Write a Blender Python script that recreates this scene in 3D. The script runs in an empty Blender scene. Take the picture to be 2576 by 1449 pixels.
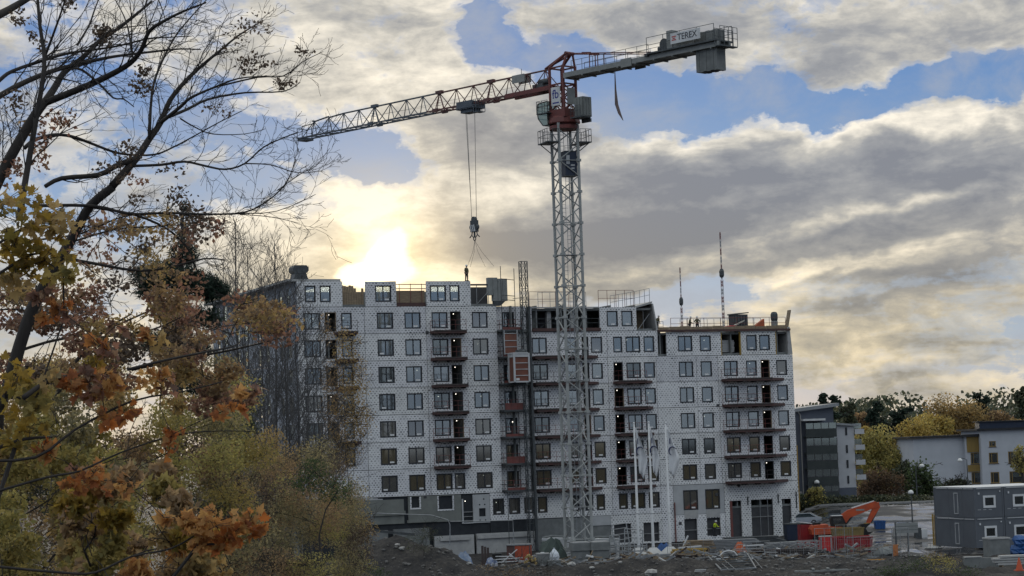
import bpy, math, random
import numpy as np
from mathutils import Vector, Matrix
random.seed(7)
rng = np.random.default_rng(7)
PI = math.pi
SC = bpy.context.scene
COL = SC.collection

# ------------------------------------------------------------------ camera
F = 5500.0                                   # focal length in units of a 2576 px wide picture
PITCH, ROLL = math.radians(4.18042), math.radians(1.88718)
CAM_Z = 11.4
cam_d = bpy.data.cameras.new('camera')
cam = bpy.data.objects.new('camera', cam_d); COL.objects.link(cam)
cam_d.sensor_width = 36.0
cam_d.lens = F / 2576.0 * 36.0
cam_d.clip_start, cam_d.clip_end = 0.5, 9000.0
cam.matrix_world = Matrix.Translation((0, 0, CAM_Z)) @ Matrix.Rotation(PI/2 + PITCH, 4, 'X') @ Matrix.Rotation(-ROLL, 4, 'Z')
SC.camera = cam
SC.view_settings.view_transform = 'Standard'
SC.view_settings.look = 'None'
SC.view_settings.exposure = 0.52
SC.view_settings.gamma = 1.0
SC.view_settings.use_curve_mapping = False
SC.cycles.max_bounces = 8
SC.cycles.diffuse_bounces = 3
SC.cycles.glossy_bounces = 3
SC.cycles.transparent_max_bounces = 16
SC.cycles.caustics_reflective = False
SC.cycles.caustics_refractive = False
SC.cycles.sample_clamp_indirect = 4.0

def ray(u, v):
    """world direction through a point of the 2576 x 1449 picture"""
    X = (u - 1288.0) / F; Y = (724.5 - v) / F
    xx = X*math.cos(ROLL) + Y*math.sin(ROLL); yy = -X*math.sin(ROLL) + Y*math.cos(ROLL)
    return Vector((xx, math.cos(PITCH) - yy*math.sin(PITCH), math.sin(PITCH) + yy*math.cos(PITCH)))
def at(u, v, Y):
    d = ray(u, v)
    return Vector((0, 0, CAM_Z)) + d * (Y / d.y)

# ------------------------------------------------------------------ sky, sun
SUN_DIR = ray(972, 650).normalized()
SUN_EL = math.asin(SUN_DIR.z); SUN_AZ = math.atan2(SUN_DIR.x, SUN_DIR.y)
W = bpy.data.worlds.new('World'); SC.world = W; W.use_nodes = True
def sky_world():
    nt = W.node_tree; N = nt.nodes; L = nt.links
    N.clear()
    def node(t, **kw):
        n = N.new(t)
        for k, v in kw.items():
            if k.startswith('i_'):
                key = k[2:]
                n.inputs[int(key) if key.isdigit() else key].default_value = v
            else: setattr(n, k, v)
        return n
    def math_(op, a, b=None, c=None, clamp=False):
        n = node('ShaderNodeMath', operation=op, use_clamp=clamp)
        for i, x in enumerate((a, b, c)):
            if x is None: continue
            if isinstance(x, (int, float)): n.inputs[i].default_value = x
            else: L.new(x, n.inputs[i])
        return n.outputs[0]
    def mix(f, a, b, bt='MIX'):
        n = node('ShaderNodeMix', data_type='RGBA', blend_type=bt)
        for k, x in ((0, f), (6, a), (7, b)):
            if isinstance(x, (int, float)): n.inputs[k].default_value = x
            elif isinstance(x, tuple): n.inputs[k].default_value = (*x, 1)
            else: L.new(x, n.inputs[k])
        return n.outputs[2]
    def ramp(f, stops, interp='EASE'):
        n = node('ShaderNodeValToRGB'); cr = n.color_ramp; cr.interpolation = interp
        while len(cr.elements) < len(stops): cr.elements.new(0.5)
        for e, (p, c) in zip(cr.elements, stops):
            e.position = p; e.color = (*c, 1) if isinstance(c, tuple) else (c, c, c, 1)
        L.new(f, n.inputs[0]); return n.outputs[0]
    tc = node('ShaderNodeTexCoord')
    sep = node('ShaderNodeSeparateXYZ'); L.new(tc.outputs['Generated'], sep.inputs[0])
    az = math_('ARCTAN2', sep.outputs[0], sep.outputs[1])
    el = math_('ARCSINE', sep.outputs[2])
    K = 55.0                                                    # one unit = a little over one degree
    px = math_('MULTIPLY', az, K); py = math_('MULTIPLY', el, K)
    cmb = node('ShaderNodeCombineXYZ'); L.new(px, cmb.inputs[0]); L.new(py, cmb.inputs[1])
    P = cmb.outputs[0]
    def sky_pt(u, v):
        d = ray(u, v).normalized()
        return math.atan2(d.x, d.y)*K, math.asin(d.z)*K
    def mapping(vec, loc=(0,0,0), rot=0, scale=(1,1,1), typ='POINT'):
        n = node('ShaderNodeMapping', vector_type=typ)
        n.inputs[1].default_value = loc; n.inputs[2].default_value = (0, 0, rot); n.inputs[3].default_value = scale
        L.new(vec, n.inputs[0]); return n.outputs[0]
    def noise(vec, scale, detail=6, rough=0.55, dist=0.0, out=0, lac=2.0):
        n = node('ShaderNodeTexNoise', noise_dimensions='3D')
        n.inputs['Scale'].default_value = scale; n.inputs['Detail'].default_value = detail
        n.inputs['Roughness'].default_value = rough; n.inputs['Distortion'].default_value = dist
        n.inputs['Lacunarity'].default_value = lac
        L.new(vec, n.inputs['Vector']); return n.outputs[out]
    # domain warp so that the large masses get ragged edges
    w1 = noise(mapping(P, (3.1, 7.7, 0), 0, (1, 1.3, 1)), 0.55, 4, 0.55, 0, 1)
    wv = node('ShaderNodeVectorMath', operation='MULTIPLY_ADD')
    L.new(w1, wv.inputs[0]); wv.inputs[1].default_value = (2.2, 1.5, 0)
    sub = node('ShaderNodeVectorMath', operation='ADD'); L.new(P, sub.inputs[0]); sub.inputs[1].default_value = (-1.1, -.75, 0)
    L.new(sub.outputs[0], wv.inputs[2])
    PW = wv.outputs[0]
    def blob_sum(blobs, base, vec=None):
        acc = base
        for u, v, ru, rv, rot, w in blobs:
            x, y = sky_pt(u, v)
            m = mapping(vec or PW, (x, y, 0), math.radians(rot), (ru*1.5/100, rv*1.5/100, 1), 'TEXTURE')
            g = node('ShaderNodeTexGradient', gradient_type='SPHERICAL'); L.new(m, g.inputs[0])
            acc = math_('MULTIPLY_ADD', g.outputs[1], w, acc)
        return acc
    puff = noise(mapping(P, (1.3, 2.2, 4.0), math.radians(-12), (.8, 1.25, 1)), .62, 10, .60, 0.25)
    fine = noise(mapping(P, (5.3, 1.2, 2.0), math.radians(-14), (.9, 1.5, 1)), 2.6, 6, .6, 0.2)
    streak = noise(mapping(P, (2.7, 0.4, 9.0), math.radians(8), (.26, 1.55, 1)), .75, 8, .58, 0.3)
    mr = node('ShaderNodeMapRange', interpolation_type='SMOOTHSTEP'); L.new(py, mr.inputs[0])
    mr.inputs[1].default_value = 7.5; mr.inputs[2].default_value = 3.0; mr.inputs[3].default_value = 0; mr.inputs[4].default_value = 1
    n0 = node('ShaderNodeMix', data_type='FLOAT'); L.new(mr.outputs[0], n0.inputs[0]); L.new(puff, n0.inputs[2]); L.new(streak, n0.inputs[3])
    n1 = math_('MULTIPLY_ADD', fine, .22, math_('MULTIPLY_ADD', n0.outputs[0], 1.25, -.235))
    # where cloud lies thick (+) and where the blue shows (-)
    cover = [
        (1235, 60, 60, 75, -20, -.62), (1330, 150, 150, 54, -14, -.62), (1190, 20, 70, 50, 0, -.42), (560, 200, 150, 40, -14, -.3), (1480, 150, 80, 40, -10, -.3),
        (900, 395, 190, 64, -14, -.80), (1000, 385, 90, 60, 0, -.35), (660, 490, 220, 64, -12, -.50), (400, 270, 200, 56, -20, -.42), (620, 340, 140,40,-14,-.18), (250, 560, 200, 70, -10, -.22), (450, 140, 400, 80, -8, .2),
        (1640, 262, 200, 90, -20, -.68), (1560, 390, 70, 50, 0, -.35), (1800, 215, 160, 70, -10, -.35),
        (2260, 245, 330, 58, 8, -.54), (2440, 190, 150, 50, 0, -.30), (2030, 265, 130, 60, -30, -.40), (1500, 165, 60, 40, 0, -.3),
        (1720, 770, 190, 42, 4, -.50), (2330, 700, 260, 26, 8, -.2), (2050, 985, 120, 40, 0, -.25),
        (1000, 150, 330, 190, -10, .26), (820, 60, 260, 120, 0, .18), (1480, 60, 190, 70, 0, .20), (1700, 60, 190, 60, 0, .25), (1560, 130, 170, 40, 12, .28), (2050, 70, 420, 100, 0, .34), (2500, 60, 220, 70, 0, .25),
        (2180, 180, 190, 60, 12, .24), (1080, 330, 130, 70, 0, .18), (1290, 350, 200, 120, 10, .45), (1180, 400, 160, 60, 0, .28),
        (1640, 400, 140, 60, 8, .45), (2120, 480, 620, 160, 6, .72), (1800, 470, 330, 130, 4, .45), (2450, 420, 260, 130, 0, .5), (1560, 560, 260, 140, 6, .45),
        (1230, 570, 300, 90, 6, .36), (950, 480, 330, 80, 8, .35), (700, 620, 260, 80, 0, .24), (1000, 640, 420, 150, 0, .36), (2200, 820, 520, 120, 8, .22), (2400, 620, 260, 60, 6, .25), (1500, 690, 230, 60, 4, .3),
    ]
    over = node('ShaderNodeMapRange', interpolation_type='SMOOTHSTEP'); L.new(el, over.inputs[0])      # unseen sky overhead made cloudier and brighter to raise the fill light
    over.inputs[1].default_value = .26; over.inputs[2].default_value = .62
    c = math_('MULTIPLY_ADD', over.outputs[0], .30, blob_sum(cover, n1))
    alpha = ramp(math_('MULTIPLY_ADD', math_('SUBTRACT', fine, .5), .30, c), [(.36, 0.0), (.50, .55), (.68, 1.0)])
    # how dark the body of the cloud is
    dark = [(2120, 450, 560, 90, 6, .24), (1780, 480, 300, 100, 6, .20), (2480, 450, 220, 120, 0, .18), (1620, 600, 420, 56, 5, .42), (1290, 590, 240, 44, 7, .42), (2050, 605, 360, 44, 8, .30),
            (2100, 70, 470, 110, 0, .16), (1310, 350, 130, 90, 10, .34), (2000, 190, 170, 60, 20, .16), (1480, 745, 240, 34, 5, .22), (2330, 690, 300, 34, 9, .24), (2480, 880, 200, 40, 8, .18),
            (960, 600, 420, 190, 0, -.35), (950, 150, 420, 230, 0, -.14), (1640, 350, 150, 44, 8, -.36), (2110, 305, 180, 34, 4, -.44), (2420, 300, 240, 30, 2, -.44), (2150, 545, 340, 20, 12, -.34), (2330, 500, 200, 16, 12, -.2), (1900, 430, 160, 26, 10, -.2), (2150, 870, 420, 60, 8, -.10), (2010, 800, 120, 160, 0, -.12), (2200, 745, 420, 22, 9, .16), (2350, 930, 300, 20, 9, .22), (2150, 985, 300, 18, 6, .22), (2150, 655, 330, 18, 10, -.26), (1560, 690, 200, 24, 6, -.20), (2150, 800, 620, 210, 6, .24), (1250, 640, 420, 90, 6, .16), (2150, 730, 380, 14, 9, -.2), (2300, 905, 320, 16, 9, -.26), (2250, 960, 360, 14, 9, -.26), (2100, 690, 360, 12, 9, -.25), (500, 620, 300, 160, 0, .10), (1420, 330, 160, 110, 10, .2)]
    dn = noise(mapping(P, (8.1, 3.3, 1.0), math.radians(6), (.55, 1.5, 1)), .7, 9, .6, .3)
    d0 = math_('MULTIPLY_ADD', math_('SUBTRACT', c, .55), .40, math_('MULTIPLY_ADD', dn, 1.65, math_('MULTIPLY_ADD', fine, .30, -.62)))
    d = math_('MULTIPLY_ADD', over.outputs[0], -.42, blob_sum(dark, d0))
    body = ramp(d, [(.05, (.72, .665, .565)), (.26, (.54, .51, .45)), (.46, (.375, .365, .34)), (.68, (.255, .26, .27)), (1.0, (.175, .185, .21))], 'LINEAR')
    # low cloud takes the yellow of the low sun
    mr2 = node('ShaderNodeMapRange', interpolation_type='SMOOTHSTEP'); L.new(py, mr2.inputs[0])
    mr2.inputs[1].default_value = 7.0; mr2.inputs[2].default_value = 1.5
    dpz = node('ShaderNodeVectorMath', operation='DOT_PRODUCT'); L.new(tc.outputs['Generated'], dpz.inputs[0]); dpz.inputs[1].default_value = tuple(SUN_DIR)
    near_sun = node('ShaderNodeMapRange', interpolation_type='SMOOTHSTEP'); L.new(dpz.outputs['Value'], near_sun.inputs[0]); near_sun.inputs[1].default_value = .35; near_sun.inputs[2].default_value = .97
    body = mix(math_('MULTIPLY', math_('MULTIPLY', mr2.outputs[0], near_sun.outputs[0]), .75), mix(near_sun.outputs[0], mix(1.0, body, (.80, .93, 1.12), 'MULTIPLY'), body), mix(1.0, body, (1.16, 1.0, .70), 'MULTIPLY'))
    nish = node('ShaderNodeTexSky', sky_type='NISHITA', sun_disc=False)
    nish.sun_elevation = SUN_EL; nish.sun_rotation = SUN_AZ; nish.air_density = 1.0; nish.dust_density = .6; nish.ozone_density = 3.0
    clear = mix(.90, mix(1.0, nish.outputs[0], (.10, .10, .10), 'MULTIPLY'), ramp(math_('MULTIPLY', el, 1.6), [(.0, (.28, .33, .37)), (.16, (.125, .235, .41)), (.29, (.055, .150, .36)), (1.0, (.075, .165, .38))], 'LINEAR'))
    veil = noise(mapping(P, (4.4, 6.1, 3.0), math.radians(-25), (.5, .8, 1)), .6, 7, .62, .3)
    clear = mix(ramp(veil, [(.40, .0), (.68, .62)]), clear, (.29, .31, .35))
    sky = mix(alpha, clear, body)
    # the sun behind the thin cloud: bright core and warm halo round its direction
    def halo(deg):
        dp = node('ShaderNodeVectorMath', operation='DOT_PRODUCT'); L.new(tc.outputs['Generated'], dp.inputs[0]); dp.inputs[1].default_value = tuple(SUN_DIR)
        a = math_('ARCCOSINE', math_('MINIMUM', dp.outputs['Value'], 1.0))
        q = math_('DIVIDE', a, math.radians(deg))
        return math_('POWER', 2.718, math_('MULTIPLY', math_('MULTIPLY', q, q), -1.0))
    def addcol(base, f, colr):
        return mix(1.0, base, mix(f, (0., 0., 0.), colr), 'ADD')
    sky = addcol(sky, halo(5.0), (.065, .04, -.012))
    sky = addcol(sky, halo(2.2), (.15, .10, .03))
    sky = addcol(sky, halo(1.1), (.36, .27, .12))
    half = node('ShaderNodeVectorMath', operation='MULTIPLY_ADD'); L.new(w1, half.inputs[0]); half.inputs[1].default_value = (.5, .4, 0)
    sub2 = node('ShaderNodeVectorMath', operation='ADD'); L.new(P, sub2.inputs[0]); sub2.inputs[1].default_value = (-.25, -.2, 0); L.new(sub2.outputs[0], half.inputs[2]); PS = half.outputs[0]
    # ragged bright opening
    core = blob_sum([(988, 620, 52, 42, 30, .92), (962, 684, 90, 46, 0, 1.05), (895, 695, 70, 26, 0, .6)], math_('MULTIPLY_ADD', fine, .55, -.46), PS)
    corec = ramp(core, [(.06, 0.0), (.40, .22), (.95, 1.0)])
    sky = addcol(sky, corec, (2.4, 2.0, 1.3))
    # below the horizon
    up = ramp(math_('MULTIPLY_ADD', el, 8.0, .5), [(.46, 0.0), (.5, 1.0)], 'LINEAR')
    sky = mix(up, (.05, .052, .05), sky)
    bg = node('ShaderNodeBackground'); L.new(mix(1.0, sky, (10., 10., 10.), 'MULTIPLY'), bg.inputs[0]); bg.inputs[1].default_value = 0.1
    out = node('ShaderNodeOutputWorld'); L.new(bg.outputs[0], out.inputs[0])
    for n in list(N):
        if n.type == 'MIX': n.clamp_factor = True; n.clamp_result = False
sky_world()
W.cycles.sampling_method = 'MANUAL'; W.cycles.sample_map_resolution = 1024
sun_d = bpy.data.lights.new('sun', 'SUN'); sun_d.energy = 1.2; sun_d.angle = math.radians(12); sun_d.color = (1.0, .88, .70)
sun = bpy.data.objects.new('sun', sun_d); COL.objects.link(sun)
sun.rotation_euler = (-SUN_DIR).to_track_quat('-Z', 'Y').to_euler()
sun.location = (0, 0, 80)

# ------------------------------------------------------------------ helpers
class MB:
    """collects shapes into one mesh"""
    def __init__(s): s.v = []; s.f = []
    def add(s, vs, fs):
        o = len(s.v); s.v += [tuple(v) for v in vs]; s.f += [tuple(i + o for i in f) for f in fs]; return s
    def box(s, x0, x1, y0, y1, z0, z1, M=None):
        vs = [Vector((x, y, z)) for z in (z0, z1) for y in (y0, y1) for x in (x0, x1)]
        if M is not None: vs = [M @ v for v in vs]
        return s.add(vs, [(0,2,3,1), (4,5,7,6), (0,1,5,4), (2,6,7,3), (0,4,6,2), (1,3,7,5)])
    def cbox(s, c, size, rz=0, rx=0, ry=0):
        M = Matrix.Translation(c) @ Matrix.Rotation(rz, 4, 'Z') @ Matrix.Rotation(ry, 4, 'Y') @ Matrix.Rotation(rx, 4, 'X')
        a, b, d = (q/2 for q in size); return s.box(-a, a, -b, b, -d, d, M)
    def tube(s, p0, p1, r0, r1=None, n=6, caps=True):
        return s.path([p0, p1], [r0, r0 if r1 is None else r1], n, caps)
    def path(s, pts, rad, n=5, caps=True):
        pts = [Vector(p) for p in pts]; m = len(pts)
        if isinstance(rad, (int, float)): rad = [rad]*m
        vs = []; a = None
        for i, p in enumerate(pts):
            d = (pts[min(i+1, m-1)] - pts[max(i-1, 0)])
            if d.length < 1e-9: d = Vector((0,0,1))
            d.normalize()
            if a is None: a = d.orthogonal().normalized()
            else:
                a = a - d*a.dot(d)
                a = a.normalized() if a.length > 1e-6 else d.orthogonal().normalized()
            b = d.cross(a)
            for k in range(n):
                t = 2*PI*k/n; vs.append(p + (a*math.cos(t) + b*math.sin(t))*rad[i])
        fs = [(i*n+k, i*n+(k+1) % n, (i+1)*n+(k+1) % n, (i+1)*n+k) for i in range(m-1) for k in range(n)]
        if caps: fs += [tuple(range(n-1, -1, -1)), tuple(range((m-1)*n, m*n))]
        return s.add(vs, fs)
    def prism(s, prof, y0, y1, M=None):
        """profile in x,z extruded along y"""
        n = len(prof)
        vs = [Vector((x, y0, z)) for x, z in prof] + [Vector((x, y1, z)) for x, z in prof]
        if M is not None: vs = [M @ v for v in vs]
        return s.add(vs, [tuple(range(n)), tuple(range(2*n-1, n-1, -1))] + [(i, i+n, (i+1) % n + n, (i+1) % n) for i in range(n)])
    def lathe(s, prof, c=(0,0,0), n=12):
        vs = [(c[0]+r*math.cos(2*PI*k/n), c[1]+r*math.sin(2*PI*k/n), c[2]+z) for r, z in prof for k in range(n)]
        m = len(prof)
        fs = [(i*n+k, i*n+(k+1) % n, (i+1)*n+(k+1) % n, (i+1)*n+k) for i in range(m-1) for k in range(n)]
        fs += [tuple(range(n-1, -1, -1)), tuple(range((m-1)*n, m*n))]
        return s.add(vs, fs)
    def lump(s, c, r, jit=.25, sq=(1,1,1), seed=0, n=7, m=5):
        R = random.Random(seed); vs = []; 
        for i in range(m+1):
            th = PI*i/m
            for k in range(n):
                ph = 2*PI*(k + .5*(i % 2))/n; q = r*(1 + R.uniform(-jit, jit)) if 0 < i < m else r
                vs.append((c[0]+q*sq[0]*math.sin(th)*math.cos(ph), c[1]+q*sq[1]*math.sin(th)*math.sin(ph), c[2]+q*sq[2]*math.cos(th)))
        fs = [(i*n+k, (i+1)*n+k, (i+1)*n+(k+1) % n, i*n+(k+1) % n) for i in range(m) for k in range(n)]
        return s.add(vs, fs)
    def mesh(s, name, m):
        me = bpy.data.meshes.new(name); me.from_pydata(s.v, [], s.f); me.update()
        if m: me.materials.append(m)
        return me
    def build(s, name, m, parent=None, smooth=False, label=None):
        me = s.mesh(name, m)
        if smooth: me.shade_smooth()
        return put(name, me, parent, label)
def put(name, me, parent=None, label=None, loc=None):
    o = bpy.data.objects.new(name, me); COL.objects.link(o)
    if parent is not None: o.parent = parent
    if label: o['label'] = label
    if loc is not None: o.location = loc
    return o
def tag(o, label, cat, group=None, kind=None):
    o['label'] = label; o['category'] = cat
    if group: o['group'] = group
    if kind: o['kind'] = kind
    return o
def thing(name, label, cat, loc=(0,0,0), rz=0, group=None):
    o = bpy.data.objects.new(name, None); COL.objects.link(o); o.empty_display_size = .3
    o.location = loc; o.rotation_euler = (0, 0, rz)
    return tag(o, label, cat, group)
def setting(o): o['kind'] = 'structure'; return o
def stuff(o): o['kind'] = 'stuff'; return o
def copy_tree(o, parent=None):
    c = o.copy(); COL.objects.link(c)
    if parent is not None: c.parent = parent
    for ch in list(o.children): copy_tree(ch, c)
    return c
def soup(name, verts, nf, m, parent=None, fv=3):
    """fast mesh out of an array of unshared triangles / quads (n, fv, 3)"""
    n = verts.shape[0]
    me = bpy.data.meshes.new(name)
    me.vertices.add(n*fv); me.vertices.foreach_set('co', verts.reshape(-1).astype(np.float32))
    me.loops.add(n*fv); me.loops.foreach_set('vertex_index', np.arange(n*fv, dtype=np.int32))
    me.polygons.add(n); me.polygons.foreach_set('loop_start', np.arange(0, n*fv, fv, dtype=np.int32))
    me.update(calc_edges=True); me.validate()
    me.materials.append(m)
    return put(name, me, parent)
def indexed(name, V, T, m, parent=None):
    """fast mesh: V (n,3), T (k,3)"""
    me = bpy.data.meshes.new(name)
    me.vertices.add(len(V)); me.vertices.foreach_set('co', V.reshape(-1).astype(np.float32))
    me.loops.add(T.size); me.loops.foreach_set('vertex_index', T.reshape(-1).astype(np.int32))
    me.polygons.add(len(T)); me.polygons.foreach_set('loop_start', np.arange(0, T.size, T.shape[1], dtype=np.int32))
    me.update(calc_edges=True)
    me.materials.append(m)
    return put(name, me, parent)

# ------------------------------------------------------------------ materials
def _nt(name):
    m = bpy.data.materials.new(name); m.use_nodes = True
    return m, m.node_tree, m.node_tree.nodes['Principled BSDF']
def ramp_node(nt, stops, interp='LINEAR'):
    n = nt.nodes.new('ShaderNodeValToRGB'); cr = n.color_ramp; cr.interpolation = interp
    while len(cr.elements) < len(stops): cr.elements.new(.5)
    for e, (p, c) in zip(cr.elements, stops): e.position = p; e.color = (*c, 1)
    return n
def mat(name, c1, c2=None, rough=.7, scale=1.5, metal=0, bump=0, spec=.4, rough2=None, stretch=(1,1,1), lo=.35, hi=.65):
    m, nt, b = _nt(name); L = nt.links
    b.inputs['Roughness'].default_value = rough; b.inputs['Metallic'].default_value = metal; b.inputs['Specular IOR Level'].default_value = spec
    if c2 is None: c2 = tuple(x*.72 for x in c1)
    tc = nt.nodes.new('ShaderNodeTexCoord'); mp = nt.nodes.new('ShaderNodeMapping'); mp.inputs[3].default_value = stretch
    L.new(tc.outputs['Object'], mp.inputs[0])
    nz = nt.nodes.new('ShaderNodeTexNoise'); nz.inputs['Scale'].default_value = scale; nz.inputs['Detail'].default_value = 6; nz.inputs['Roughness'].default_value = .62
    L.new(mp.outputs[0], nz.inputs['Vector'])
    r = ramp_node(nt, [(lo, c1), (hi, c2)]); L.new(nz.outputs[0], r.inputs[0]); L.new(r.outputs[0], b.inputs['Base Color'])
    if rough2 is not None:
        q = nt.nodes.new('ShaderNodeMapRange'); q.inputs[1].default_value = lo; q.inputs[2].default_value = hi; q.inputs[3].default_value = rough; q.inputs[4].default_value = rough2
        L.new(nz.outputs[0], q.inputs[0]); L.new(q.outputs[0], b.inputs['Roughness'])
    if bump:
        bp = nt.nodes.new('ShaderNodeBump'); bp.inputs['Strength'].default_value = bump; bp.inputs['Distance'].default_value = .05
        L.new(nz.outputs[0], bp.inputs['Height']); L.new(bp.outputs[0], b.inputs['Normal'])
    return m
def leafmat(name, cols, trans=.45, rough=.55):
    """leaf colours drawn per leaf"""
    m, nt, b = _nt(name); L = nt.links; N = nt.nodes
    g = N.new('ShaderNodeNewGeometry'); oi = N.new('ShaderNodeObjectInfo')
    a = N.new('ShaderNodeMath'); a.operation = 'ADD'; L.new(g.outputs['Random Per Island'], a.inputs[0]); L.new(oi.outputs['Random'], a.inputs[1])
    fr = N.new('ShaderNodeMath'); fr.operation = 'FRACT'; L.new(a.outputs[0], fr.inputs[0])
    r = ramp_node(nt, [((i+.5)/len(cols), c) for i, c in enumerate(cols)], 'LINEAR'); L.new(fr.outputs[0], r.inputs[0])
    b.inputs['Roughness'].default_value = rough; b.inputs['Specular IOR Level'].default_value = .3
    L.new(r.outputs[0], b.inputs['Base Color'])
    t = N.new('ShaderNodeBsdfTranslucent'); L.new(r.outputs[0], t.inputs[0])
    mx = N.new('ShaderNodeMixShader'); mx.inputs[0].default_value = trans
    L.new(b.outputs[0], mx.inputs[1]); L.new(t.outputs[0], mx.inputs[2]); L.new(mx.outputs[0], N['Material Output'].inputs[0])
    return m
def lampmat(name, c, s):
    m, nt, b = _nt(name); b.inputs['Base Color'].default_value = (.8,.8,.8,1)
    b.inputs['Emission Color'].default_value = (*c, 1); b.inputs['Emission Strength'].default_value = s; return m
def boardmat():
    """white wind barrier board with its dark print, laid out along the facade's own axes"""
    m, nt, b = _nt('printed_board'); L = nt.links; N = nt.nodes
    tc = N.new('ShaderNodeTexCoord'); sp = N.new('ShaderNodeSeparateXYZ'); L.new(tc.outputs['Object'], sp.inputs[0])
    def M(op, a, bb=None, c=None):
        n = N.new('ShaderNodeMath'); n.operation = op
        for i, x in enumerate((a, bb, c)):
            if x is None: continue
            if isinstance(x, (int, float)): n.inputs[i].default_value = x
            else: L.new(x, n.inputs[i])
        return n.outputs[0]
    w = N.new('ShaderNodeTexNoise'); w.inputs['Scale'].default_value = 1.1; w.inputs['Detail'].default_value = 3; L.new(tc.outputs['Object'], w.inputs['Vector'])
    xs = M('ADD', sp.outputs[0], sp.outputs[1])
    px, pz = .36, .235
    row = M('FLOOR', M('DIVIDE', sp.outputs[2], pz))
    u = M('ADD', M('DIVIDE', xs, px), M('MULTIPLY_ADD', row, .5, M('MULTIPLY', w.outputs[0], 1.5)))
    fu = M('SUBTRACT', M('FRACT', u), .5); fz = M('SUBTRACT', M('FRACT', M('DIVIDE', sp.outputs[2], pz)), .5)
    d = M('SQRT', M('ADD', M('POWER', M('MULTIPLY', fu, px), 2), M('POWER', M('MULTIPLY', fz, pz*1.5), 2)))
    wn = N.new('ShaderNodeTexWhiteNoise'); cx = N.new('ShaderNodeCombineXYZ'); L.new(M('FLOOR', u), cx.inputs[0]); L.new(row, cx.inputs[1]); L.new(cx.outputs[0], wn.inputs['Vector'])
    rr = M('MULTIPLY_ADD', wn.outputs[0], .045, .060)
    gn = N.new('ShaderNodeTexNoise'); gn.inputs['Scale'].default_value = .35; gn.inputs['Detail'].default_value = 5; L.new(tc.outputs['Object'], gn.inputs['Vector'])
    fade = N.new('ShaderNodeMapRange'); fade.inputs[1].default_value = .36; fade.inputs[2].default_value = .62; fade.inputs[3].default_value = .55; fade.inputs[4].default_value = 1.0; L.new(gn.outputs[0], fade.inputs[0])
    dot = M('MULTIPLY', M('MULTIPLY', M('LESS_THAN', d, rr), M('MULTIPLY_ADD', wn.outputs[0], .25, .72)), fade.outputs[0])
    nz = N.new('ShaderNodeTexNoise'); nz.inputs['Scale'].default_value = .55; nz.inputs['Detail'].default_value = 7; nz.inputs['Roughness'].default_value = .65; L.new(tc.outputs['Object'], nz.inputs['Vector'])
    base = ramp_node(nt, [(.3, (.58, .58, .59)), (.5, (.72, .72, .73)), (.72, (.80, .80, .80))]); L.new(nz.outputs[0], base.inputs[0])
    mx = N.new('ShaderNodeMix'); mx.data_type = 'RGBA'; L.new(dot, mx.inputs[0]); L.new(base.outputs[0], mx.inputs[6]); mx.inputs[7].default_value = (.03, .034, .05, 1)
    oi = N.new('ShaderNodeObjectInfo'); tint = ramp_node(nt, [(0, (.86, .86, .88)), (.5, (1, 1, 1)), (1, (.93, .93, .91))]); L.new(oi.outputs['Random'], tint.inputs[0])
    mm = N.new('ShaderNodeMix'); mm.data_type = 'RGBA'; mm.blend_type = 'MULTIPLY'; mm.inputs[0].default_value = 1; L.new(mx.outputs[2], mm.inputs[6]); L.new(tint.outputs[0], mm.inputs[7])
    L.new(mm.outputs[2], b.inputs['Base Color']); b.inputs['Roughness'].default_value = .55; b.inputs['Specular IOR Level'].default_value = .3
    return m
def glassmat(name, tint, refl=.32, see=.75, dark=(.02,.022,.025)):
    m, nt, b = _nt(name); L = nt.links; N = nt.nodes; N.remove(b)
    gl = N.new('ShaderNodeBsdfGlossy'); gl.inputs['Color'].default_value = (*tint, 1); gl.inputs['Roughness'].default_value = .04
    tr = N.new('ShaderNodeBsdfTransparent'); tr.inputs[0].default_value = (.75, .8, .8, 1)
    df = N.new('ShaderNodeBsdfDiffuse'); df.inputs[0].default_value = (*dark, 1)
    a = N.new('ShaderNodeMixShader'); a.inputs[0].default_value = see; L.new(df.outputs[0], a.inputs[1]); L.new(tr.outputs[0], a.inputs[2])
    x = N.new('ShaderNodeMixShader'); x.inputs[0].default_value = refl; L.new(a.outputs[0], x.inputs[1]); L.new(gl.outputs[0], x.inputs[2])
    L.new(x.outputs[0], N['Material Output'].inputs[0]); return m

M_BOARD = boardmat()
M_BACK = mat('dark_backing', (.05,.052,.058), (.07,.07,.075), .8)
M_FRAME = mat('window_frame_black', (.018,.02,.026), (.03,.032,.038), .5)
M_STICK = mat('paper_label', (.75,.75,.75), (.68,.68,.68), .6)
M_GLASS = [glassmat('pane_glass', (.86,.92,1.0), .205), glassmat('pane_glass_grey', (.85,.88,.95), .19, .6, (.05,.05,.055)), glassmat('pane_glass_dusty', (.9,.88,.86), .18, .45, (.10,.095,.085)), glassmat('pane_glass_dark', (.85,.9,.95), .14, .8), glassmat('pane_glass_brown_reflection', (.9,.8,.65), .14, .35, (.10,.085,.055))]  # brown pane, for low rows: reflection of trees put into its colour
M_CONC = mat('concrete', (.20,.21,.21), (.14,.15,.15), .85, 1.2, bump=.15)
M_CONC_G = mat('concrete_green_grey', (.205,.215,.20), (.15,.158,.148), .85, .8, bump=.12)
M_CONC_L = mat('concrete_light', (.42,.42,.41), (.33,.33,.33), .8, 1.4)
M_GREYBOARD = mat('grey_board', (.44,.45,.46), (.37,.38,.39), .7, .8)
M_TAR = mat('bitumen_black', (.016,.019,.024), (.026,.03,.036), .75)
M_BALC = mat('balcony_red_brown', (.095,.047,.042), (.065,.040,.038), .7, 1.2)
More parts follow.
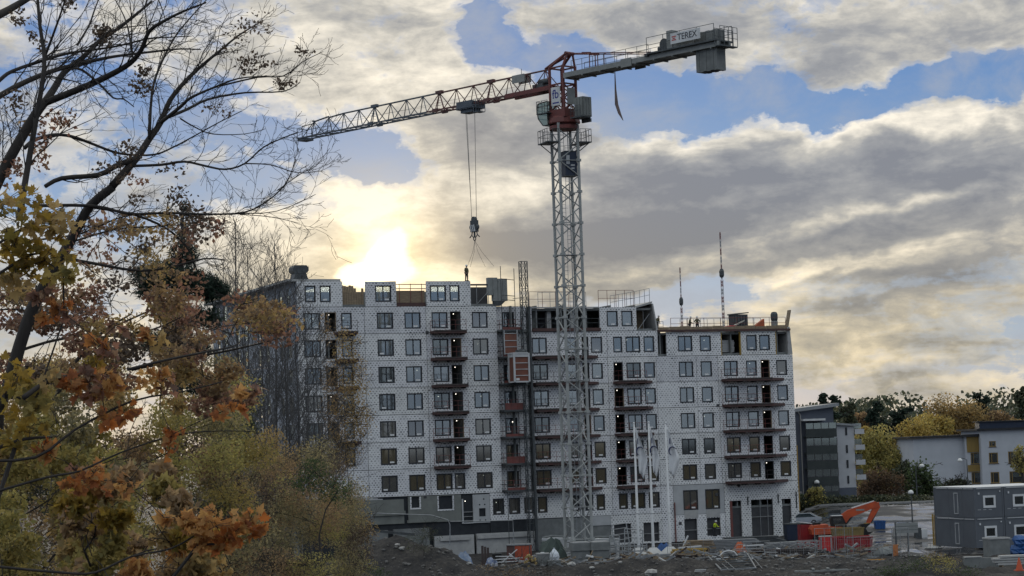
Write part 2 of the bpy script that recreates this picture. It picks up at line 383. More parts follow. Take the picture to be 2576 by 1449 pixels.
M_BALC_D = mat('balcony_underside', (.07,.05,.048), (.045,.04,.04), .8, 1.2)
M_RAIL_RED = mat('guard_rail_red', (.20,.055,.045), (.14,.06,.055), .6)
M_STEEL = mat('galvanised_steel', (.33,.34,.35), (.25,.26,.27), .5, 3, .55)
M_STEEL_D = mat('dark_steel', (.09,.10,.105), (.06,.065,.07), .55, 3, .3)
M_WOODY = mat('plywood_yellow', (.42,.27,.06), (.30,.19,.05), .75, 2, stretch=(1,1,6))
M_WOOD = mat('timber', (.30,.23,.155), (.19,.145,.10), .8, 2, stretch=(1,1,5))
M_WHITE = mat('white_paint', (.66,.67,.68), (.54,.55,.56), .5, 1.2)
M_LAMP = lampmat('lamp_glow', (1.0, .93, .80), 1.8)
M_MAST = mat('crane_mast_grey', (.36,.37,.36), (.27,.28,.28), .6, 1.5)
M_CRED = mat('crane_red', (.17,.046,.040), (.12,.042,.040), .6, 1.2)
M_JIB = mat('crane_jib_steel', (.105,.125,.155), (.07,.085,.105), .6, 1.5)
M_CGREY = mat('crane_light_grey', (.27,.28,.275), (.21,.22,.215), .6, 1.2)
M_BLUEDARK = mat('dark_blue', (.012,.022,.05), (.02,.03,.055), .5)
M_ORANGE = mat('machine_orange', (.55,.085,.022), (.38,.07,.03), .5, 1.5)
M_REDSKIP = mat('skip_red', (.34,.022,.025), (.22,.02,.024), .5, 1.2)
M_BLUE = mat('blue_plastic', (.025,.10,.30), (.02,.07,.2), .45, 2)
M_TARP_G = mat('tarp_green', (.05,.075,.065), (.035,.05,.046), .6, 1.5)
M_BLACK = mat('rubber_black', (.014,.014,.015), (.022,.022,.022), .8)
M_HIVIS = mat('hi_vis_yellow', (.62,.80,.03), (.52,.68,.03), .7)
M_CLOTH_D = mat('dark_workwear', (.035,.038,.045), (.05,.05,.055), .85)
M_CLOTH_O = mat('olive_workwear', (.10,.10,.055), (.07,.07,.045), .85)
M_SKIN = mat('skin', (.42,.25,.18), (.38,.22,.16), .6)
M_BARK = mat('bark_dark', (.045,.038,.034), (.028,.025,.024), .9, 9, stretch=(1,1,.25), bump=.4)
M_BARK_G = mat('bark_grey', (.095,.092,.092), (.058,.056,.058), .9, 8, stretch=(1,1,.25))
# ------------------------------------------------------------------ ground
def sstep(a, b, x):
    t = np.clip((x-a)/(b-a), 0, 1); return t*t*(3-2*t)
MOUNDS = []
for u, v, Y, rx, ry, hh in ((1010, 1372, 203, 4.6, 3.2, 2.6), (1120, 1400, 199, 3.4, 3.0, 2.0), (900, 1400, 200, 5.0, 4.0, 1.5), (1250, 1440, 192, 4.5, 3.0, 1.25), (1580, 1430, 196, 5.0, 2.4, .95), (1750, 1430, 196, 5.5, 2.2, .8), (1420, 1440, 195, 4.0, 2.0, .8),
                        (2330, 1440, 178, 4.5, 3.0, .5), (2180, 1440, 186, 4.0, 2.5, .35)):
    p = at(u, v, Y); MOUNDS.append((p.x, Y, rx, ry, hh))
_ph = rng.uniform(0, 6.28, 40); _kx = rng.normal(0, 1, 40); _ky = rng.normal(0, 1, 40)
def height(x, y):
    x = np.asarray(x, float); y = np.asarray(y, float)
    h = 3.3*sstep(232, 270, y)*sstep(29, 37, x)
    h = h + 9*sstep(900, 2600, y)
    for cx, cy, rx, ry, hh in MOUNDS:
        q = ((x-cx)/rx)**2 + ((y-cy)/ry)**2
        h = h + hh*np.exp(-q*1.1)
    near = sstep(150, 180, y)*(1-sstep(206, 222, y))
    fld = sum(np.sin(_kx[i]*x*(.5+.12*i) + _ky[i]*y*(.5+.12*i) + _ph[i])/(1+.35*i) for i in range(26))
    h = h + .17*near*fld + .012*fld*(1-sstep(300, 600, y))
    return h
def H(x, y): return float(height(x, y))
def ground_mat():
    m, nt, b = _nt('muddy_ground'); L = nt.links; N = nt.nodes
    tc = N.new('ShaderNodeTexCoord')
    def nz(s, d, r): 
        n = N.new('ShaderNodeTexNoise'); n.inputs['Scale'].default_value = s; n.inputs['Detail'].default_value = d; n.inputs['Roughness'].default_value = r
        L.new(tc.outputs['Object'], n.inputs['Vector']); return n.outputs[0]
    a = nz(.35, 8, .7); f = nz(3.5, 6, .7); wet = nz(.16, 5, .6)
    r = ramp_node(nt, [(.32, (.014,.014,.016)), (.45, (.028,.027,.028)), (.56, (.052,.047,.043)), (.70, (.115,.107,.10))]); 
    ad = N.new('ShaderNodeMath'); ad.operation = 'MULTIPLY_ADD'; L.new(f, ad.inputs[0]); ad.inputs[1].default_value = .55; 
    s2 = N.new('ShaderNodeMath'); s2.operation = 'MULTIPLY_ADD'; L.new(a, s2.inputs[0]); s2.inputs[1].default_value = .6; s2.inputs[2].default_value = -.08
    L.new(s2.outputs[0], ad.inputs[2]); L.new(ad.outputs[0], r.inputs[0]); L.new(r.outputs[0], b.inputs['Base Color'])
    b.inputs['Roughness'].default_value = .85; b.inputs['Specular IOR Level'].default_value = .25
    bp = N.new('ShaderNodeBump'); bp.inputs['Strength'].default_value = .7; bp.inputs['Distance'].default_value = .15; L.new(ad.outputs[0], bp.inputs['Height']); L.new(bp.outputs[0], b.inputs['Normal'])
    return m
M_GROUND = ground_mat()
def ground():
    def axis(parts): return np.unique(np.concatenate([np.linspace(a, b, n) for a, b, n in parts]))
    xs = axis([(-6000, -400, 12), (-400, -60, 14), (-60, -30, 25), (-30, 46, 300), (46, 60, 30), (60, 400, 14), (400, 6000, 12)])
    ys = axis([(-6000, -200, 10), (-200, 140, 30), (140, 176, 30), (176, 214, 170), (214, 280, 80), (280, 500, 30), (500, 8000, 26)])
    X, Yg = np.meshgrid(xs, ys); Z = height(X, Yg)
    V = np.stack([X, Yg, Z], -1).reshape(-1, 3); nx = len(xs)
    i = (np.arange(len(ys)-1)[:, None]*nx + np.arange(nx-1)[None]).reshape(-1)
    T = np.stack([i, i+1, i+nx+1, i+nx], -1)
    o = indexed('ground', V, T, M_GROUND); o.data.shade_smooth(); return setting(o)
ground()

# ------------------------------------------------------------------ the unfinished block
TH = math.radians(22.3225); FY = 243.0894
def slab_z(r): return 3.84 + 2.95*r
def joint_z(r): return slab_z(r) - .25
def sill(r): return 4.153 + 2.95*r
def head(r): return 5.83 + 2.95*r
FM = Matrix.Translation((0, FY, 0)) @ Matrix.Rotation(TH, 4, 'Z')
BLD = thing('unfinished_apartment_block', 'long unfinished apartment block clad in white boards with dark printed dots', 'building', (0, FY, 0), TH)
def panel(a0, a1, z0, z1, holes=(), m=None, y0=0.0, th=.18, name='facade_panel', parent=None, axis='x', at_x=0):
    """wall board with openings; every opening gets its reveals"""
    xs = sorted({a0, a1, *[c for h in holes for c in h[:2]]}); zs = sorted({z0, z1, *[c for h in holes for c in h[2:]]})
    xs = [x for x in xs if a0 <= x <= a1]; zs = [z for z in zs if z0 <= z <= z1]
    inh = lambda x, z: any(h[0] < x < h[1] and h[2] < z < h[3] for h in holes)
    q = MB(); y1 = y0 + th
    def pt(x, y, z): return (x, y, z) if axis == 'x' else (at_x + y, x, z)
    def quad(a, b, c, d): q.add([pt(*a), pt(*b), pt(*c), pt(*d)], [(0, 1, 2, 3)])
    for i in range(len(xs)-1):
        for j in range(len(zs)-1):
            xa, xb, za, zb = xs[i], xs[i+1], zs[j], zs[j+1]; cx, cz = (xa+xb)/2, (za+zb)/2
            if inh(cx, cz): continue
            quad((xa,y0,za), (xb,y0,za), (xb,y0,zb), (xa,y0,zb)); quad((xa,y1,za), (xa,y1,zb), (xb,y1,zb), (xb,y1,za))
            if i == 0 or inh((xs[i-1]+xa)/2, cz): quad((xa,y1,za), (xa,y0,za), (xa,y0,zb), (xa,y1,zb))
            if i == len(xs)-2 or inh((xs[i+2]+xb)/2, cz): quad((xb,y0,za), (xb,y1,za), (xb,y1,zb), (xb,y0,zb))
            if j == 0 or inh(cx, (zs[j-1]+za)/2): quad((xa,y0,za), (xa,y1,za), (xb,y1,za), (xb,y0,za))
            if j == len(zs)-2 or inh(cx, (zs[j+2]+zb)/2): quad((xa,y0,zb), (xb,y0,zb), (xb,y1,zb), (xa,y1,zb))
    return q.build(name, m or M_BOARD, parent or BLD)
LAMPS = []
def window(a0, a1, z0, z1, panes=None, y=0.0, glass=None, sticker=True, lamp=None, parent=None):
    R = random.Random(int(a0*1000)*31 + int(z0*100))
    w = a1 - a0; n = panes or (2 if w > 1.45 else 1); t = .085
    f = MB()
    f.box(a0, a0+t, y+.03, y+.13, z0, z1); f.box(a1-t, a1, y+.03, y+.13, z0, z1)
    f.box(a0+t, a1-t, y+.03, y+.13, z0, z0+t); f.box(a0+t, a1-t, y+.03, y+.13, z1-t, z1)
    # dark sealing strip round the frame, its ends left long
    f.box(a0-.07, a1+.07, y-.012, y+.028, z1, z1+.06); f.box(a0-.05, a1+.05, y-.012, y+.028, z0-.05, z0)
    f.box(a0-.06, a0, y-.010, y+.028, z0, z1); f.box(a1, a1+.06, y-.010, y+.028, z0, z1)
    win = f.build('window', M_FRAME, parent or BLD)
    xs = [a0+t + (w-2*t)*k/n for k in range(n+1)]
    g = glass or (R.choice([M_GLASS[4], M_GLASS[4], M_GLASS[3], M_GLASS[2]]) if z0 < 11 else M_GLASS[0] if R.random() < .6 else R.choice(M_GLASS[:4]))
    for k in range(n):
        xa, xb = xs[k] + (.06 if k else 0), xs[k+1] - (.06 if k < n-1 else 0)
        if k: MB().box(xs[k]-.058, xs[k]+.058, y+.035, y+.125, z0+t+.002, z1-t-.002).build('mullion', M_FRAME, win)
        MB().box(xa, xb, y+.075, y+.085, z0+t, z1-t).build('pane', g, win)
    if sticker:
        k = n-1 if R.random() < .8 else 0
        cx = (xs[k]+xs[k+1])/2 + R.uniform(-.05, .1)
        MB().box(cx-.24, cx+.24, y+.060, y+.066, z0+t+.05, z0+t+.22).build('window_label', M_STICK, win)
    if lamp is None: lamp = R.random() < .55
    if lamp: LAMPS.append((a0 + w*R.uniform(.15, .85), R.uniform(.6, 1.6), z1 - R.uniform(.22, .5)))
    return win
def rail(q, pts, h=1.1, posts=1.2, r=.022, rails=(1.0, .55)):
    for p, s in zip(pts, pts[1:]):
        p, s = Vector(p), Vector(s); n = max(1, round((s-p).length/posts))
        for k in range(n+1): b = p.lerp(s, k/n); q.tube(b, b + Vector((0, 0, h)), r, n=4)
        for f in rails: q.tube(p + Vector((0,0,h*f)), s + Vector((0,0,h*f)), r, n=4)
def balcony(a0, a1, r, depth=1.5, cut=1.5, rails=True, h=.30, dx=0):
    z = slab_z(r) - .06
    plan = [(a0, 0.18), (a0, -depth), (a1-cut, -depth), (a1, -.02), (a1, .18)]
    q = MB(); n = len(plan)
    vs = [Vector((x, y, z-h)) for x, y in plan] + [Vector((x, y, z)) for x, y in plan]
    q.add(vs, [tuple(range(n-1, -1, -1)), tuple(range(n, 2*n))] + [(i, (i+1) % n, (i+1) % n + n, i+n) for i in range(n)])
    b = q.build('balcony', M_BALC, BLD)
    u = MB()
    m = max(3, int((a1-cut-a0)/1.2))
    for k in range(m): 
        x = a0 + .3 + (a1-cut-a0-.6)*k/(m-1); u.box(x-.05, x+.05, -depth+.1, -.06, z-h-.14, z-h-.003)
    u.box(a0+.02, a1-cut-.05, -depth-.05, -depth-.004, z-.10, z+.05)
    u.build('support_beam', M_BALC_D, b)
    if rails:
        q = MB(); rail(q, [(a0+.05, -.1, z), (a0+.05, -depth+.05, z), (a1-cut-.05, -depth+.05, z)], 1.15, 1.1, .022)
        q.build('guard_rail', M_RAIL_RED if random.random() < .5 else M_BALC_D, b)
    return b

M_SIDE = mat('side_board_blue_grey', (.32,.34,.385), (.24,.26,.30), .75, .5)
def build_block():
    # ---- structure behind the boards
    top = {'L': 8, 'M': 7, 'R': 6}
    for r in range(0, 9):
        z = slab_z(r)
        x1 = 35.1 if r <= 6 else (17.3 if r <= 7 else -2.05)
        if r == 7: x1 = 17.3
        MB().box(-24.6, x1, .30, 13, z-.24, z).build('floor_slab', M_CONC, BLD)
    MB().box(1.9, 17.2, .35, 13, 26.62, 26.86).build('roof_slab', M_CONC, BLD)
    MB().box(17.75, 35.1, .35, 13, 23.72, 23.94).build('roof_slab', M_CONC, BLD)
    for r in range(0, 8):
        x1 = 35.0 if r <= 5 else (17.2 if r <= 6 else -2.1)
        if r == 6: x1 = 35.0
        if r == 7: x1 = 17.2
        MB().box(-24.5, x1, 5.2, 5.4, slab_z(r), slab_z(r+1)-.24).build('core_wall', M_CONC, BLD)
        k = 0
        for x in np.arange(-21.5, x1-1, 3.05):
            MB().box(x, x+.16, .32, 5.15, slab_z(r)+.002, slab_z(r+1)-.242).build('partition', M_CONC, BLD)
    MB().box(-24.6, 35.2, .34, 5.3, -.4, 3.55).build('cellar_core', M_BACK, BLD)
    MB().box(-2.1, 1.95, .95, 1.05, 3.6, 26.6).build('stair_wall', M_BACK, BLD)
    # ---- boards
    LW = {1: [(-15.92,-14.18), (-12.74,-11.0), (-9.59,-7.84), (-7.45,-6.35), (-4.85,-3.11)]}
    for r in range(2, 8): LW[r] = [(-15.92,-14.18), (-12.74,-11.0), (-9.59,-7.84), (-4.85,-3.11), (-19.96,-18.9), (-24.2,-22.45)]
    LW[8] = [(-24.0,-22.9), (-22.3,-21.2), (-16.03,-14.3), (-9.69,-7.93), (-7.39,-6.34)]
    LD = {r: [(-7.49,-6.24)] for r in range(2, 8)}
    for r in range(2, 8): LD[r] = LD[r] + [(-21.9,-20.6)]
    MW = {0: [(2.29,3.34), (6.27,7.27), (8.05,8.95), (9.47,10.4), (12.24,13.23), (13.73,15.42), (15.97,17.23)], 6: [(2.23,3.93), (6.33,7.5), (9.46,10.74), (12.23,13.23), (13.79,15.5), (16.05,17.27)], 7: [(11.54,12.79), (13.39,14.65)]}
    for r in range(1, 6): MW[r] = [(2.23,3.97), (6.33,7.5), (9.46,10.70), (13.77,15.46), (16.0,17.25)]
    MD = {r: [(12.1,13.28)] for r in range(1, 6)}
    for r in range(1, 7): MD[r] = MD.get(r, []) + [(8.25,9.1)]
    RW = {r: [(20.41,22.13), (23.23,24.54), (26.21,27.92), (29.14,30.41), (33.11,34.41)] for r in range(1, 6)}
    RW[6] = [(20.41,22.13), (23.23,24.54), (29.29,30.54), (30.99,32.27)]
    RD = {r: [(30.98,32.19)] for r in range(1, 6)}
    def row(r, bounds, wins, doors, z0=None, z1=None):
        z0 = joint_z(r)+.025 if z0 is None else z0; z1 = joint_z(r+1)-.025 if z1 is None else z1
        for b0, b1 in zip(bounds, bounds[1:]):
            hs = [(a, b, sill(r), head(r)) for a, b in wins if b0 <= a and b <= b1] + [(a, b, slab_z(r)+.03, head(r)+.12) for a, b in doors if b0 <= a and b <= b1]
            panel(b0+.025, b1-.025, z0, z1, hs)
        for a, b in wins: window(a, b, sill(r), head(r))
        for a, b in doors:
            q = MB(); z = slab_z(r)+.03; t = .07
            q.box(a, a+t, .02, .2, z, head(r)+.12); q.box(b-t, b, .02, .2, z, head(r)+.12); q.box(a+t, b-t, .02, .2, head(r)+.05, head(r)+.12)
            q.build('door_opening', M_WOOD if random.random() < .3 else M_BACK, BLD)
            if random.random() < .9: LAMPS.append((a + .75, .9, head(r)-.1))
            if random.random() < .7: LAMPS.append((a + .45, 1.8, head(r)-.35))
    for r in range(1, 8): row(r, [-24.9, -17.4, -10.3, -1.95], LW[r], LD.get(r, []))
    # top storey of the left part, with the gaps that are still open
    z0, z1 = joint_z(8)+.025, 29.95
    for b0, b1 in ((-24.9,-19.83), (-17.2,-13.67), (-10.16,-4.96)):
        panel(b0, b1, z0, z1, [(a, b, sill(8), head(8)) for a, b in LW[8] if b0 < a < b1])
    for a, b in LW[8]: window(a, b, sill(8), head(8), glass=M_GLASS[0], lamp=False)
    MB().box(-24.5, -2.1, 4.6, 4.8, 27.45, 29.15).build('inner_wall', M_CONC, BLD)
    MB().box(-13.6, -10.2, .5, .6, 27.20, 28.95).build('formwork_board', M_WOOD, BLD)
    MB().box(-13.62, -10.2, .25, .42, 27.18, 27.62).build('kick_board', M_BALC, BLD)
    q = MB()
    for z in (29.15, 29.62): q.tube((-13.7, .3, z), (-10.1, .3, z), .045)
    for x in (-13.2, -11.9, -10.6): q.tube((x, .3, 27.6), (x, .3, 29.7), .035)
    q.build('guard_rail', M_RAIL_RED, BLD)
    for k in range(9):                                              # boarding of the open bay near the sun
        x = -19.78 + .285*k; h = 29.55 - (.0 if k < 5 else (.75 if k in (6, 7) else .2)) - .06*(k % 3)
        MB().box(x, x+.255, .5, .58, 27.2, h).build('plank', M_WOOD, BLD)
    MB().box(-4.94, -2.02, .3, .5, 29.48, 29.66).build('lintel', M_BACK, BLD)
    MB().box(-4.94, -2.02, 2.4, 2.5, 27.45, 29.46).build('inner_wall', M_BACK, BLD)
    q = MB()
    for x in (-4.1, -2.7): q.tube((x, .4, 27.45), (x, .4, 29.47), .035)
    q.tube((-4.0, .45, 27.5), (-2.2, .45, 29.3), .03); q.build('prop', M_STEEL, BLD)
    # hoist bay, set back
    for r in range(1, 8):
        panel(-1.93, 1.83, joint_z(r)+.025, joint_z(r+1)-.025, [(-.95, .35, sill(r), head(r))], y0=.7, th=.15)
        window(-.95, .35, sill(r), head(r), 2, y=.7)
    # middle part
    for r in range(1, 7): row(r, [1.85, 5.5, 11.4, 17.48 if r < 6 else 17.8], MW[r], MD.get(r, []))
    panel(1.87, 2.24, joint_z(7)+.025, 26.93); panel(10.62, 15.2, joint_z(7)+.025, 26.95, [(a, b, sill(7), head(7)) for a, b in MW[7]])
    for a, b in MW[7]: window(a, b, sill(7), head(7), lamp=a < 12)
    MB().box(2.2, 10.6, .02, .3, 26.9, 27.02).build('roof_edge', M_CONC_L, BLD)
    MB().box(2.3, 10.6, -.25, .25, 24.28, 24.62).build('kick_board', M_BALC, BLD)
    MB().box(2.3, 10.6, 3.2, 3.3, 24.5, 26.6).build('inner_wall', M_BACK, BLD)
    q = MB(); rail(q, [(2.35, .1, 24.6), (10.5, .1, 24.6)], 1.1, 1.9, .03)
    q.tube((3.4, .2, 24.7), (5.0, .2, 25.9), .03); q.build('guard_rail', M_STEEL_D, BLD)
    MB().box(4.5, 5.0, .9, 1.4, 24.5, 26.6).build('column', M_CONC_L, BLD)
    MB().box(7.4, 7.8, .9, 1.3, 24.5, 26.6).build('column', M_CONC_L, BLD)
    for a in (3.0, 6.1, 9.1, 9.5): LAMPS.append((a, 1.2, 26.2 if a < 8 else 24.75))
    # sloping gable at the end of the middle part
    q = MB(); q.add([(15.22,.05,26.85), (17.25,.05,27.35), (17.25,6,27.35), (15.22,6,26.85), (15.22,.05,27.05), (17.3,.05,27.6), (17.3,6,27.6), (15.22,6,27.05)], [(0,3,2,1), (4,5,6,7), (0,1,5,4), (1,2,6,5), (2,3,7,6), (3,0,4,7)]); q.build('gable_roof', M_CONC_L, BLD)
    q = MB(); q.add([(17.25,.06,27.33), (17.42,.06,27.33), (17.95,.06,24.1), (17.75,.06,24.1), (17.25,6,27.33), (17.42,6,27.33), (17.95,6,24.1), (17.75,6,24.1)], [(0,1,2,3), (7,6,5,4), (1,5,6,2), (0,3,7,4), (0,4,5,1)]); q.build('gable_wall', M_CONC_L, BLD)
    MB().box(15.25, 17.3, 2.6, 2.7, 24.3, 26.9).build('inner_wall', M_WOOD, BLD)
    q = MB(); q.tube((15.6, .5, 24.4), (17.1, .5, 26.2), .04); q.tube((16.3, .5, 24.4), (16.3, .5, 26.8), .03); q.build('prop', M_STEEL, BLD)
    # right part
    for r in range(1, 6): row(r, [17.48, 22.6, 25.4, 35.3], RW[r], RD[r])
    z0, z1 = joint_z(6)+.025, 24.05
    for b0, b1 in ((18.9,25.9), (28.5,33.08)):
        panel(b0, b1, z0, z1, [(a, b, sill(6), head(6)) for a, b in RW[6] if b0 < a < b1])
    for a, b in RW[6]: window(a, b, sill(6), head(6), lamp=True)
    q = MB(); q.add([(34.72,.0,21.3), (35.3,.0,21.3), (35.05,.0,24.5), (34.72,.0,24.5), (34.72,8,21.3), (35.3,8,21.3), (35.05,8,24.5), (34.72,8,24.5)], [(0,1,2,3), (7,6,5,4), (1,5,6,2), (0,4,7,3), (3,2,6,7)]); q.build('end_wall', M_CONC_L, BLD)
    for a in (25.92, 28.42, 33.1): MB().box(a, a+.1, .0, .3, 21.25, 23.95).build('plywood_reveal', M_WOODY, BLD)
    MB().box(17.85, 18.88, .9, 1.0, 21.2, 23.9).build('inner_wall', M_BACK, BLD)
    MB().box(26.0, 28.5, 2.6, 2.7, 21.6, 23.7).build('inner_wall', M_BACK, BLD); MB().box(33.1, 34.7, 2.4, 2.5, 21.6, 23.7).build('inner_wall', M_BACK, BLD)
    LAMPS.extend([(26.4, .8, 23.2), (33.35, .8, 23.2)])
    q = MB()
    for k in range(12): x = 18.0 + 1.4*k; q.box(x, x+1.36, .1, .16, 24.1, 24.62 + .05*(k % 3))
    q.build('formwork_board', M_WOOD, BLD)
    MB().box(17.8, 35.0, -.28, .09, 24.06, 24.3).build('kick_board', M_BALC, BLD)
    # low storeys
    panel(-3.45, 1.82, 3.5, joint_z(1)-.025, [(-3.06,-1.84, sill(0), head(0)), (-1.16,.06, sill(0), head(0)), (.67,1.72, sill(0), head(0))])
    for a, b in ((-3.06,-1.84), (-1.16,.06), (.67,1.72)): window(a, b, sill(0), head(0), 1, lamp=a < -2)
    row(0, [1.85, 5.5, 11.4, 17.48], MW[0], [], z0=3.5)
    for b0, b1, hs in ((11.12, 17.48, [(11.45,13.59,.35,2.45), (15.12,17.1,.35,2.45)]), (17.53, 19.0, []), (25.58, 35.3, [])):
        if b0 < 17: panel(b0, b1, .12, 3.46, hs)
    panel(17.5, 19.0, .12, joint_z(1)-.025)
    panel(19.04, 25.55, 3.15, joint_z(1)-.03, [(20.33,22.09,3.7,5.87), (23.15,24.91,3.7,5.87)], M_GREYBOARD, name='plain_grey_panel')
    panel(19.04, 25.55, .12, 3.11, [(20.29,21.94,.12,2.65), (23.18,24.94,.62,2.65)])
    for a, b in ((20.33,22.09), (23.15,24.91)):
        window(a, b, 3.7, 5.87, 2, lamp=False)
        MB().box(a, b, -.03, .1, 2.72, 3.62).build('spandrel_board', M_CONC_L, BLD)
    panel(25.6, 35.3, .12, joint_z(1)-.025, [(26.2,27.73,.3,4.48), (28.99,31.86,.3,4.5), (33.06,34.28,.3,4.45)])
    q = MB()
    for a0, a1, z in ((28.99,31.86,2.5), (20.29,21.94,1.35), (23.18,24.94,1.4), (11.45,13.59,1.3), (15.12,17.1,1.2)): q.tube((a0, .05, z), (a1, .05, z), .045)
    for x in (30.2, 31.2): q.tube((x, .1, .3), (x, .1, 4.5), .035)
    q.build('opening_guard', M_STEEL, BLD)
    MB().box(26.25, 26.55, .03, .25, .3, 4.45).build('red_post', M_RAIL_RED, BLD)
    MB().tube((19.1, -.12, .1), (19.1, -.12, 4.6), .07).build('standpipe', M_RAIL_RED, BLD)
    MB().box(35.32, 35.42, -.02, .25, 3.0, 10.6).build('edge_strip', M_WOODY, BLD)
    MB().box(8.62, 11.1, .02, .2, 2.4, 3.46).build('plain_grey_panel', M_GREYBOARD, BLD); MB().box(1.85, 11.1, .1, .3, -.2, 3.40).build('base_panel', M_CONC, BLD)
    for a, z in ((-10.4, 24.3), (-11.2, 6.4), (25.0, 15.5), (27.3, 6.2), (19.6, 2.2), (24.4, 5.3)): MB().box(a, a+.34, -.04, .1, z-.17, z+.17).build('vent_box', M_BACK, BLD)
    for a, z0, z1 in ((28.5, 3.9, 4.9), (32.5, 4.0, 5.0), (34.9, 3.3, 5.2)): MB().box(a, a+.14, -.05, -.002, z0, z1).build('slot', M_TAR, BLD)
    # ---- concrete base of the left part
    MB().box(-24.9, -3.5, .16, .33, -.4, 6.5).build('bitumen_wall', M_TAR, BLD); MB().box(-3.45, 1.85, .10, .33, -.4, 3.47).build('bitumen_wall', M_TAR, BLD)
    panel(-19.2, -13.5, 3.62, 6.25, m=M_CONC_G, y0=-.02, th=.16, name='base_panel')
    MB().box(-19.45, -13.4, -.22, -.025, 4.55, 5.0).build('base_ledge', M_CONC_G, BLD)
    panel(-13.0, -6.86, 3.62, 6.5, [(-12.77,-11.56,5.2,6.45), (-9.61,-7.73,4.91,6.42)], M_CONC_G, y0=-.02, th=.16, name='base_panel')
    MB().box(-13.2, -9.6, -.16, -.025, 3.66, 3.95).build('base_ledge', M_CONC_G, BLD)
    for a0, a1, z0, z1 in ((-12.77,-11.56,5.2,6.45), (-9.61,-7.73,4.91,6.42)):
        q = MB(); q.box(a0-.02, a0+.14, -.06, .1, z0-.1, z1); q.box(a1-.14, a1+.02, -.06, .1, z0-.1, z1); q.box(a0+.14, a1-.14, -.06, .1, z0-.1, z0+.06); q.build('board_surround', M_BOARD, BLD)
    q = MB(); q.box(-6.80, -6.62, -.05, .12, 3.3, 6.0); q.box(-6.62, -5.5, -.05, .12, 3.3, 3.42); q.build('door_opening', M_GREYBOARD, BLD)
    q = MB(); [q.tube((-6.62, 0, z), (-5.5, 0, z), .05) for z in (4.55, 4.05)]; q.build('guard_rail', M_STEEL, BLD)
    LAMPS.append((-6.35, .08, 5.75))
    panel(-5.48, -3.5, 3.32, 6.42, [(-4.78,-4.0,4.0,4.9)], M_GREYBOARD, y0=-.02, th=.16, name='plain_grey_panel')
    for x, z in ((-4.7, 5.3), (-4.1, 5.3), (-4.2, 5.9), (-4.7, 3.6), (-4.05, 3.6)): MB().tube((x, -.04, z), (x, -.018, z), .09, n=8).build('core_hole', M_TAR, BLD)
    panel(-24.9, -19.85, 3.62, 6.45, m=M_CONC_G, y0=-.02, th=.16, name='base_panel')
    panel(-19.4, -15.5, .6, 3.0, m=M_CONC, y0=-.3, th=.3, name='base_panel'); panel(-14.85, -10.75, .5, 3.05, m=M_CONC, y0=-.3, th=.3, name='base_panel')
    panel(-10.2, -5.6, -.2, 2.1, m=M_CONC_L, y0=-.35, th=.3, name='base_panel'); MB().box(-9.6, -6.2, -.6, -.36, 1.55, 1.9).build('base_ledge', M_CONC_L, BLD)
    panel(-5.3, 1.6, -.2, 2.15, m=M_CONC_L, y0=-.35, th=.3, name='base_panel'); MB().box(-5.3, 1.2, -.6, -.36, 1.6, 2.0).build('base_ledge', M_CONC_L, BLD)
    for k in range(6): MB().box(-19.2+.55*k, -18.66+.55*k, -.03, .1, 6.27, 6.78 - .08*k).build('board_offcut', M_GREYBOARD, BLD)
    # ---- left side wall and roof
    for r in range(1, 9):
        bs = [.2, 9, 18, 27, 36]
        for b0, b1 in zip(bs, bs[1:]):
            hs = [(b0+2.2, b0+3.9, sill(r), head(r)), (b0+5.6, b0+6.9, slab_z(r)+.05, head(r))]
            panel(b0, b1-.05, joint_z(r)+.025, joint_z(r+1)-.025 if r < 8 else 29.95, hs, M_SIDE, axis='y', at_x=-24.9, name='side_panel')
        for b0 in bs[:-1]:
            for a, b in ((b0+2.2, b0+3.9), (b0+5.6, b0+6.9)):
                q = MB(); q.box(-24.82, -24.78, a, b, sill(r), head(r)); q.build('side_pane', M_GLASS[3], BLD)
    MB().box(-24.85, -24.6, .2, 36, -.2, joint_z(1)).build('side_base', M_CONC_G, BLD)
    MB().box(-25.9, -19.9, .25, 36.4, 29.98, 30.22).build('roof_slab', M_CONC_L, BLD)
    MB().box(35.1, 35.28, .2, 13, -.2, 21.2).build('end_wall', M_GREYBOARD, BLD)
    MB().box(-24.6, 35.1, 13, 13.2, -.2, 23.9).build('rear_wall', M_CONC, BLD); MB().box(-24.6, 17.2, 13.0, 13.2, 23.95, 26.6).build('rear_wall', M_CONC, BLD)
    # ---- balconies and landings
    for r in range(2, 8): balcony(-9.9, -5.75, r, 1.45, .35)
    for r in (3, 5, 6, 7): balcony(-20.9, -18.4, r, 1.4, .2)
    for r in range(1, 7): balcony(1.95, 10.2, r, 1.35, 1.7, rails=r < 6)
    for r in range(1, 6): balcony(12.0, 16.9, r, 1.45, 1.3)
    for r in range(1, 6): balcony(25.75, 34.0, r, 1.5, 2.3)
    for r in range(1, 8):
        z = slab_z(r) - .05
        q = MB(); q.box(-1.85, .55, -1.25, .68, z-.2, z)
        l = q.build('landing_platform', M_STEEL_D, BLD)
        q = MB(); rail(q, [(-1.8, -1.2, z), (.5, -1.2, z)], 1.1, .8, .03); rail(q, [(-1.8, -1.2, z), (-1.8, .5, z)], 1.1, .9, .025)
        q.box(-1.75, .45, -1.18, -1.14, z+.02, z+(.3 if r % 2 else .75)); q.build('guard_rail', M_RAIL_RED, l)
    q = MB()
    for x, y, t in ((-1.85, -1.3, 31.5), (.55, -1.3, 27.2), (.5, .5, 31.4), (-1.85, .6, 27.2)): q.tube((x, y, 0), (x, y, t), .04)
    q.tube((-1.85, -1.3, 30.1), (.5, .5, 30.1), .04); q.tube((-1.85, -1.3, 28.3), (.5, .5, 28.3), .04); q.tube((-1.85,-1.3,27.8), (.5,.5,27.8), .035)
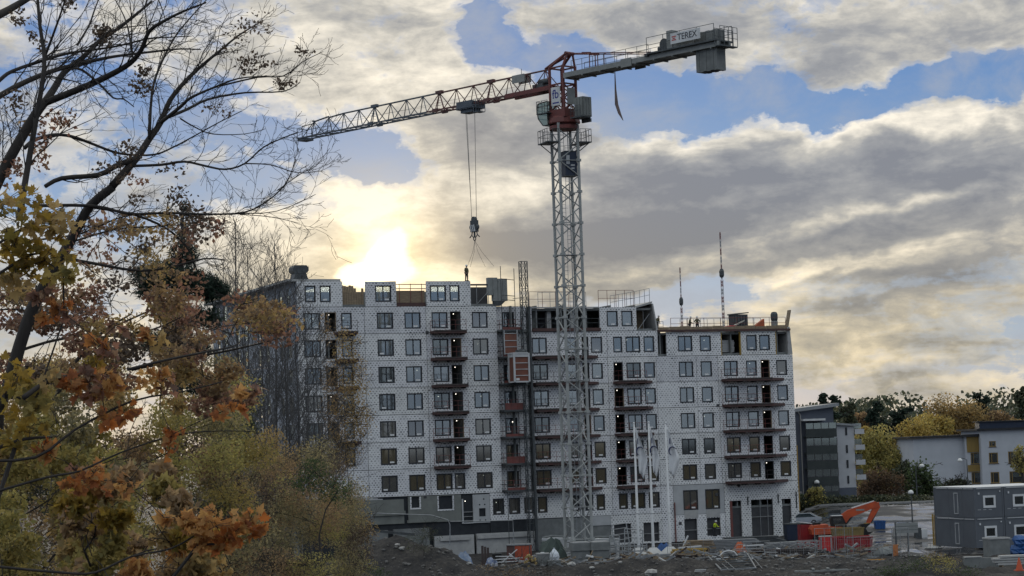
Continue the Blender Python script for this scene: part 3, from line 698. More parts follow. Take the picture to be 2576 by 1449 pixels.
    for r in range(1, 8): z = slab_z(r)+.6; q.tube((-1.85,-1.3,z), (-1.85,.6,z), .03); q.tube((.55,-1.3,z), (.5,.5,z), .03)
    q.build('scaffold_standard', M_STEEL_D, BLD)
build_block()
def on_block(a, y, z): return FM @ Vector((a, y, z))
def lamps():
    me = MB().lump((0,0,0), .055, 0, (1,1,1)).mesh('work_lamp', M_LAMP)
    ords = ['ground floor', 'first floor', 'second floor', 'third floor', 'fourth floor', 'fifth floor', 'sixth floor', 'seventh floor', 'eighth floor', 'top floor']
    colm = [(-23.3, 'corner window by the bare trees'), (-21.2, 'dark door at the left corner'), (-19.4, 'narrow window left of the long wall joint'), (-15, 'first wide window right of the long wall joint'), (-11.9, 'second wide window right of the long wall joint'), (-8.7, 'balcony window left of the balcony door'), (-6.8, 'left balcony door'), (-4.0, 'wide window left of the hoist'), (-.3, 'window behind the hoist landings'), (3.1, 'wide window right of the hoist'), (6.9, 'window behind the crane mast'), (8.7, 'dark door right behind the crane mast'), (10, 'window just right of the crane mast'), (12.7, 'dark balcony door above the flag poles'), (14.6, 'wide window above the flag poles'), (16.6, 'single window above the flag poles'), (18.3, 'roof notch'), (21.3, 'wide window of the right part'), (23.9, 'single window of the right part'), (27, 'wide window over the right balconies'), (29.8, 'single window over the right balconies'), (31.6, 'right balcony door'), (33.8, 'last window by the right corner')]
    seen = set()
    for a, y, z in LAMPS:
        o = put('work_lamp', me, None, None, on_block(a, y, z))
        f = ords[max(0, min(9, int(math.floor((z - .89)/2.95))))]; c = min(colm, key=lambda q: abs(q[0]-a))[1]
        lb = 'lit work lamp on the %s, %s' % (f, c)
        if lb in seen: lb = 'second, lower work lamp on the %s, %s' % (f, c)
        seen.add(lb)
        tag(o, lb, 'lamp', 'work lamps lit inside the unfinished block')
lamps()
# ------------------------------------------------------------------ tower crane
CX, CY = 5.7, 215.0
JA = math.atan2(30.0, -28.2)
CRANE = thing('tower_crane', 'tall tower crane with grey lattice mast, red turntable and long lattice jib', 'crane', (CX, CY, 0), JA)
MR = Matrix.Rotation(math.radians(20) - JA, 4, 'Z')
Z_TOP = 42.6; JZ = 47.05
def cpt(x, y=0): return Vector((CX + x*math.cos(JA) - y*math.sin(JA), CY + x*math.sin(JA) + y*math.cos(JA), 0))
def crane_z(u, v, x, y=0): return at(u, v, cpt(x, y).y).z
def text_mesh(name, s, size, m, parent, M, depth=.01):
    c = bpy.data.curves.new(name, 'FONT'); c.body = s; c.size = size; c.extrude = depth; c.align_x = 'CENTER'; c.align_y = 'CENTER'
    c.materials.append(m)
    tmp = bpy.data.objects.new(name, c); COL.objects.link(tmp); bpy.context.view_layer.update()
    me = bpy.data.meshes.new_from_object(tmp.evaluated_get(bpy.context.evaluated_depsgraph_get())); bpy.data.objects.remove(tmp); bpy.data.curves.remove(c)
    if not me.materials: me.materials.append(m)
    o = put(name, me, parent); o.matrix_local = M; return o
M_CABG = mat('cabinet_grey', (.20,.21,.20), (.15,.16,.155), .6, 1.2)
M_JRED = mat('jib_red', (.15,.05,.045), (.09,.05,.05), .6, 1.2)
def build_crane():
    h = 1.0; sec = 3.05; n = 13; z0 = 2.3
    sec = (Z_TOP - z0)/n
    cs = [MR @ Vector((sx*h, sy*h, 0)) for sx, sy in ((-1,-1), (1,-1), (1,1), (-1,1))]
    legs = MB()
    for c in cs: legs.path([c + Vector((0,0,z0-.8)), c + Vector((0,0,Z_TOP+.6))], .145, 8)
    legs.build('mast_leg', M_MAST, CRANE)
    for k in range(n):
        q = MB(); a = z0 + k*sec
        for f in range(4):
            p, s = cs[f], cs[(f+1) % 4]
            m = 1
            for j in range(m):
                za, zb = a + sec*j/m, a + sec*(j+1)/m; zm = (za+zb)/2
                q.tube(p + Vector((0,0,za+.05)), s + Vector((0,0,zm)), .062, n=5); q.tube(s + Vector((0,0,zm)), p + Vector((0,0,zb-.05)), .062, n=5)
            if k % 2 == 0 or f % 2: q.tube(p + Vector((0,0,a)), s + Vector((0,0,a)), .05, n=5)
        for c in cs: q.cbox(c + Vector((0,0,a)), (.38,.38,.26))
        q.build('mast_lacing', M_MAST, CRANE)
    q = MB()                                                            # ladder with rest decks inside the mast
    for k in range(n):
        a = z0 + k*sec; x = .25 if k % 2 else -.25
        for dx in (-.2, .2): q.tube(MR @ Vector((x+dx, .25, a)), MR @ Vector((x+dx+.1, .45, a+sec)), .025, n=4)
        for j in range(8): zz = a + sec*j/8; q.tube(MR @ Vector((x-.2, .3, zz)), MR @ Vector((x+.2, .3, zz)), .018, n=4)
        if k % 4 == 1:
            M = MR @ Matrix.Translation((0, .35, a)); q.box(-.85, .85, -.55, .5, -.03, .03, M)
        for j in range(3):
            zz = a + sec*(j+.5)/3; pts = [MR @ Vector((x + .38*math.cos(t), .35 - .45*math.sin(t)*.9, zz)) for t in np.linspace(0, PI, 6)]; q.path(pts, .016, 4)
    q.tube(MR @ Vector((.55, .55, z0)), MR @ Vector((.55, .55, Z_TOP)), .05, n=5)
    q.build('mast_ladder', M_STEEL, CRANE)
    # climbing platform under the turntable
    q = MB(); z = Z_TOP - 1.35
    for s in (-1, 1):
        M = MR @ Matrix.Translation((s*1.75, 0, z)); q.box(-.62, .62, -1.3, 1.3, 0, .1, M)
        rail(q, [MR @ Vector((s*2.33, -1.28, z+.1)), MR @ Vector((s*2.33, 1.28, z+.1))], 1.25, .65, .03, (1.0, .5))
        for yy in (-1.28, 1.28): rail(q, [MR @ Vector((s*1.15, yy, z+.1)), MR @ Vector((s*2.33, yy, z+.1))], 1.25, .6, .03, (1.0, .5))
        for yy in (-1, 1): q.tube(MR @ Vector((s*1.05, yy, z-.9)), MR @ Vector((s*2.2, yy, z)), .05, n=5)
    q.build('climbing_platform', M_STEEL_D, CRANE)
    # lift cabin in the mast
    cz = crane_z(1437, 443, 0); q = MB(); M = MR @ Matrix.Translation((.25, -.35, cz))
    q.box(-.62, .62, -.55, .55, 0, 2.35, M); o = q.build('lift_cabin', M_BLUEDARK, CRANE)
    q = MB(); q.box(-.52, -.16, -.575, -.553, 1.1, 2.0, M); q.box(-.05, .38, -.575, -.553, .92, 1.08, M); q.box(.0, .33, -.575, -.553, .62, .76, M); q.build('cabin_sign', M_GREYBOARD, o)
    q = MB(); [q.box(-.66, .66, -.6, .6, zz, zz+.07, M) for zz in (-.09, 2.352)]; rail(q, [M @ Vector((-.62, -.55, 2.43)), M @ Vector((.62, -.55, 2.43))], .5, .6, .02); q.build('cabin_frame', M_STEEL_D, o)
    # turntable
    q = MB(); q.lathe([(1.5, -.1), (1.5, .25), (1.15, .3), (1.15, .5)], (0,0,Z_TOP+.15), 20); q.build('slewing_ring', M_CRED, CRANE)
    q = MB(); q.lathe([(1.55, .5), (1.62, .6), (1.5, 1.1), (1.05, 1.35), (1.0, 1.7)], (0,0,Z_TOP+.1), 8); q.box(-1.25, 1.25, -1.1, 1.1, Z_TOP+1.2, Z_TOP+2.0); q.build('turntable', M_CRED, CRANE)
    q = MB(); za = Z_TOP + 1.9; zb = JZ + .1                          # red tower head
    hs = [(-.95, -.85), (.95, -.85), (.95, .85), (-.95, .85)]
    for x, y in hs: q.box(x-.105, x+.105, y-.105, y+.105, za, JZ+1.9)
    for f in range(4):
        (xa, ya), (xb, yb) = hs[f], hs[(f+1) % 4]; m = 2
        for j in range(m):
            zc, zd = za + (zb-za)*j/m, za + (zb-za)*(j+1)/m
            q.tube((xa,ya,zc), (xb,yb,zd), .07, n=5); q.tube((xb,yb,zc), (xa,ya,zd), .07, n=5)
        for zz in (zb, JZ+1.8): q.tube((xa,ya,zz), (xb,yb,zz), .09, n=5)
    q.build('tower_head', M_CRED, CRANE)
    q = MB(); ap = Vector((-1.1, 0, JZ+3.1))
    for y in (-.8, .8):
        q.path([(.95, y, JZ+1.9), (-1.0, y*.45, JZ+3.1)], .13, 6); q.path([(-.95, y, JZ+1.9), (-1.15, y*.45, JZ+3.1)], .11, 6); q.path([(2.4, 0, JZ+2.05), (-1.0, y*.45, JZ+3.1)], .12, 6)
    q.tube((-1.1, -.6, JZ+3.1), (-1.1, .6, JZ+3.1), .16, n=8); q.cbox((-.95, 0, JZ+3.05), (.5, .8, .24), ry=-.15); q.build('apex_frame', M_CRED, CRANE)
    # name board on the tower head
    q = MB(); q.box(-.62, .62, 1.0, 1.06, JZ-2.05, JZ-.2); o = q.build('name_board', M_WHITE, CRANE)
    B = mat('logo_blue', (.02,.03,.22), (.03,.04,.25), .5)
    text_mesh('lettering', 'fb', 1.25, B, o, Matrix.Translation((0, 1.075, JZ-.95)) @ Matrix.Rotation(PI, 4, 'Z') @ Matrix.Rotation(PI/2, 4, 'X'))
    MB().box(-.45, .45, 1.062, 1.07, JZ-1.85, JZ-1.72).build('small_print', B, o)
    q = MB(); q.box(-1.13, -1.09, -.55, .55, JZ-2.0, JZ-.35); q.build('name_board', M_CGREY, CRANE)
    # driver's cab
    G = glassmat('cab_glass', (.7,.9,.85), .2, .55, (.015,.035,.032))
    q = MB(); prof = [(.9, 0), (1.5, 0), (2.15, .75), (2.3, 1.6), (2.15, 2.25), (.9, 2.35)]
    M = Matrix.Translation((0, 0, Z_TOP+.55))
    q.prism(prof, .05, 1.45, M); cab = q.build('cab', G, CRANE)
    q = MB()
    for y in (.03, 1.47):
        for p, s in zip(prof, prof[1:]): q.tube((p[0], y, p[1]+Z_TOP+.55), (s[0], y, s[1]+Z_TOP+.55), .05, n=5)
    for p in prof: q.tube((p[0], .03, p[1]+Z_TOP+.55), (p[0], 1.47, p[1]+Z_TOP+.55), .045, n=5)
    q.build('cab_frame', M_STEEL_D, cab)
    q = MB(); q.box(.6, 2.2, -1.5, 1.65, Z_TOP+1.7, Z_TOP+1.8); rail(q, [(2.2, 1.6, Z_TOP+1.8), (.6, 1.65, Z_TOP+1.8)], 1.2, .7, .03); rail(q, [(2.2,-1.5,Z_TOP+1.8), (2.2,1.6,Z_TOP+1.8)], 1.2, .8, .03); q.build('cab_walkway', M_STEEL_D, CRANE)
    # switch cabinets beyond the turntable
    q = MB(); q.box(-3.0, -1.65, -.75, .75, Z_TOP+.9, Z_TOP+1.0); q.box(-2.9, -1.7, -.95, -.75, Z_TOP+.55, Z_TOP+.9); rail(q, [(-3.0,.7,Z_TOP+1.0), (-1.7,.7,Z_TOP+1.0)], 1.1, .5, .03); q.build('cabinet_deck', M_STEEL_D, CRANE)
    q = MB(); q.box(-3.15, -2.0, -.75, .45, Z_TOP+1.0, Z_TOP+2.95); o = q.build('switch_cabinet', M_CABG, CRANE)
    q = MB()
    for x in (-3.12, -2.74, -2.36): q.box(x, x+.33, .453, .50, Z_TOP+1.1, Z_TOP+2.85)
    for y in (-.70, -.32, .06): q.box(-3.20, -3.153, y, y+.33, Z_TOP+1.1, Z_TOP+2.85)
    q.build('cabinet_door', M_CABG, o)
    # jib
    w, ht, x0, x1, m = .68, 1.92, 1.05, 41.3, 15; dx = (x1-x0)/m
    for k in range(m):
        q = MB(); a, b = x0 + dx*k, x0 + dx*(k+1); c = (a+b)/2; last = k == m-1
        tp = ht if k < 13 else ht - .12*(k-12)
        for s in (-1, 1):
            q.tube((a, s*w, JZ), (b, s*w, JZ), .10 if k > 3 else .13, n=4)
            q.tube((a, s*w, JZ), (c, 0, JZ+tp), .05, n=5); q.tube((c, 0, JZ+tp), (b, s*w, JZ), .05, n=5)
        q.tube((a, -w, JZ), (b, w, JZ), .04, n=4); q.tube((a, -w, JZ), (a, w, JZ), .045, n=4); q.tube((c, -w, JZ), (c, w, JZ), .04, n=4); q.tube((c, w, JZ), (a, -w, JZ), .03, n=4)
        ta = a + dx/2 if k == 0 else c - dx; 
        q.tube((c-dx if k else x0, 0, JZ+ht), (c, 0, JZ+tp), .10, n=6)
        if k in (3, 6, 10): q.cbox((c, 0, JZ+tp+.06), (.95, .36, .34)); [q.tube((c, 0, JZ+tp), (c, s*w, JZ), .06, n=5) for s in (-1, 1)]; q.cbox((c, -w, JZ), (.8,.2,.36)); q.cbox((c, w, JZ), (.8,.2,.36))
        if k in (3, 6, 10):
            for j in range(5): zz = JZ + .3 + .3*j; q.tube((c+.25, -.35, zz), (c+.25, .35, zz), .02, n=4)
        if last:
            for s in (-1, 1): q.tube((b, s*w, JZ), (b, s*w, JZ+1.25), .05, n=5); q.tube((b, s*w, JZ+1.25), (c, 0, JZ+1.5), .05, n=5); q.tube((b+.9, s*w, JZ), (b+.9, s*w, JZ+1.15), .045, n=5); q.tube((b, s*w, JZ), (b+.9, s*w, JZ), .09, n=4); q.tube((b+.9, s*w, JZ+1.1), (b, s*w, JZ+1.1), .035, n=4)
            q.cbox((b+.3, 0, JZ-.15), (1.3, 1.3, .3)); q.lathe([(.22,-.06),(.22,.06)], (c, 0, JZ+1.75), 10); q.tube((b+.9,-w,JZ+1.1), (b+.9,w,JZ+1.1), .035, n=4)
        q.build('jib_section', M_JRED if k < 7 else M_JIB, CRANE)
    q = MB()
    for s in (-1, 1): q.box(.9, 7.6, s*w-.12, s*w+.12, JZ-.28, JZ+.16)
    q.build('jib_foot_beam', M_CRED, CRANE)
    q = MB(); q.tube((1, .1, JZ+.85), (40.6, .05, JZ+.9), .014, n=4); q.tube((1.5, .25, JZ-.3), (41.3, .2, JZ-.25), .016, n=4); q.tube((14, -.2, JZ+.5), (40.6, 0, JZ+1.45), .012, n=4); q.build('trolley_rope', M_STEEL_D, CRANE)
    q = MB(); q.box(5.0, 6.8, .42, .5, JZ+1.15, JZ+1.95); q.box(5.0, 6.8, -.5, -.42, JZ+1.15, JZ+1.95); q.tube((5.4,.45,JZ+1.9), (5.4,.45,JZ+2.5), .03, n=4); q.build('jib_sign', M_CGREY, CRANE)
    q = MB(); q.box(2.4, 3.9, -.45, .45, JZ+.15, JZ+.6); q.tube((1.9,0,JZ+.8), (3.3,0,JZ+.8), .3, n=10); q.build('trolley_winch', M_STEEL_D, CRANE)
    # counter-jib
    ex = -21.3
    q = MB(); q.box(ex, -.9, -.95, -.62, JZ+.56, JZ+1.05); q.box(ex, -.9, .62, .95, JZ+.56, JZ+1.05); q.box(ex+.1, -.95, -.6, .6, JZ+.60, JZ+.68)
    for x in np.arange(-20.5, -1, 2.4): q.box(x-.06, x+.06, -1.02, 1.02, JZ+.44, JZ+.555)
    q.box(-10.4, -9.0, .955, 1.03, JZ+.36, JZ+1.18); q.box(-10.4, -9.0, -1.03, -.955, JZ+.36, JZ+1.18); q.build('counter_jib_beam', M_CGREY, CRANE)
    q = MB(); q.box(ex, -12.7, -1.3, 1.3, JZ+1.06, JZ+1.2); q.prism([(-12.7, JZ+1.2), (-12.7, JZ+.9), (-12.1, JZ+1.06)], -1.2, 1.2); q.build('counter_jib_deck', M_STEEL_D, CRANE)
    q = MB(); 
    for s in (-1, 1): rail(q, [(-2.2, s*.92, JZ+1.05), (-12.6, s*.92, JZ+1.05)], 1.05, 1.5, .026, (1.0, .5)); rail(q, [(-12.7, s*1.25, JZ+1.2), (ex+.1, s*1.25, JZ+1.2)], 1.45, 2.1, .03, (1.0, .5))
    rail(q, [(ex+.05,-1.25,JZ+.6), (ex+.05,1.25,JZ+.6)], 1.6, .6, .03); q.box(ex-.6, ex, -1.2, 1.2, JZ+.5, JZ+.6); rail(q, [(ex-.6,-1.2,JZ+.6), (ex-.6,1.2,JZ+.6)], 1.75, .6, .03, (1.0,.7,.4)); q.build('counter_jib_rail', M_STEEL_D, CRANE)
    q = MB()
    for s in (-1, 1):
        p0, p1 = Vector((-1.1, s*.45, JZ+3.05)), Vector((-12.9, s*.9, JZ+1.3)); q.tube(p0, p1, .055, n=6)
        for f, r in ((.22, .16), (.27, .16)): 
            c = p0.lerp(p1, f); q.cbox(c, (.62, .14, .22), ry=-.148)
        for f in (.28, .35): c = p0.lerp(p1, f); q.tube((c.x, c.y, JZ+1.1), c, .05, n=4)
    q.build('pendant_bar', M_CRED, CRANE)
    bx0, bx1 = -20.9, -18.3; zb, zt = crane_z(1759, 184, -18.3, .7), crane_z(1816, 71.4, -20.9, .7)
    for k in range(6):
        a = bx0 + (bx1-bx0)*k/6; q = MB(); q.box(a+.012, a+(bx1-bx0)/6-.012, -.6, .6 + .02*(k % 2), zb + .05*(k % 2), zt - .04*(k % 2)); q.build('ballast_slab', M_CONC, CRANE)
    sz0 = crane_z(1716, 111, -15.9, 1.3)
    q = MB(); q.box(-19.6, -15.9, 1.32, 1.38, sz0, sz0+1.0); o = q.build('maker_sign', M_WHITE, CRANE)
    D = mat('sign_dark', (.05,.052,.06), (.06,.062,.07), .5); R_ = mat('sign_red', (.45,.06,.05), (.4,.06,.05), .5)
    TM = lambda x, z: Matrix.Translation((x, 1.392, z)) @ Matrix.Rotation(PI, 4, 'Z') @ Matrix.Rotation(PI/2, 4, 'X')
    text_mesh('lettering', 'TEREX', .84, D, o, TM(-18.0, sz0+.52), .012)
    q = MB(); q.box(-16.62, -16.08, 1.383, 1.395, sz0+.62, sz0+.72); q.box(-16.62, -16.08, 1.383, 1.395, sz0+.30, sz0+.40); q.box(-16.5, -16.2, 1.383, 1.395, sz0+.45, sz0+.55); q.build('emblem', R_, o)
    q = MB(); q.box(-15.75, -15.05, .1, 1.0, JZ+1.21, JZ+2.95); q.build('switch_cabinet', M_CGREY, CRANE)
    q = MB(); q.tube((-14.4, -.5, JZ+1.85), (-14.4, .7, JZ+1.85), .55, n=14); q.box(-14.9, -13.6, -.6, .6, JZ+1.21, JZ+1.4); q.tube((-13.7,0,JZ+1.6), (-13.2,0,JZ+1.6), .3, n=10); q.build('hoist_winch', M_STEEL_D, CRANE)
    q = MB(); q.box(-18.2, -15.0, -.9, .9, JZ+1.21, JZ+1.9); q.build('drive_housing', M_CGREY, CRANE)
    # trolley with its man basket
    tx = 13.7
    q = MB(); q.box(tx-1.3, tx+1.3, -.85, .85, JZ-.5, JZ-.2); q.box(tx-.9, tx+.9, -.6, .6, JZ-.85, JZ-.5)
    for s in (-1, 1): q.box(tx-1.2, tx+1.2, s*.85-.06, s*.85+.06, JZ-.4, JZ+.3)
    for x in (-1, 1): q.tube((tx+x, -.9, JZ+.2), (tx+x, .9, JZ+.2), .1, n=8)
    rail(q, [(tx-2.1, .8, JZ-1.0), (tx-1.3, .8, JZ-1.0)], 1.3, .4, .03); q.box(tx-2.1, tx-1.3, -.1, .85, JZ-1.05, JZ-.98); rail(q, [(tx-2.1,-.1,JZ-1.0), (tx-2.1,.8,JZ-1.0)], 1.3, .5, .03); q.build('trolley', M_JIB, CRANE)
    # ropes and hook block
    hz = crane_z(1194, 552, tx); q = MB()
    for x, y, bx in ((-.95,.3,-.5), (-.3,-.3,-.22), (.45,.3,.22), (.95,-.3,.5)): q.tube((tx+x, y, JZ-.6), (tx+bx, y*.4, hz+.1), .022, n=4)
    q.build('hoist_rope', M_STEEL_D, CRANE)
    q = MB()
    q.tube((tx, -.16, hz), (tx, .16, hz), .30, n=14); q.tube((tx-.30, -.16, hz-.8), (tx-.30, .16, hz-.8), .31, n=14); q.tube((tx+.30, -.16, hz-.8), (tx+.30, .16, hz-.8), .31, n=14)
    q.box(tx-.42, tx+.42, -.2, .2, hz-1.3, hz-.1); q.tube((tx, 0, hz-1.3), (tx, 0, hz-1.8), .1, n=8)
    for s in (-1, 1): q.path([(tx+s*.35, 0, hz-1.3), (tx+s*.42, 0, hz-1.6), (tx+s*.75, 0, hz-1.85)], .06, 6); q.path([(tx+s*.42, 0, hz-1.6), (tx+s*.2, 0, hz-1.85)], .05, 6)
    q.path([(tx + .16*math.cos(t), 0, hz-2.0 + .2*math.sin(t)) for t in np.linspace(-4.4, 1.2, 12)], .06, 6); hk = q.build('hook_block', M_STEEL_D, CRANE)
    q = MB()
    for k in range(3): a = tx-.36+.27*k; q.prism([(a, hz-1.25), (a+.12, hz-1.25), (a+.30, hz-.55), (a+.18, hz-.55)], .205, .215)
    q.build('warning_stripe', M_WHITE, hk)
    ring = cpt(tx); ring.z = hz-2.2
    q = MB()
    for dx_, e in ((-.9, .1), (-.55, -.1), (1.0, .1), (1.9, 0)):
        b = Vector((dx_, e, (CAM_Z+18.75) - ring.z)); q.path([Vector((0,0,0)), b*.45 + Vector((-.14*np.sign(dx_),0,0)), b], .02, 4)
    s = q.build('lifting_sling', M_STEEL_D); s.location = ring; tag(s, 'four thin lifting slings hanging slack from the crane hook onto the roof', 'sling')
    # banner strip under the counter-jib
    bz = JZ; top = cpt(-7.9, .7); q = MB(); pts = []
    zs = [crane_z(1563, v, -7.9, .7) for v in (180, 225, 262, 285, 303)]
    for (wd, off), z in zip(((.04, 0), (.09, 0), (.17, .05), (.15, .3), (.04, .62)), zs): pts.append((off, wd, z))
    vs = []
    for off, wd, z in pts: vs += [(off-wd, 0, z), (off+wd, .06, z), (off+wd*.6, .12, z), (off-wd*.6, .1, z)]
    q.add(vs, [(4*i+k, 4*i+(k+1) % 4, 4*i+4+(k+1) % 4, 4*i+4+k) for i in range(len(pts)-1) for k in range(4)])
    o = q.build('wind_strip', mat('faded_cloth', (.20,.15,.14), (.15,.12,.12), .8)); o.location = (top.x, top.y, 0); tag(o, 'faded cloth strip hanging loose under the counter-jib of the crane', 'cloth strip')
    # foot of the mast
    q = MB()
    for c in cs: q.cbox(c + Vector((0,0,1.3)), (.6,.6,.35))
    q.build('mast_foot', M_MAST, CRANE)
build_crane()
for u, lab in ((1460, 'square grey concrete ballast block with a cap, under the left leg of the crane mast'), (1508, 'square grey concrete ballast block with a cap, under the right leg of the crane mast')):
    p = at(u, 1400, 212.6); t = thing('ballast_block', lab, 'concrete block', (p.x, 212.6, 0), math.radians(8), 'concrete blocks at the crane foot')
    MB().prism([(-.78,-.3), (.78,-.3), (.83,1.3), (-.83,1.3)], -.8, .8).build('block_body', M_CONC, t); MB().box(-.93, .93, -.93, .93, 1.31, 2.05).build('block_cap', M_CONC, t)
    MB().box(-.8, .8, -.8, .8, 2.055, 2.14).build('cap_plate', M_CONC_L, t)

# ------------------------------------------------------------------ facade hoist
def build_hoist():
    o0 = on_block(.75, -1.6, 0); T = thing('facade_hoist', 'rack and pinion builders hoist with orange boarded cage on a lattice mast', 'hoist', o0, TH)
    top = 32.0; n = 21; q = MB(); h = .36
    for x, y in ((-h,-h), (h,-h), (h,h), (-h,h)): q.tube((x,y,0), (x,y,top), .05, n=5)
    q.build('mast_tube', M_STEEL_D, T)
    for k in range(n):
        a, b = top*k/n, top*(k+1)/n; q = MB(); c = [(-h,-h), (h,-h), (h,h), (-h,h)]
        for f in range(4):
            p, s = c[f], c[(f+1) % 4]
            q.tube((*p, a), (*s, b), .028, n=4); q.tube((*p, b), (*s, b), .03, n=4)
            if k > n-5: q.tube((*s, a), (*p, b), .028, n=4)
        q.build('mast_bracing', M_STEEL_D, T)
    q = MB()
    for z in (6, 12, 18, 24, 28): q.tube((0, .3, z), (-.5, 2.1, z), .035, n=4); q.tube((0, .3, z), (.5, 1.5, z), .035, n=4)
    q.build('wall_tie', M_STEEL, T)
    q = MB(); q.box(.45, .6, -.3, .3, 0, 27); q.build('cable_guide', M_STEEL_D, T)
    # cage
    C = [-2.15, -.42, -1.75, -.2, 18.6, 21.75]; x0, x1, y0, y1, z0, z1 = C
    q = MB(); q.box(x0+.04, x1-.04, y0+.04, y1-.04, z0+.05, z1-.35); cage = q.build('cage', mat('cage_boards', (.20,.072,.045), (.15,.058,.04), .6, 1.2), T)
    q = MB(); t = .09
    for x in (x0, x1): 
        for y in (y0, y1): q.box(x-t, x+t, y-t, y+t, z0, z1)
    for z in (z0, z1-.35, z1): 
        q.box(x0+t, x1-t, y0-t*.8, y0+t, z-.08, z+.08); q.box(x0-t*.8, x0+t, y0+t, y1-t, z-.08, z+.08)
    q.box(x0, x1, y0, y1, z1-.26, z1-.1)
    for k in range(1, 4): z = z0 + (z1-.4-z0)*k/4; q.box(x0+t, x1-t, y0-.03, y0+.035, z-.035, z+.035)
    q.build('cage_frame', mat('cage_frame_white', (.55,.56,.57), (.45,.46,.47), .5), cage)
    q = MB(); q.box(x0+.15, x0+.55, y0-.05, y0-.032, z0+.15, z0+.4); q.build('cage_label', M_WHITE, cage)
    q = MB(); q.lump((x0+1.2, -1, z1+.25), .4, .3, (1.5,1,.6)); q.box(x0+.9, x1-.1, -1.3, -.5, z1+.09, z1+.4); q.build('drive_motor', M_STEEL_D, cage)
    q = MB(); q.box(x0+.3, x1-.3, y0+.2, y1-.2, z0-.35, z0-.02); q.build('buffer', M_BLACK, cage)
    q = MB(); x = -1.95; z = 21.9
    q.box(-2.35, -.9, .35, .42, 21.8, 24.0); g = q.build('landing_gate', mat('gate_boards', (.22,.085,.055), (.16,.07,.05), .6), T)
    q = MB(); [q.box(-2.42, -.85, .28, .345, zz, zz+.08) for zz in (21.75, 22.5, 23.2, 24.0)]; q.box(-2.45, -2.35, .27, .43, 21.7, 24.4); q.box(-.9, -.8, .27, .43, 21.7, 24.4); q.build('gate_frame', M_GREYBOARD, g)
build_hoist()

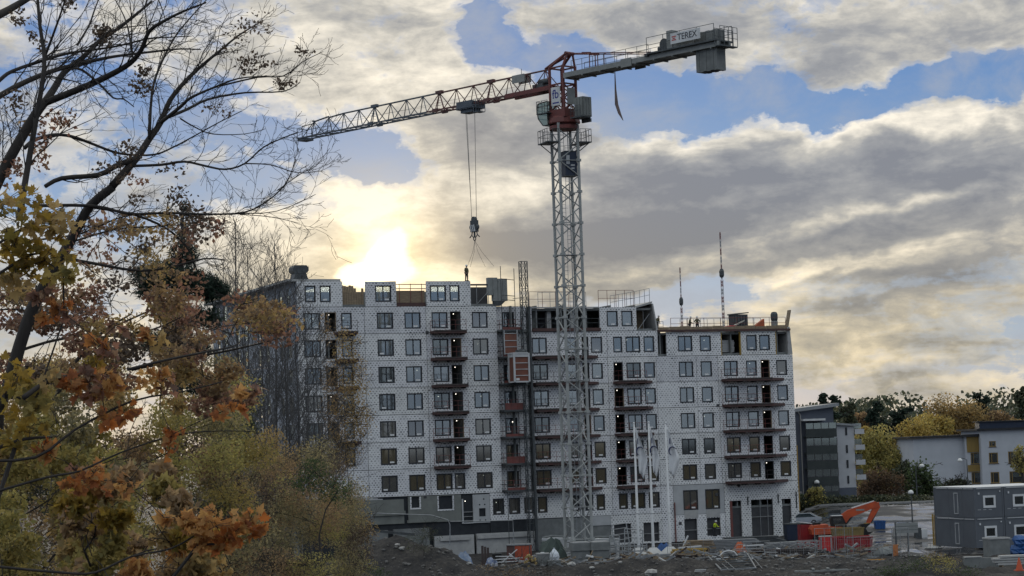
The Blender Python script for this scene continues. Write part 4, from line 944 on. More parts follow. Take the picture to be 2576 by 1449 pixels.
# ------------------------------------------------------------------ people
def skin_part(name, J, edges, rad, m, parent, sub=1):
    keys = []; 
    for a, b in edges:
        for k in (a, b):
            if k not in keys: keys.append(k)
    me = bpy.data.meshes.new(name); me.from_pydata([J[k] for k in keys], [(keys.index(a), keys.index(b)) for a, b in edges], []); me.materials.append(m)
    o = put(name, me, parent); md = o.modifiers.new('skin', 'SKIN'); md.use_smooth_shade = True
    if not me.skin_vertices: return o
    for i, k in enumerate(keys):
        r = rad[k] if k in rad else rad[k.rstrip('0123456789')]
        me.skin_vertices[0].data[i].radius = (r, r) if not isinstance(r, tuple) else r
        me.skin_vertices[0].data[i].use_root = (i == 0)
    s = o.modifiers.new('smooth', 'SUBSURF'); s.levels = s.render_levels = sub
    return o
def person(label, loc, rz, jacket, trousers, pose=None, lean=0.0, kneel=False):
    t = thing('person', label, 'person', loc, rz)
    J = dict(pelvis=(0,0,.95), waist=(0,0,1.1), chest=(0,0,1.33), neck=(0,0,1.5), chin=(0,-.02,1.58), skull=(0,-.015,1.70),
             shL=(.18,0,1.43), elL=(.27,-.02,1.15), wrL=(.26,-.16,.93), shR=(-.18,0,1.43), elR=(-.27,-.02,1.15), wrR=(-.26,-.16,.93),
             hipL=(.10,0,.90), knL=(.13,-.03,.49), anL=(.14,0,.09), toL=(.16,-.17,.05), hipR=(-.10,0,.90), knR=(-.12,.0,.49), anR=(-.14,.03,.09), toR=(-.16,-.14,.05))
    if pose: J.update(pose)
    if lean:
        c, s = math.cos(lean), math.sin(lean)
        for k in ('waist','chest','neck','chin','skull','shL','elL','wrL','shR','elR','wrR'):
            x, y, z = J[k]; dz = z-.95; J[k] = (x, y*c - dz*s, .95 + dz*c + y*s)
    E_ = [('pelvis','waist'), ('waist','chest'), ('chest','neck'), ('neck','chin'), ('chin','skull')]
    rad = dict(pelvis=.13, waist=.12, chest=.15, neck=.055, chin=.085, skull=.095, shL=.06, shR=.06, elL=.045, elR=.045, wrL=.03, wrR=.03, hipL=.09, hipR=.09, knL=.06, knR=.06, anL=.042, anR=.042, toL=.03, toR=.03)
    for s in 'LR':
        E_ += [('chest','sh'+s), ('sh'+s,'el'+s), ('el'+s,'wr'+s), ('pelvis','hip'+s), ('hip'+s,'kn'+s), ('kn'+s,'an'+s), ('an'+s,'to'+s)]
        w, e = Vector(J['wr'+s]), Vector(J['el'+s]); d = (w-e).normalized(); side = d.orthogonal().normalized()
        J['palm'+s] = tuple(w + d*.07); E_.append(('wr'+s, 'palm'+s)); rad['palm'+s] = .032
        for i in range(5):
            off = side*(.016*(i-2)*1.5); ln = (.035, .08, .088, .08, .065)[i]
            a, b = 'f%s%da' % (s, i), 'f%s%db' % (s, i)
            J[a] = tuple(w + d*.09 + off + (side*-.02 if i == 0 else Vector((0,0,0)))); J[b] = tuple(w + d*(.09+ln*.8) + off*1.2 + Vector((0,-.02,-.01)))
            E_ += [('palm'+s, a), (a, b)]; rad[a] = .009; rad[b] = .008
    skin_part('body', J, E_, rad, M_SKIN, t)
    jr = dict(pelvis=.165, waist=.165, chest=.19, neck=.075, shL=.085, shR=.085, elL=.066, elR=.066, wrL=.046, wrR=.046)
    skin_part('jacket', J, [('pelvis','waist'), ('waist','chest'), ('chest','neck'), ('chest','shL'), ('shL','elL'), ('elL','wrL'), ('chest','shR'), ('shR','elR'), ('elR','wrR')], jr, jacket, t)
    tr = dict(pelvis=.155, hipL=.115, hipR=.115, knL=.085, knR=.085, anL=.068, anR=.068)
    skin_part('trousers', J, [('pelvis','hipL'), ('hipL','knL'), ('knL','anL'), ('pelvis','hipR'), ('hipR','knR'), ('knR','anR')], tr, trousers, t)
    q = MB()
    for s in 'LR':
        a, b = Vector(J['an'+s]), Vector(J['to'+s]); q.path([a + Vector((0,.05,.05)), a + Vector((0,.03,-.02)), b + Vector((0,0,.01)), b + (b-a)*.25], [.06,.06,.05,.035], 8)
    q.build('boots', M_BLACK, t, True)
    k = Vector(J['skull']); q = MB(); q.lathe([(.15,-.02), (.125,0), (.12,.06), (.09,.12), (.03,.15), (.001,.152)], (k.x, k.y, k.z+.02), 14); q.lump((k.x, k.y-.13, k.z), .05, 0, (1.4,1.3,.25)); q.build('helmet', M_WHITE, t, True)
    q = MB(); q.lump((k.x, k.y-.105, k.z-.05), .02, .1, (.8,1,1.2)); q.build('nose', M_SKIN, t, True)
    q = MB(); [q.lump((k.x+s*.035, k.y-.09, k.z-.015), .012, 0) for s in (-1, 1)]; q.build('eyes', M_BLACK, t)
    q = MB(); q.cbox((k.x, k.y-.088, k.z-.10), (.05,.02,.012)); q.build('mouth', M_REDSKIP, t)
    return t
UP = dict(wrL=(.18,-.30,1.12), elL=(.27,-.05,1.14), wrR=(-.20,-.28,1.10))
p = on_block(-5.25, .35, 29.95)
person('worker standing upright on the roof parapet beside the crane slings', p, TH + .4, M_CLOTH_O, M_CLOTH_D, dict(elL=(.30,.02,1.18), wrL=(.16,-.13,1.02)))
p = on_block(18.35, 1.2, 24.3)
person('worker bending forward alone at the left end of the low right roof', p, TH + 1.9, M_CLOTH_O, M_CLOTH_D, dict(wrL=(.15,-.34,1.05), wrR=(-.15,-.34,1.02)), .45)
p = on_block(22.75, 1.6, 24.1)
person('worker in light jacket facing a colleague on the right roof, left of the pair', p, TH + 1.3, M_CLOTH_O, M_CLOTH_D, UP, .18)
p = on_block(23.75, 1.6, 24.1)
person('worker in dark jacket with elbow out on the right roof, right of the pair', p, TH - .6, M_CLOTH_O, M_CLOTH_D, dict(elL=(.36,.0,1.22), wrL=(.17,-.12,1.08), elR=(-.34,-.02,1.2), wrR=(-.14,-.16,1.12)), .08)
p = on_block(24.05, -.05, -.25)
person('worker in yellow hi-vis jacket and white helmet leaning in a dark ground floor opening', (p.x, p.y, .55), TH + .5, M_HIVIS, M_CLOTH_D, dict(wrL=(.28,-.42,1.22), elL=(.30,-.20,1.16), wrR=(-.30,-.30,1.5), elR=(-.32,-.12,1.3)), .35)

# ------------------------------------------------------------------ things on the roofs
def on_roof():
    def th(name, lab, cat, a, y, z, rz=0, group=None): return thing(name, lab, cat, on_block(a, y, z), TH + rz, group)
    t = th('roof_ventilator', 'squat dark roof ventilator with a wide hood on the left roof corner', 'ventilator', -24.0, 2.2, 30.22)
    MB().prism([(-.85,0), (.85,0), (.6,.75), (-.6,.75)], -.8, .8).build('ventilator_base', M_STEEL_D, t)
    MB().prism([(-.65,.76), (.65,.76), (.88,1.0), (.88,1.35), (.65,1.6), (-.65,1.6), (-.88,1.35), (-.88,1.0)], -.85, .85).build('ventilator_hood', M_STEEL_D, t)
    t = th('wall_element', 'upright ribbed grey wall element standing on the roof beside the hoist', 'wall element', -1.65, .4, 27.2)
    for k in range(4): MB().box(-1.15+.58*k, -.61+.58*k, -.3+.02*(k % 2), .3, .55 if k else 1.2, 3.15 - .12*(k > 1)).build('panel', M_CGREY, t)
    MB().prism([(-.5,0), (.3,0), (.9,.55), (-.5,.55)], -.25, .25).build('bracket', M_STEEL_D, t)
    # guard rails: one thing per run
    def run(lab, pts, h, posts, m, name='roof_guard_rail'):
        p0 = Vector(pts[0]); q = MB(); rail(q, [Vector(p)-p0 for p in pts], h, posts, .03, (1.0, .52)); o = q.build(name, m); o.location = on_block(*pts[0]); o.rotation_euler = (0, 0, TH); tag(o, lab, 'guard rail', 'guard rails along the roof edges')
    run('low red guard rail on the middle roof left of the crane mast', [(2.2,.4,27.02), (7.0,.4,27.02)], 1.75, 1.5, M_RAIL_RED)
    run('grey guard rail on the middle roof behind the crane mast', [(5.0,4.5,26.9), (11.0,4.5,26.9)], 2.1, 1.4, M_STEEL)
    run('thin guard rail along the middle roof right of the crane mast', [(10.7,.4,27.0), (15.1,.4,27.0)], 1.9, 1.1, M_RAIL_RED)
    run('slanting guard rail climbing along the gable of the middle roof', [(13.3,2.8,26.9), (15.3,.5,27.2), (17.1,.3,27.55)], 1.55, .55, M_STEEL)
    run('low guard rail in the notch left of the right roof', [(17.7,.5,24.1), (18.8,.5,24.1)], 1.2, .5, M_STEEL)
    run('long guard rail along the front edge of the right roof', [(19.6,.15,24.3), (34.6,.15,24.3)], 1.35, 2.0, M_RAIL_RED)
    run('long guard rail along the rear edge of the right roof', [(24.0,6.5,23.95), (34.8,6.5,23.95)], 2.0, .9, M_STEEL)
    t = th('roof_shed', 'dark box with slatted sides standing on the right roof', 'shed', 29.35, 2.0, 23.95, .1)
    MB().box(-.95, .95, -.6, .6, 0, 2.15).build('shed_body', M_BACK, t); MB().prism([(-1.05,2.1), (1.05,2.3), (1.05,2.42), (-1.05,2.25)], -.7, .7).build('shed_roof', M_STEEL_D, t)
    for k in range(5): MB().box(-.85+.38*k, -.65+.38*k, -.66, -.605, .1, 2.0).build('slat', M_STEEL_D, t)
    q = MB(); q.add([(-1,0,.0), (1.1,0,.95), (1.05,.5,1.0), (-1.1,.6,.12), (-.95,0,.12), (1.15,0,1.1)], [(0,1,5,4), (4,5,2,3), (0,3,2,1), (1,2,5), (0,4,3)])
    o = q.build('insulation_board', mat('pale_board', (.55,.52,.45), (.45,.43,.38), .7)); o.location = on_block(28.3, .6, 24.3); o.rotation_euler = (0,0,TH); tag(o, 'pale board leaning on a slant against the dark roof shed', 'board')
    q = MB(); q.add([(-.9,0,0), (.9,0,0), (.85,0,1.25), (-.3,0,.45), (-.9,.8,0), (.9,.8,0), (.8,.5,1.2), (-.3,.6,.45)], [(0,1,2,3), (1,5,6,2), (5,4,7,6), (4,0,3,7), (3,2,6,7)])
    o = q.build('orange_tarp', mat('orange_sheet', (.50,.12,.045), (.35,.09,.04), .6)); o.location = on_block(31.3, .8, 24.3); o.rotation_euler = (0,0,TH); tag(o, 'orange sheet pulled up to a point on the right roof', 'tarpaulin')
    q = MB(); q.lump((0,0,.25), .5, .25, (2.2,.8,.5), 4); o = q.build('tarp_bundle', M_REDSKIP); o.location = on_block(27.6, .8, 24.3); tag(o, 'small dark red bundle lying left of the roof shed', 'bundle')
    t = th('site_fan', 'round headed fan on a pale drum near the right end of the roof', 'fan', 33.6, 1.0, 24.3)
    MB().lathe([(.38,0), (.4,.9), (.36,.95)], (0,0,0), 12).build('drum', M_CGREY, t); MB().lathe([(.35,.96), (.42,1.2), (.42,1.75), (.3,2.0), (.1,2.05)], (0,0,0), 12).build('fan_head', M_STEEL_D, t)
    o = MB().box(-.06, .06, -.35, .35, 0, 2.2, Matrix.Rotation(.22, 4, 'Y')).build('timber_post', M_WOOD); o.location = on_block(34.95, .6, 24.35); o.rotation_euler = (0,0,TH); tag(o, 'tilted timber board standing at the far right roof corner', 'board')
    for k, a in enumerate((23.1, 25.7, 29.0, 32.0)):
        pass
    t = th('pallet_stack', 'shrink wrapped stack of grey sheets inside the open top floor bay', 'pallet', 27.25, 1.3, slab_z(6)+.02)
    for k in range(7): MB().box(-.8+.06*(k % 2), .75+.04*(k % 3), -.5, .5, .12+.2*k, .30+.2*k).build('sheet', M_GREYBOARD, t)
on_roof()
# far lattice radio masts
def radio_mast(lab, u, vt, Y, w, bands):
    p = at(u, 1080, Y); zt = at(u-9, vt, Y).z; g = H(p.x, Y)
    t = thing('radio_mast', lab, 'radio mast', (p.x, Y, g), .4, 'far radio masts'); hh = zt-g
    R_, W_ = mat('mast_red', (.25,.12,.12), (.22,.12,.12), .8), mat('mast_white', (.35,.36,.38), (.33,.34,.36), .8)
    n = 26
    for k in range(n):
        a, b = hh*k/n, hh*(k+1)/n; q = MB(); f = 1 if b < hh*.80 else .55
        cs = [(w*f*math.cos(x), w*f*math.sin(x)) for x in (0, 2.094, 4.189)]
        for i in range(3):
            q.tube((*cs[i], a), (*cs[i], b), w*.16*f, n=4); q.tube((*cs[i], a), (*cs[(i+1) % 3], b), w*.1, n=4); q.tube((*cs[(i+1) % 3], a), (*cs[i], b), w*.1, n=4)
        q.build('mast_section', R_ if k % 2 else W_, t)
    MB().lathe([(w*1.3, 0), (w*1.9, 3), (w*1.9, 8), (w*1.2, 11)], (0,0,hh*.78), 10).build('antenna_ring', M_STEEL_D, t)
radio_mast('slender far radio mast with a ring of aerials, the shorter of the two', 1726, 672, 3000, 1.5, 6)
radio_mast('slender far radio mast with a ring of aerials, the taller of the two', 1831, 583, 2800, 1.7, 6)
# ------------------------------------------------------------------ site
def gp(u, v, Y0=215.0):
    """point of the ground seen at a place of the picture"""
    lo = 60.0; prev = None
    Y = 120.0
    while Y < 420:
        p = at(u, v, Y)
        if p.z <= H(p.x, Y): 
            return Vector((p.x, Y, H(p.x, Y)))
        Y += .5
    p = at(u, v, Y0); return Vector((p.x, Y0, H(p.x, Y0)))
def gy(u, Y): 
    p = at(u, 1300, Y); return Vector((p.x, Y, H(p.x, Y)))
def T(name, lab, cat, u, Y, rz=0, group=None, dz=0): p = gy(u, Y); return thing(name, lab, cat, (p.x, Y, p.z+dz), rz, group)
def road():
    m, nt, b = _nt('wet_asphalt'); L = nt.links; N = nt.nodes
    tc = N.new('ShaderNodeTexCoord'); mp = N.new('ShaderNodeMapping'); mp.inputs[3].default_value = (.5, 1, 1); L.new(tc.outputs['Object'], mp.inputs[0])
    n = N.new('ShaderNodeTexNoise'); n.inputs['Scale'].default_value = .35; n.inputs['Detail'].default_value = 7; n.inputs['Roughness'].default_value = .6; L.new(mp.outputs[0], n.inputs['Vector'])
    r = ramp_node(nt, [(.35, (.016,.017,.019)), (.6, (.034,.034,.037))]); L.new(n.outputs[0], r.inputs[0]); L.new(r.outputs[0], b.inputs['Base Color'])
    q = N.new('ShaderNodeMapRange'); q.inputs[1].default_value = .47; q.inputs[2].default_value = .58; q.inputs[3].default_value = .06; q.inputs[4].default_value = .75; L.new(n.outputs[0], q.inputs[0]); L.new(q.outputs[0], b.inputs['Roughness'])
    b.inputs['Specular IOR Level'].default_value = .6
    def sheet(name, x0, x1, y0, y1, dz, nx, ny, mm=m):
        X, Yg = np.meshgrid(np.linspace(x0, x1, nx), np.linspace(y0, y1, ny)); Z = height(X, Yg) + dz
        V = np.stack([X, Yg, Z], -1).reshape(-1, 3); i = (np.arange(ny-1)[:, None]*nx + np.arange(nx-1)[None]).reshape(-1)
        o = indexed(name, V, np.stack([i, i+1, i+nx+1, i+nx], -1), mm); o.data.shade_smooth(); return setting(o)
    sheet('yard', 35.6, 64, 206, 250, .05, 60, 60)
    sheet('road', 34, 140, 251, 265, .055, 90, 20)
    K = mat('kerb_stone', (.30,.30,.30), (.24,.24,.24), .8)
    q = MB()
    for y in (250.5, 265.4):
        for k in range(60): x = 34.5 + 1.7*k; z = H(x+.8, y); q.box(x, x+1.66, y-.15, y+.15, z-.1, z+.17)
    stuff(q.build('kerb', K))
    P_ = mat('pavement_grey', (.16,.16,.16), (.12,.12,.12), .8)
    sheet('pavement', 34, 140, 265.7, 268.4, .12, 90, 6, P_)
road()
# --- flag poles
def flag_pole(u, lab, ut, vt, swing, gap, seed):
    Y = 219.0; b = gy(u, Y); t = thing('flag_pole', lab, 'flag pole', (b.x, Y, b.z), 0, 'white flag poles in front of the block')
    MB().prism([(-1.0,0), (1.0,0), (1.0,.42), (-1.0,.42)], -.8, .8).build('footing', M_CONC_L, t)
    q = MB(); q.add([(-1.0,-.8,.42), (1.0,-.8,.42), (1.0,.8,.42), (-1.0,.8,.42), (-.35,-.3,1.05), (.35,-.3,1.05), (.35,.3,1.05), (-.35,.3,1.05)], [(0,1,5,4), (1,2,6,5), (2,3,7,6), (3,0,4,7), (4,5,6,7)]); q.build('footing_top', mat('footing_white', (.58,.58,.57), (.48,.48,.47), .7), t)
    ht = at(ut, vt, Y).z - b.z
    q = MB(); q.path([(0,0,1.0), (0,0,1.3), (0,0,ht)], [.19,.15,.085], 10); q.tube((0,0,ht*.33), (0,0,ht*.33+.12), .17, n=8); q.build('pole', M_WHITE, t, True)
    MB().lump((0,0,ht+.05), .12, 0).build('finial', M_WHITE, t, True)
    # hanging flag: a sheet gathered into folds
    R = random.Random(seed); nx, nz = 15, 14; L0 = 4.6; V = []
    for j in range(nz):
        f = j/(nz-1); z = ht - .35 - L0*f
        wid = (.14 + .82*min(1, f*1.7)) * (1 - .6*max(0, f-.62)/.38)
        for i in range(nx):
            s = i/(nx-1); x = .10 + wid*s*swing + gap*f*.5; y = .17*math.sin(s*9 + f*2.2 + seed)*(.25+s)*(.4+f) - .05
            V.append((x, y, z - .95*s*s*(.35+f*.3) ))
    fs = [(j*nx+i, j*nx+i+1, (j+1)*nx+i+1, (j+1)*nx+i) for j in range(nz-1) for i in range(nx-1)]
    q = MB(); q.add(V, fs); fl = q.build('flag', M_FLAG, t, True); md = fl.modifiers.new('thick', 'SOLIDIFY'); md.thickness = .012
    # emblem, set just proud of the cloth
    q = MB(); cx, cz = .5*swing, ht - 2.75; pts = []
    for a in np.linspace(.5, 4.4, 12): pts.append((cx + .36*math.cos(a), -.30, cz + .42*math.sin(a)))
    q.path(pts, [.02+.06*math.sin(PI*i/11) for i in range(12)], 5); q.cbox((.30*swing, -.24, ht-1.75), (.10,.03,.55)); q.build('emblem', M_EMB, fl)
M_FLAG = mat('flag_white', (.72,.73,.75), (.60,.61,.63), .7); M_EMB = mat('emblem_blue', (.015,.025,.09), (.02,.03,.1), .6)
flag_pole(1603.5, 'white flag pole with drooping white flag, nearest the crane', 1600.5, 1066, 1.0, .5, 1)
flag_pole(1640.5, 'white flag pole with drooping white flag, middle one of the row', 1634, 1064, .8, .35, 2)
flag_pole(1683.0, 'white flag pole with drooping white flag, farthest from the crane', 1670.5, 1066, 1.15, .2, 3)
# --- stacked wavy sheets beside the crane foot
M_SHEET = mat('pale_sheet', (.52,.53,.54), (.42,.43,.44), .6, 1.2)
for u, Y, n, lab in ((1400, 223, 9, 'tall stack of pale corrugated sheets left of the crane foot'), (1517, 223, 8, 'tall stack of pale corrugated sheets right of the crane foot')):
    t = T('sheet_stack', lab, 'sheet stack', u, Y, math.radians(-14), 'stacks of pale sheets'); R = random.Random(u)
    for k in range(n):
        z = .12 + .235*k; q = MB(); pts = [(-1.35+.3*i, z + .03*math.sin(i*1.3+k) ) for i in range(10)]
        q.prism(pts + [(x, zz+.19) for x, zz in reversed(pts)], -1.1+R.uniform(-.05,.05), 1.1); q.build('sheet', M_SHEET, t)
    MB().box(-1.2, 1.2, -1.0, 1.0, 0, .11).build('pallet', M_WOOD, t)
    q = MB(); q.path([(-1.35, -.6, .12+.235*n), (-.4, -.9, .3+.235*n), (.6, -.5, .22+.235*n), (1.3, -.8, .1+.235*n)], .12, 5); q.build('cover_sheet', M_CONC, t)
# --- tool container and heap left of the crane
t = T('tool_container', 'orange red steel tool container left of the crane foot', 'container', 1312, 213, math.radians(-6))
MB().box(-.75, .75, -.6, 1.3, .08, 1.9).build('container_body', mat('container_orange', (.42,.075,.035), (.32,.06,.03), .55), t); MB().box(-1.5, -.76, -.55, 1.25, .1, 1.95).build('side_panel', mat('faded_maroon', (.12,.055,.05), (.09,.05,.045), .7), t)
MB().box(-1.55, .8, -.65, 1.35, 1.96, 2.05).build('container_lid', M_STEEL, t); q = MB(); q.box(-.02, .02, -.625, -.603, .15, 1.85); q.box(-.8, -.7, -.64, -.6, .08, 1.9); q.box(.7, .78, -.64, -.6, .08, 1.9); q.build('door_frame', M_STEEL_D, t)
q = MB(); [q.box(.25, .5, -.63, -.603, z, z+.09) for z in (.75, .5)]; q.build('door_label', M_WHITE, t)
def cloth(name, w, d, h, m, seed, jag=.25, n=9):
    R = random.Random(seed); q = MB(); V = []; 
    for j in range(n):
        for i in range(n):
            x, y = -1+2*i/(n-1), -1+2*j/(n-1); e = max(abs(x), abs(y)); z = h*(1-e**2.4)*(1+R.uniform(-jag, jag)) + (R.uniform(0, .12)*h if e < .95 else 0)
            V.append((x*w/2*(1+R.uniform(-.05,.05)), y*d/2*(1+R.uniform(-.05,.05)), max(z, 0)))
    V += [(x, y, -.05) for x, y, z in V]
    o = n*n; fs = [(j*n+i, j*n+i+1, (j+1)*n+i+1, (j+1)*n+i) for j in range(n-1) for i in range(n-1)]; fs += [tuple(o+k for k in reversed(f)) for f in fs]
    ed = [i for i in range(n)] + [j*n+n-1 for j in range(1, n)] + [(n-1)*n+i for i in range(n-2, -1, -1)] + [j*n for j in range(n-2, 0, -1)]
    fs += [(a, a+o, b+o, b) for a, b in zip(ed, ed[1:]+ed[:1])]
    q.add(V, fs); return q.build(name, m)
def lay(o, lab, cat, u, Y, rz=0, dz=0, group=None): p = gy(u, Y); o.location = (p.x, Y, p.z+dz); o.rotation_euler[2] = rz; return tag(o, lab, cat, group)
lay(cloth('tarpaulin', 3.4, 2.6, 2.1, M_TARP_G, 3), 'dark green tarpaulin draped over a heap left of the concrete blocks', 'tarpaulin', 1385, 215.5)
lay(cloth('tarpaulin', 2.1, 1.4, 1.1, M_BLUE, 5), 'blue tarpaulin over a low heap behind the flag pole footings', 'tarpaulin', 1668, 223, 0, 0)
lay(cloth('tarpaulin', 1.9, 1.4, 1.05, mat('tarp_blue_pale', (.12,.19,.33), (.32,.36,.42), .5, 3), 8, .4), 'crumpled pale blue plastic bundle in front of the concrete base', 'bundle', 1162, 209)
lay(cloth('tarpaulin', 1.4, 1.0, .75, mat('tarp_blue_white', (.05,.11,.30), (.45,.47,.5), .5, 3), 9, .4), 'smaller blue and white plastic bundle left of the white timber', 'bundle', 1232, 209)
t = T('crate', 'grey wooden crate with a small white pad on its lid', 'crate', 1362, 208.5, .1, 'grey crates by the tarpaulin'); MB().box(-.55, .55, -.5, .5, 0, 1.0).build('crate_body', M_CONC, t); MB().box(-.6, .6, -.55, .55, 1.003, 1.1).build('crate_lid', M_CONC_L, t); MB().box(-.2, .15, -.2, .1, 1.103, 1.18).build('pad', M_WHITE, t)
t = T('crate', 'low grey crate under a white sack beside the tarpaulin', 'crate', 1390, 208.2, .05, 'grey crates by the tarpaulin'); MB().box(-.6, .6, -.5, .5, 0, .62).build('crate_body', M_CONC, t); MB().box(-.62, .62, -.52, .52, .623, .68).build('crate_lid', M_CONC_L, t)
q = MB(); q.lathe([(.42,0), (.5,.25), (.42,.6), (.2,.9), (.06,1.05), (.1,1.12)], (0,0,0), 9); lay(q.build('sack', mat('sack_white', (.62,.65,.70), (.5,.53,.58), .6)), 'white sack tied at the top standing on a crate', 'sack', 1391, 208.2, 0, .69)
t = T('log_bundle', 'bundle of pale yellowish cut logs in a net beside the crates', 'logs', 1331, 207.5)
R = random.Random(4); LM = mat('cut_wood', (.48,.36,.15), (.30,.20,.08), .8, 6)
for k in range(26):
    a = R.uniform(0, 6.28); rr = .55*math.sqrt(R.random()); x, z = rr*1.15*math.cos(a), .62 + rr*1.05*math.sin(a); MB().tube((x,-.5+R.uniform(0,.2),z), (x+R.uniform(-.1,.1),.5,z), R.uniform(.08,.13), n=7).build('log', LM, t)
# white timber and trestle
t = T('trestle', 'white painted timber trestle with slanting legs left of the orange container', 'trestle', 1280, 211)
for p0, p1 in (((-.9,0,.1), (.7,0,1.35)), ((.9,0,.1), (-.1,.1,1.0)), ((-1.6,-.2,.45), (1.2,-.2,.55)), ((-1.5,-.3,.2), (1.3,-.3,.25)), ((-1.4,-.1,.75), (.2,0,.7))): MB().tube(p0, p1, .06, n=4).build('timber', M_WHITE, t)
for u, Y, w, lab in ((1218, 215, .55, 'narrow upright dark board leaning on the concrete base'), (1247, 215, .5, 'short dark bin standing by the concrete base')):
    t = T('leaning_board' if w > .52 else 'dark_bin', lab, 'board' if w > .52 else 'bin', u, Y); 
    if w > .52: [MB().box(-.4+.27*k, -.16+.27*k, -.05, .05, 0, 2.0-.1*k, Matrix.Rotation(-.12, 4, 'X')).build('board', M_BALC_D, t) for k in range(3)]
    else: MB().prism([(-.35,0), (.35,0), (.45,1.2), (-.45,1.2)], -.35, .35).build('bin_body', M_BLACK, t); MB().box(-.48, .48, -.4, .4, 1.203, 1.27).build('bin_lid', M_STEEL_D, t)
# handrail on the mound
def rails(lab, pts, m=M_STEEL, r=.05, name='handrail', cat='handrail'):
    P0 = Vector(pts[0]); q = MB(); q.path([Vector(p)-P0 for p in pts], r, 6); o = q.build(name, m); o.location = P0; return tag(o, lab, cat, 'bent tube handrails in front of the base')
rails('long bent grey tube handrail in front of the concrete base, on the mound', [at(935,1345,206), at(936,1293,206), at(945,1291,206), at(1085,1296,206), at(1127,1308,206), at(1132,1320,206), at(1132,1372,206)])
rails('straight grey tube handrail right of the mound', [at(1133,1312,208), at(1290,1309,208), at(1293,1372,208)])
b = MB(); b.box(-4.2, 4.2, -.14, .14, -.12, .12, Matrix.Rotation(.13, 4, 'Y')); o = b.build('steel_beam', M_STEEL_D); o.location = at(930, 1334, 204); tag(o, 'long dark steel beam sloping down across the left concrete base', 'beam')
# scaffold frames leaning
for k, (u, Y, h, ry, lab) in enumerate(((1541, 218, 2.4, .06, 'low scaffold frame beside the right concrete block'), (1568, 217.5, 3.6, -.1, 'tallest leaning scaffold frame right of the concrete blocks'), (1590, 219, 2.9, .12, 'leaning scaffold frame next to the first flag pole'))):
    t = T('scaffold_frame', lab, 'scaffold frame', u, Y, .2*k, 'loose scaffold frames'); M = Matrix.Rotation(ry, 4, 'Y') @ Matrix.Rotation(-.15, 4, 'X')
    q = MB(); w = .5 + .25*k
    for x in (-w, w): q.tube(M @ Vector((x,0,0)), M @ Vector((x,0,h)), .055, n=6)
    q.build('upright', M_STEEL, t); q = MB()
    for z in np.arange(.4, h, .55): q.tube(M @ Vector((-w,0,z)), M @ Vector((w,0,z)), .04, n=5)
    q.tube(M @ Vector((-w,0,h)), M @ Vector((w,0,h)), .055, n=5); q.build('rung', M_STEEL, t)
# rack of grey crates behind
t = T('trestle_rack', 'long low grey metal rack with upright bars in front of the dark openings', 'rack', 1570, 216)
q = MB()
for z in (.25, .85, 1.35): q.box(-2.1, 2.1, -.35, .35, z, z+.09)
q.build('rack_shelf', M_STEEL, t); q = MB()
for x in np.arange(-2.1, 2.2, .6): q.box(x-.05, x+.05, -.42, -.36, 0, 1.7)
q.build('rack_post', M_STEEL, t)
# --- board stacks
def stack(lab, u, Y, w, d, n, th, m, rz, cols=1, z0=.1, name='board_stack', piece='board', jit=.12, seed=0):
    t = T(name, lab, 'board stack', u, Y, rz); R = random.Random(seed)
    for x in (-w*.35, w*.35): MB().box(x-.06, x+.06, -d/2, d/2, 0, z0-.005).build('bearer', M_WOOD, t)
    for k in range(n):
        x = R.uniform(-jit, jit)*w; y = R.uniform(-.06, .06); MB().box(-w/2+x, w/2+x, -d/2+y, d/2+y, z0+k*(th+.045), z0+k*(th+.045)+th).build(piece, m, t)
    return t
stack('low stack of yellow and brown timber beams right of the flag pole footings', 1728, 217.5, 3.4, 1.0, 4, .17, M_WOODY, .05, seed=1)
stack('stack of long grey boards in front of the left dark ground floor opening', 1752, 220, 2.9, 1.1, 6, .11, M_WOOD, .12, z0=.7, seed=2)
stack('long stack of grey planks under the leaning hi-vis worker', 1830, 222, 5.2, 1.2, 8, .10, M_STEEL, .15, z0=.35, seed=3)
stack('long stack of dark planks in front of the wide ground floor opening', 1895, 224, 5.6, 1.2, 8, .10, M_STEEL_D, .18, z0=.5, seed=4)
stack('stack of grey planks beside the cage pallets', 1955, 219, 3.0, 1.0, 6, .11, M_STEEL, .1, z0=.25, seed=5)
stack('short pile of dark flat timbers lying behind the pipe barriers', 1960, 212.5, 5.5, .8, 2, .22, M_BALC_D, -.02, z0=.06, seed=6)
stack('long galvanised tubes lying along the ground right of the footings', 1755, 215, 4.6, .5, 2, .12, M_STEEL, .02, z0=.08, name='tube_stack', piece='tube', seed=7)
o = cloth('orange_sheet', 1.3, 1.0, .75, mat('orange_plastic', (.52,.13,.05), (.38,.1,.045), .6), 11, .4); lay(o, 'crumpled orange sheet lying on the planks in the middle of the yard', 'tarpaulin', 1858, 216, 0, .45)
for u, v, Y, ln, rz, m, lab in ((1895, 1372, 214, 2.0, .02, M_WHITE, 'white board lying flat right of the orange sheet'), (1725, 1360, 216, 1.1, 1.1, M_WHITE, 'short white board leaning upright among the grey boards'), (1718, 1376, 215, 1.9, .7, M_WOOD, 'pale timber plank leaning on the yellow beams'), (1735, 1376, 214.5, 2.3, .06, M_WHITE, 'white pipe lying across trestles left of the orange sheet')):
    q = MB(); q.box(-ln/2, ln/2, -.16, .16, -.07, .07, Matrix.Rotation(-rz, 4, 'Y')); o = q.build('loose_board', m); p = at(u, v, Y); o.location = p; tag(o, lab, 'board', 'loose boards in the yard')
q = MB(); q.path([(-1.0,0,.05), (-.5,.05,.5), (0,0,.62), (.5,-.05,.5), (.85,0,.05)], .07, 6); o = q.build('white_hose', M_WHITE); lay(o, 'bent white hose arching out of the ground by the pipe barriers', 'hose', 1830, 210.5)
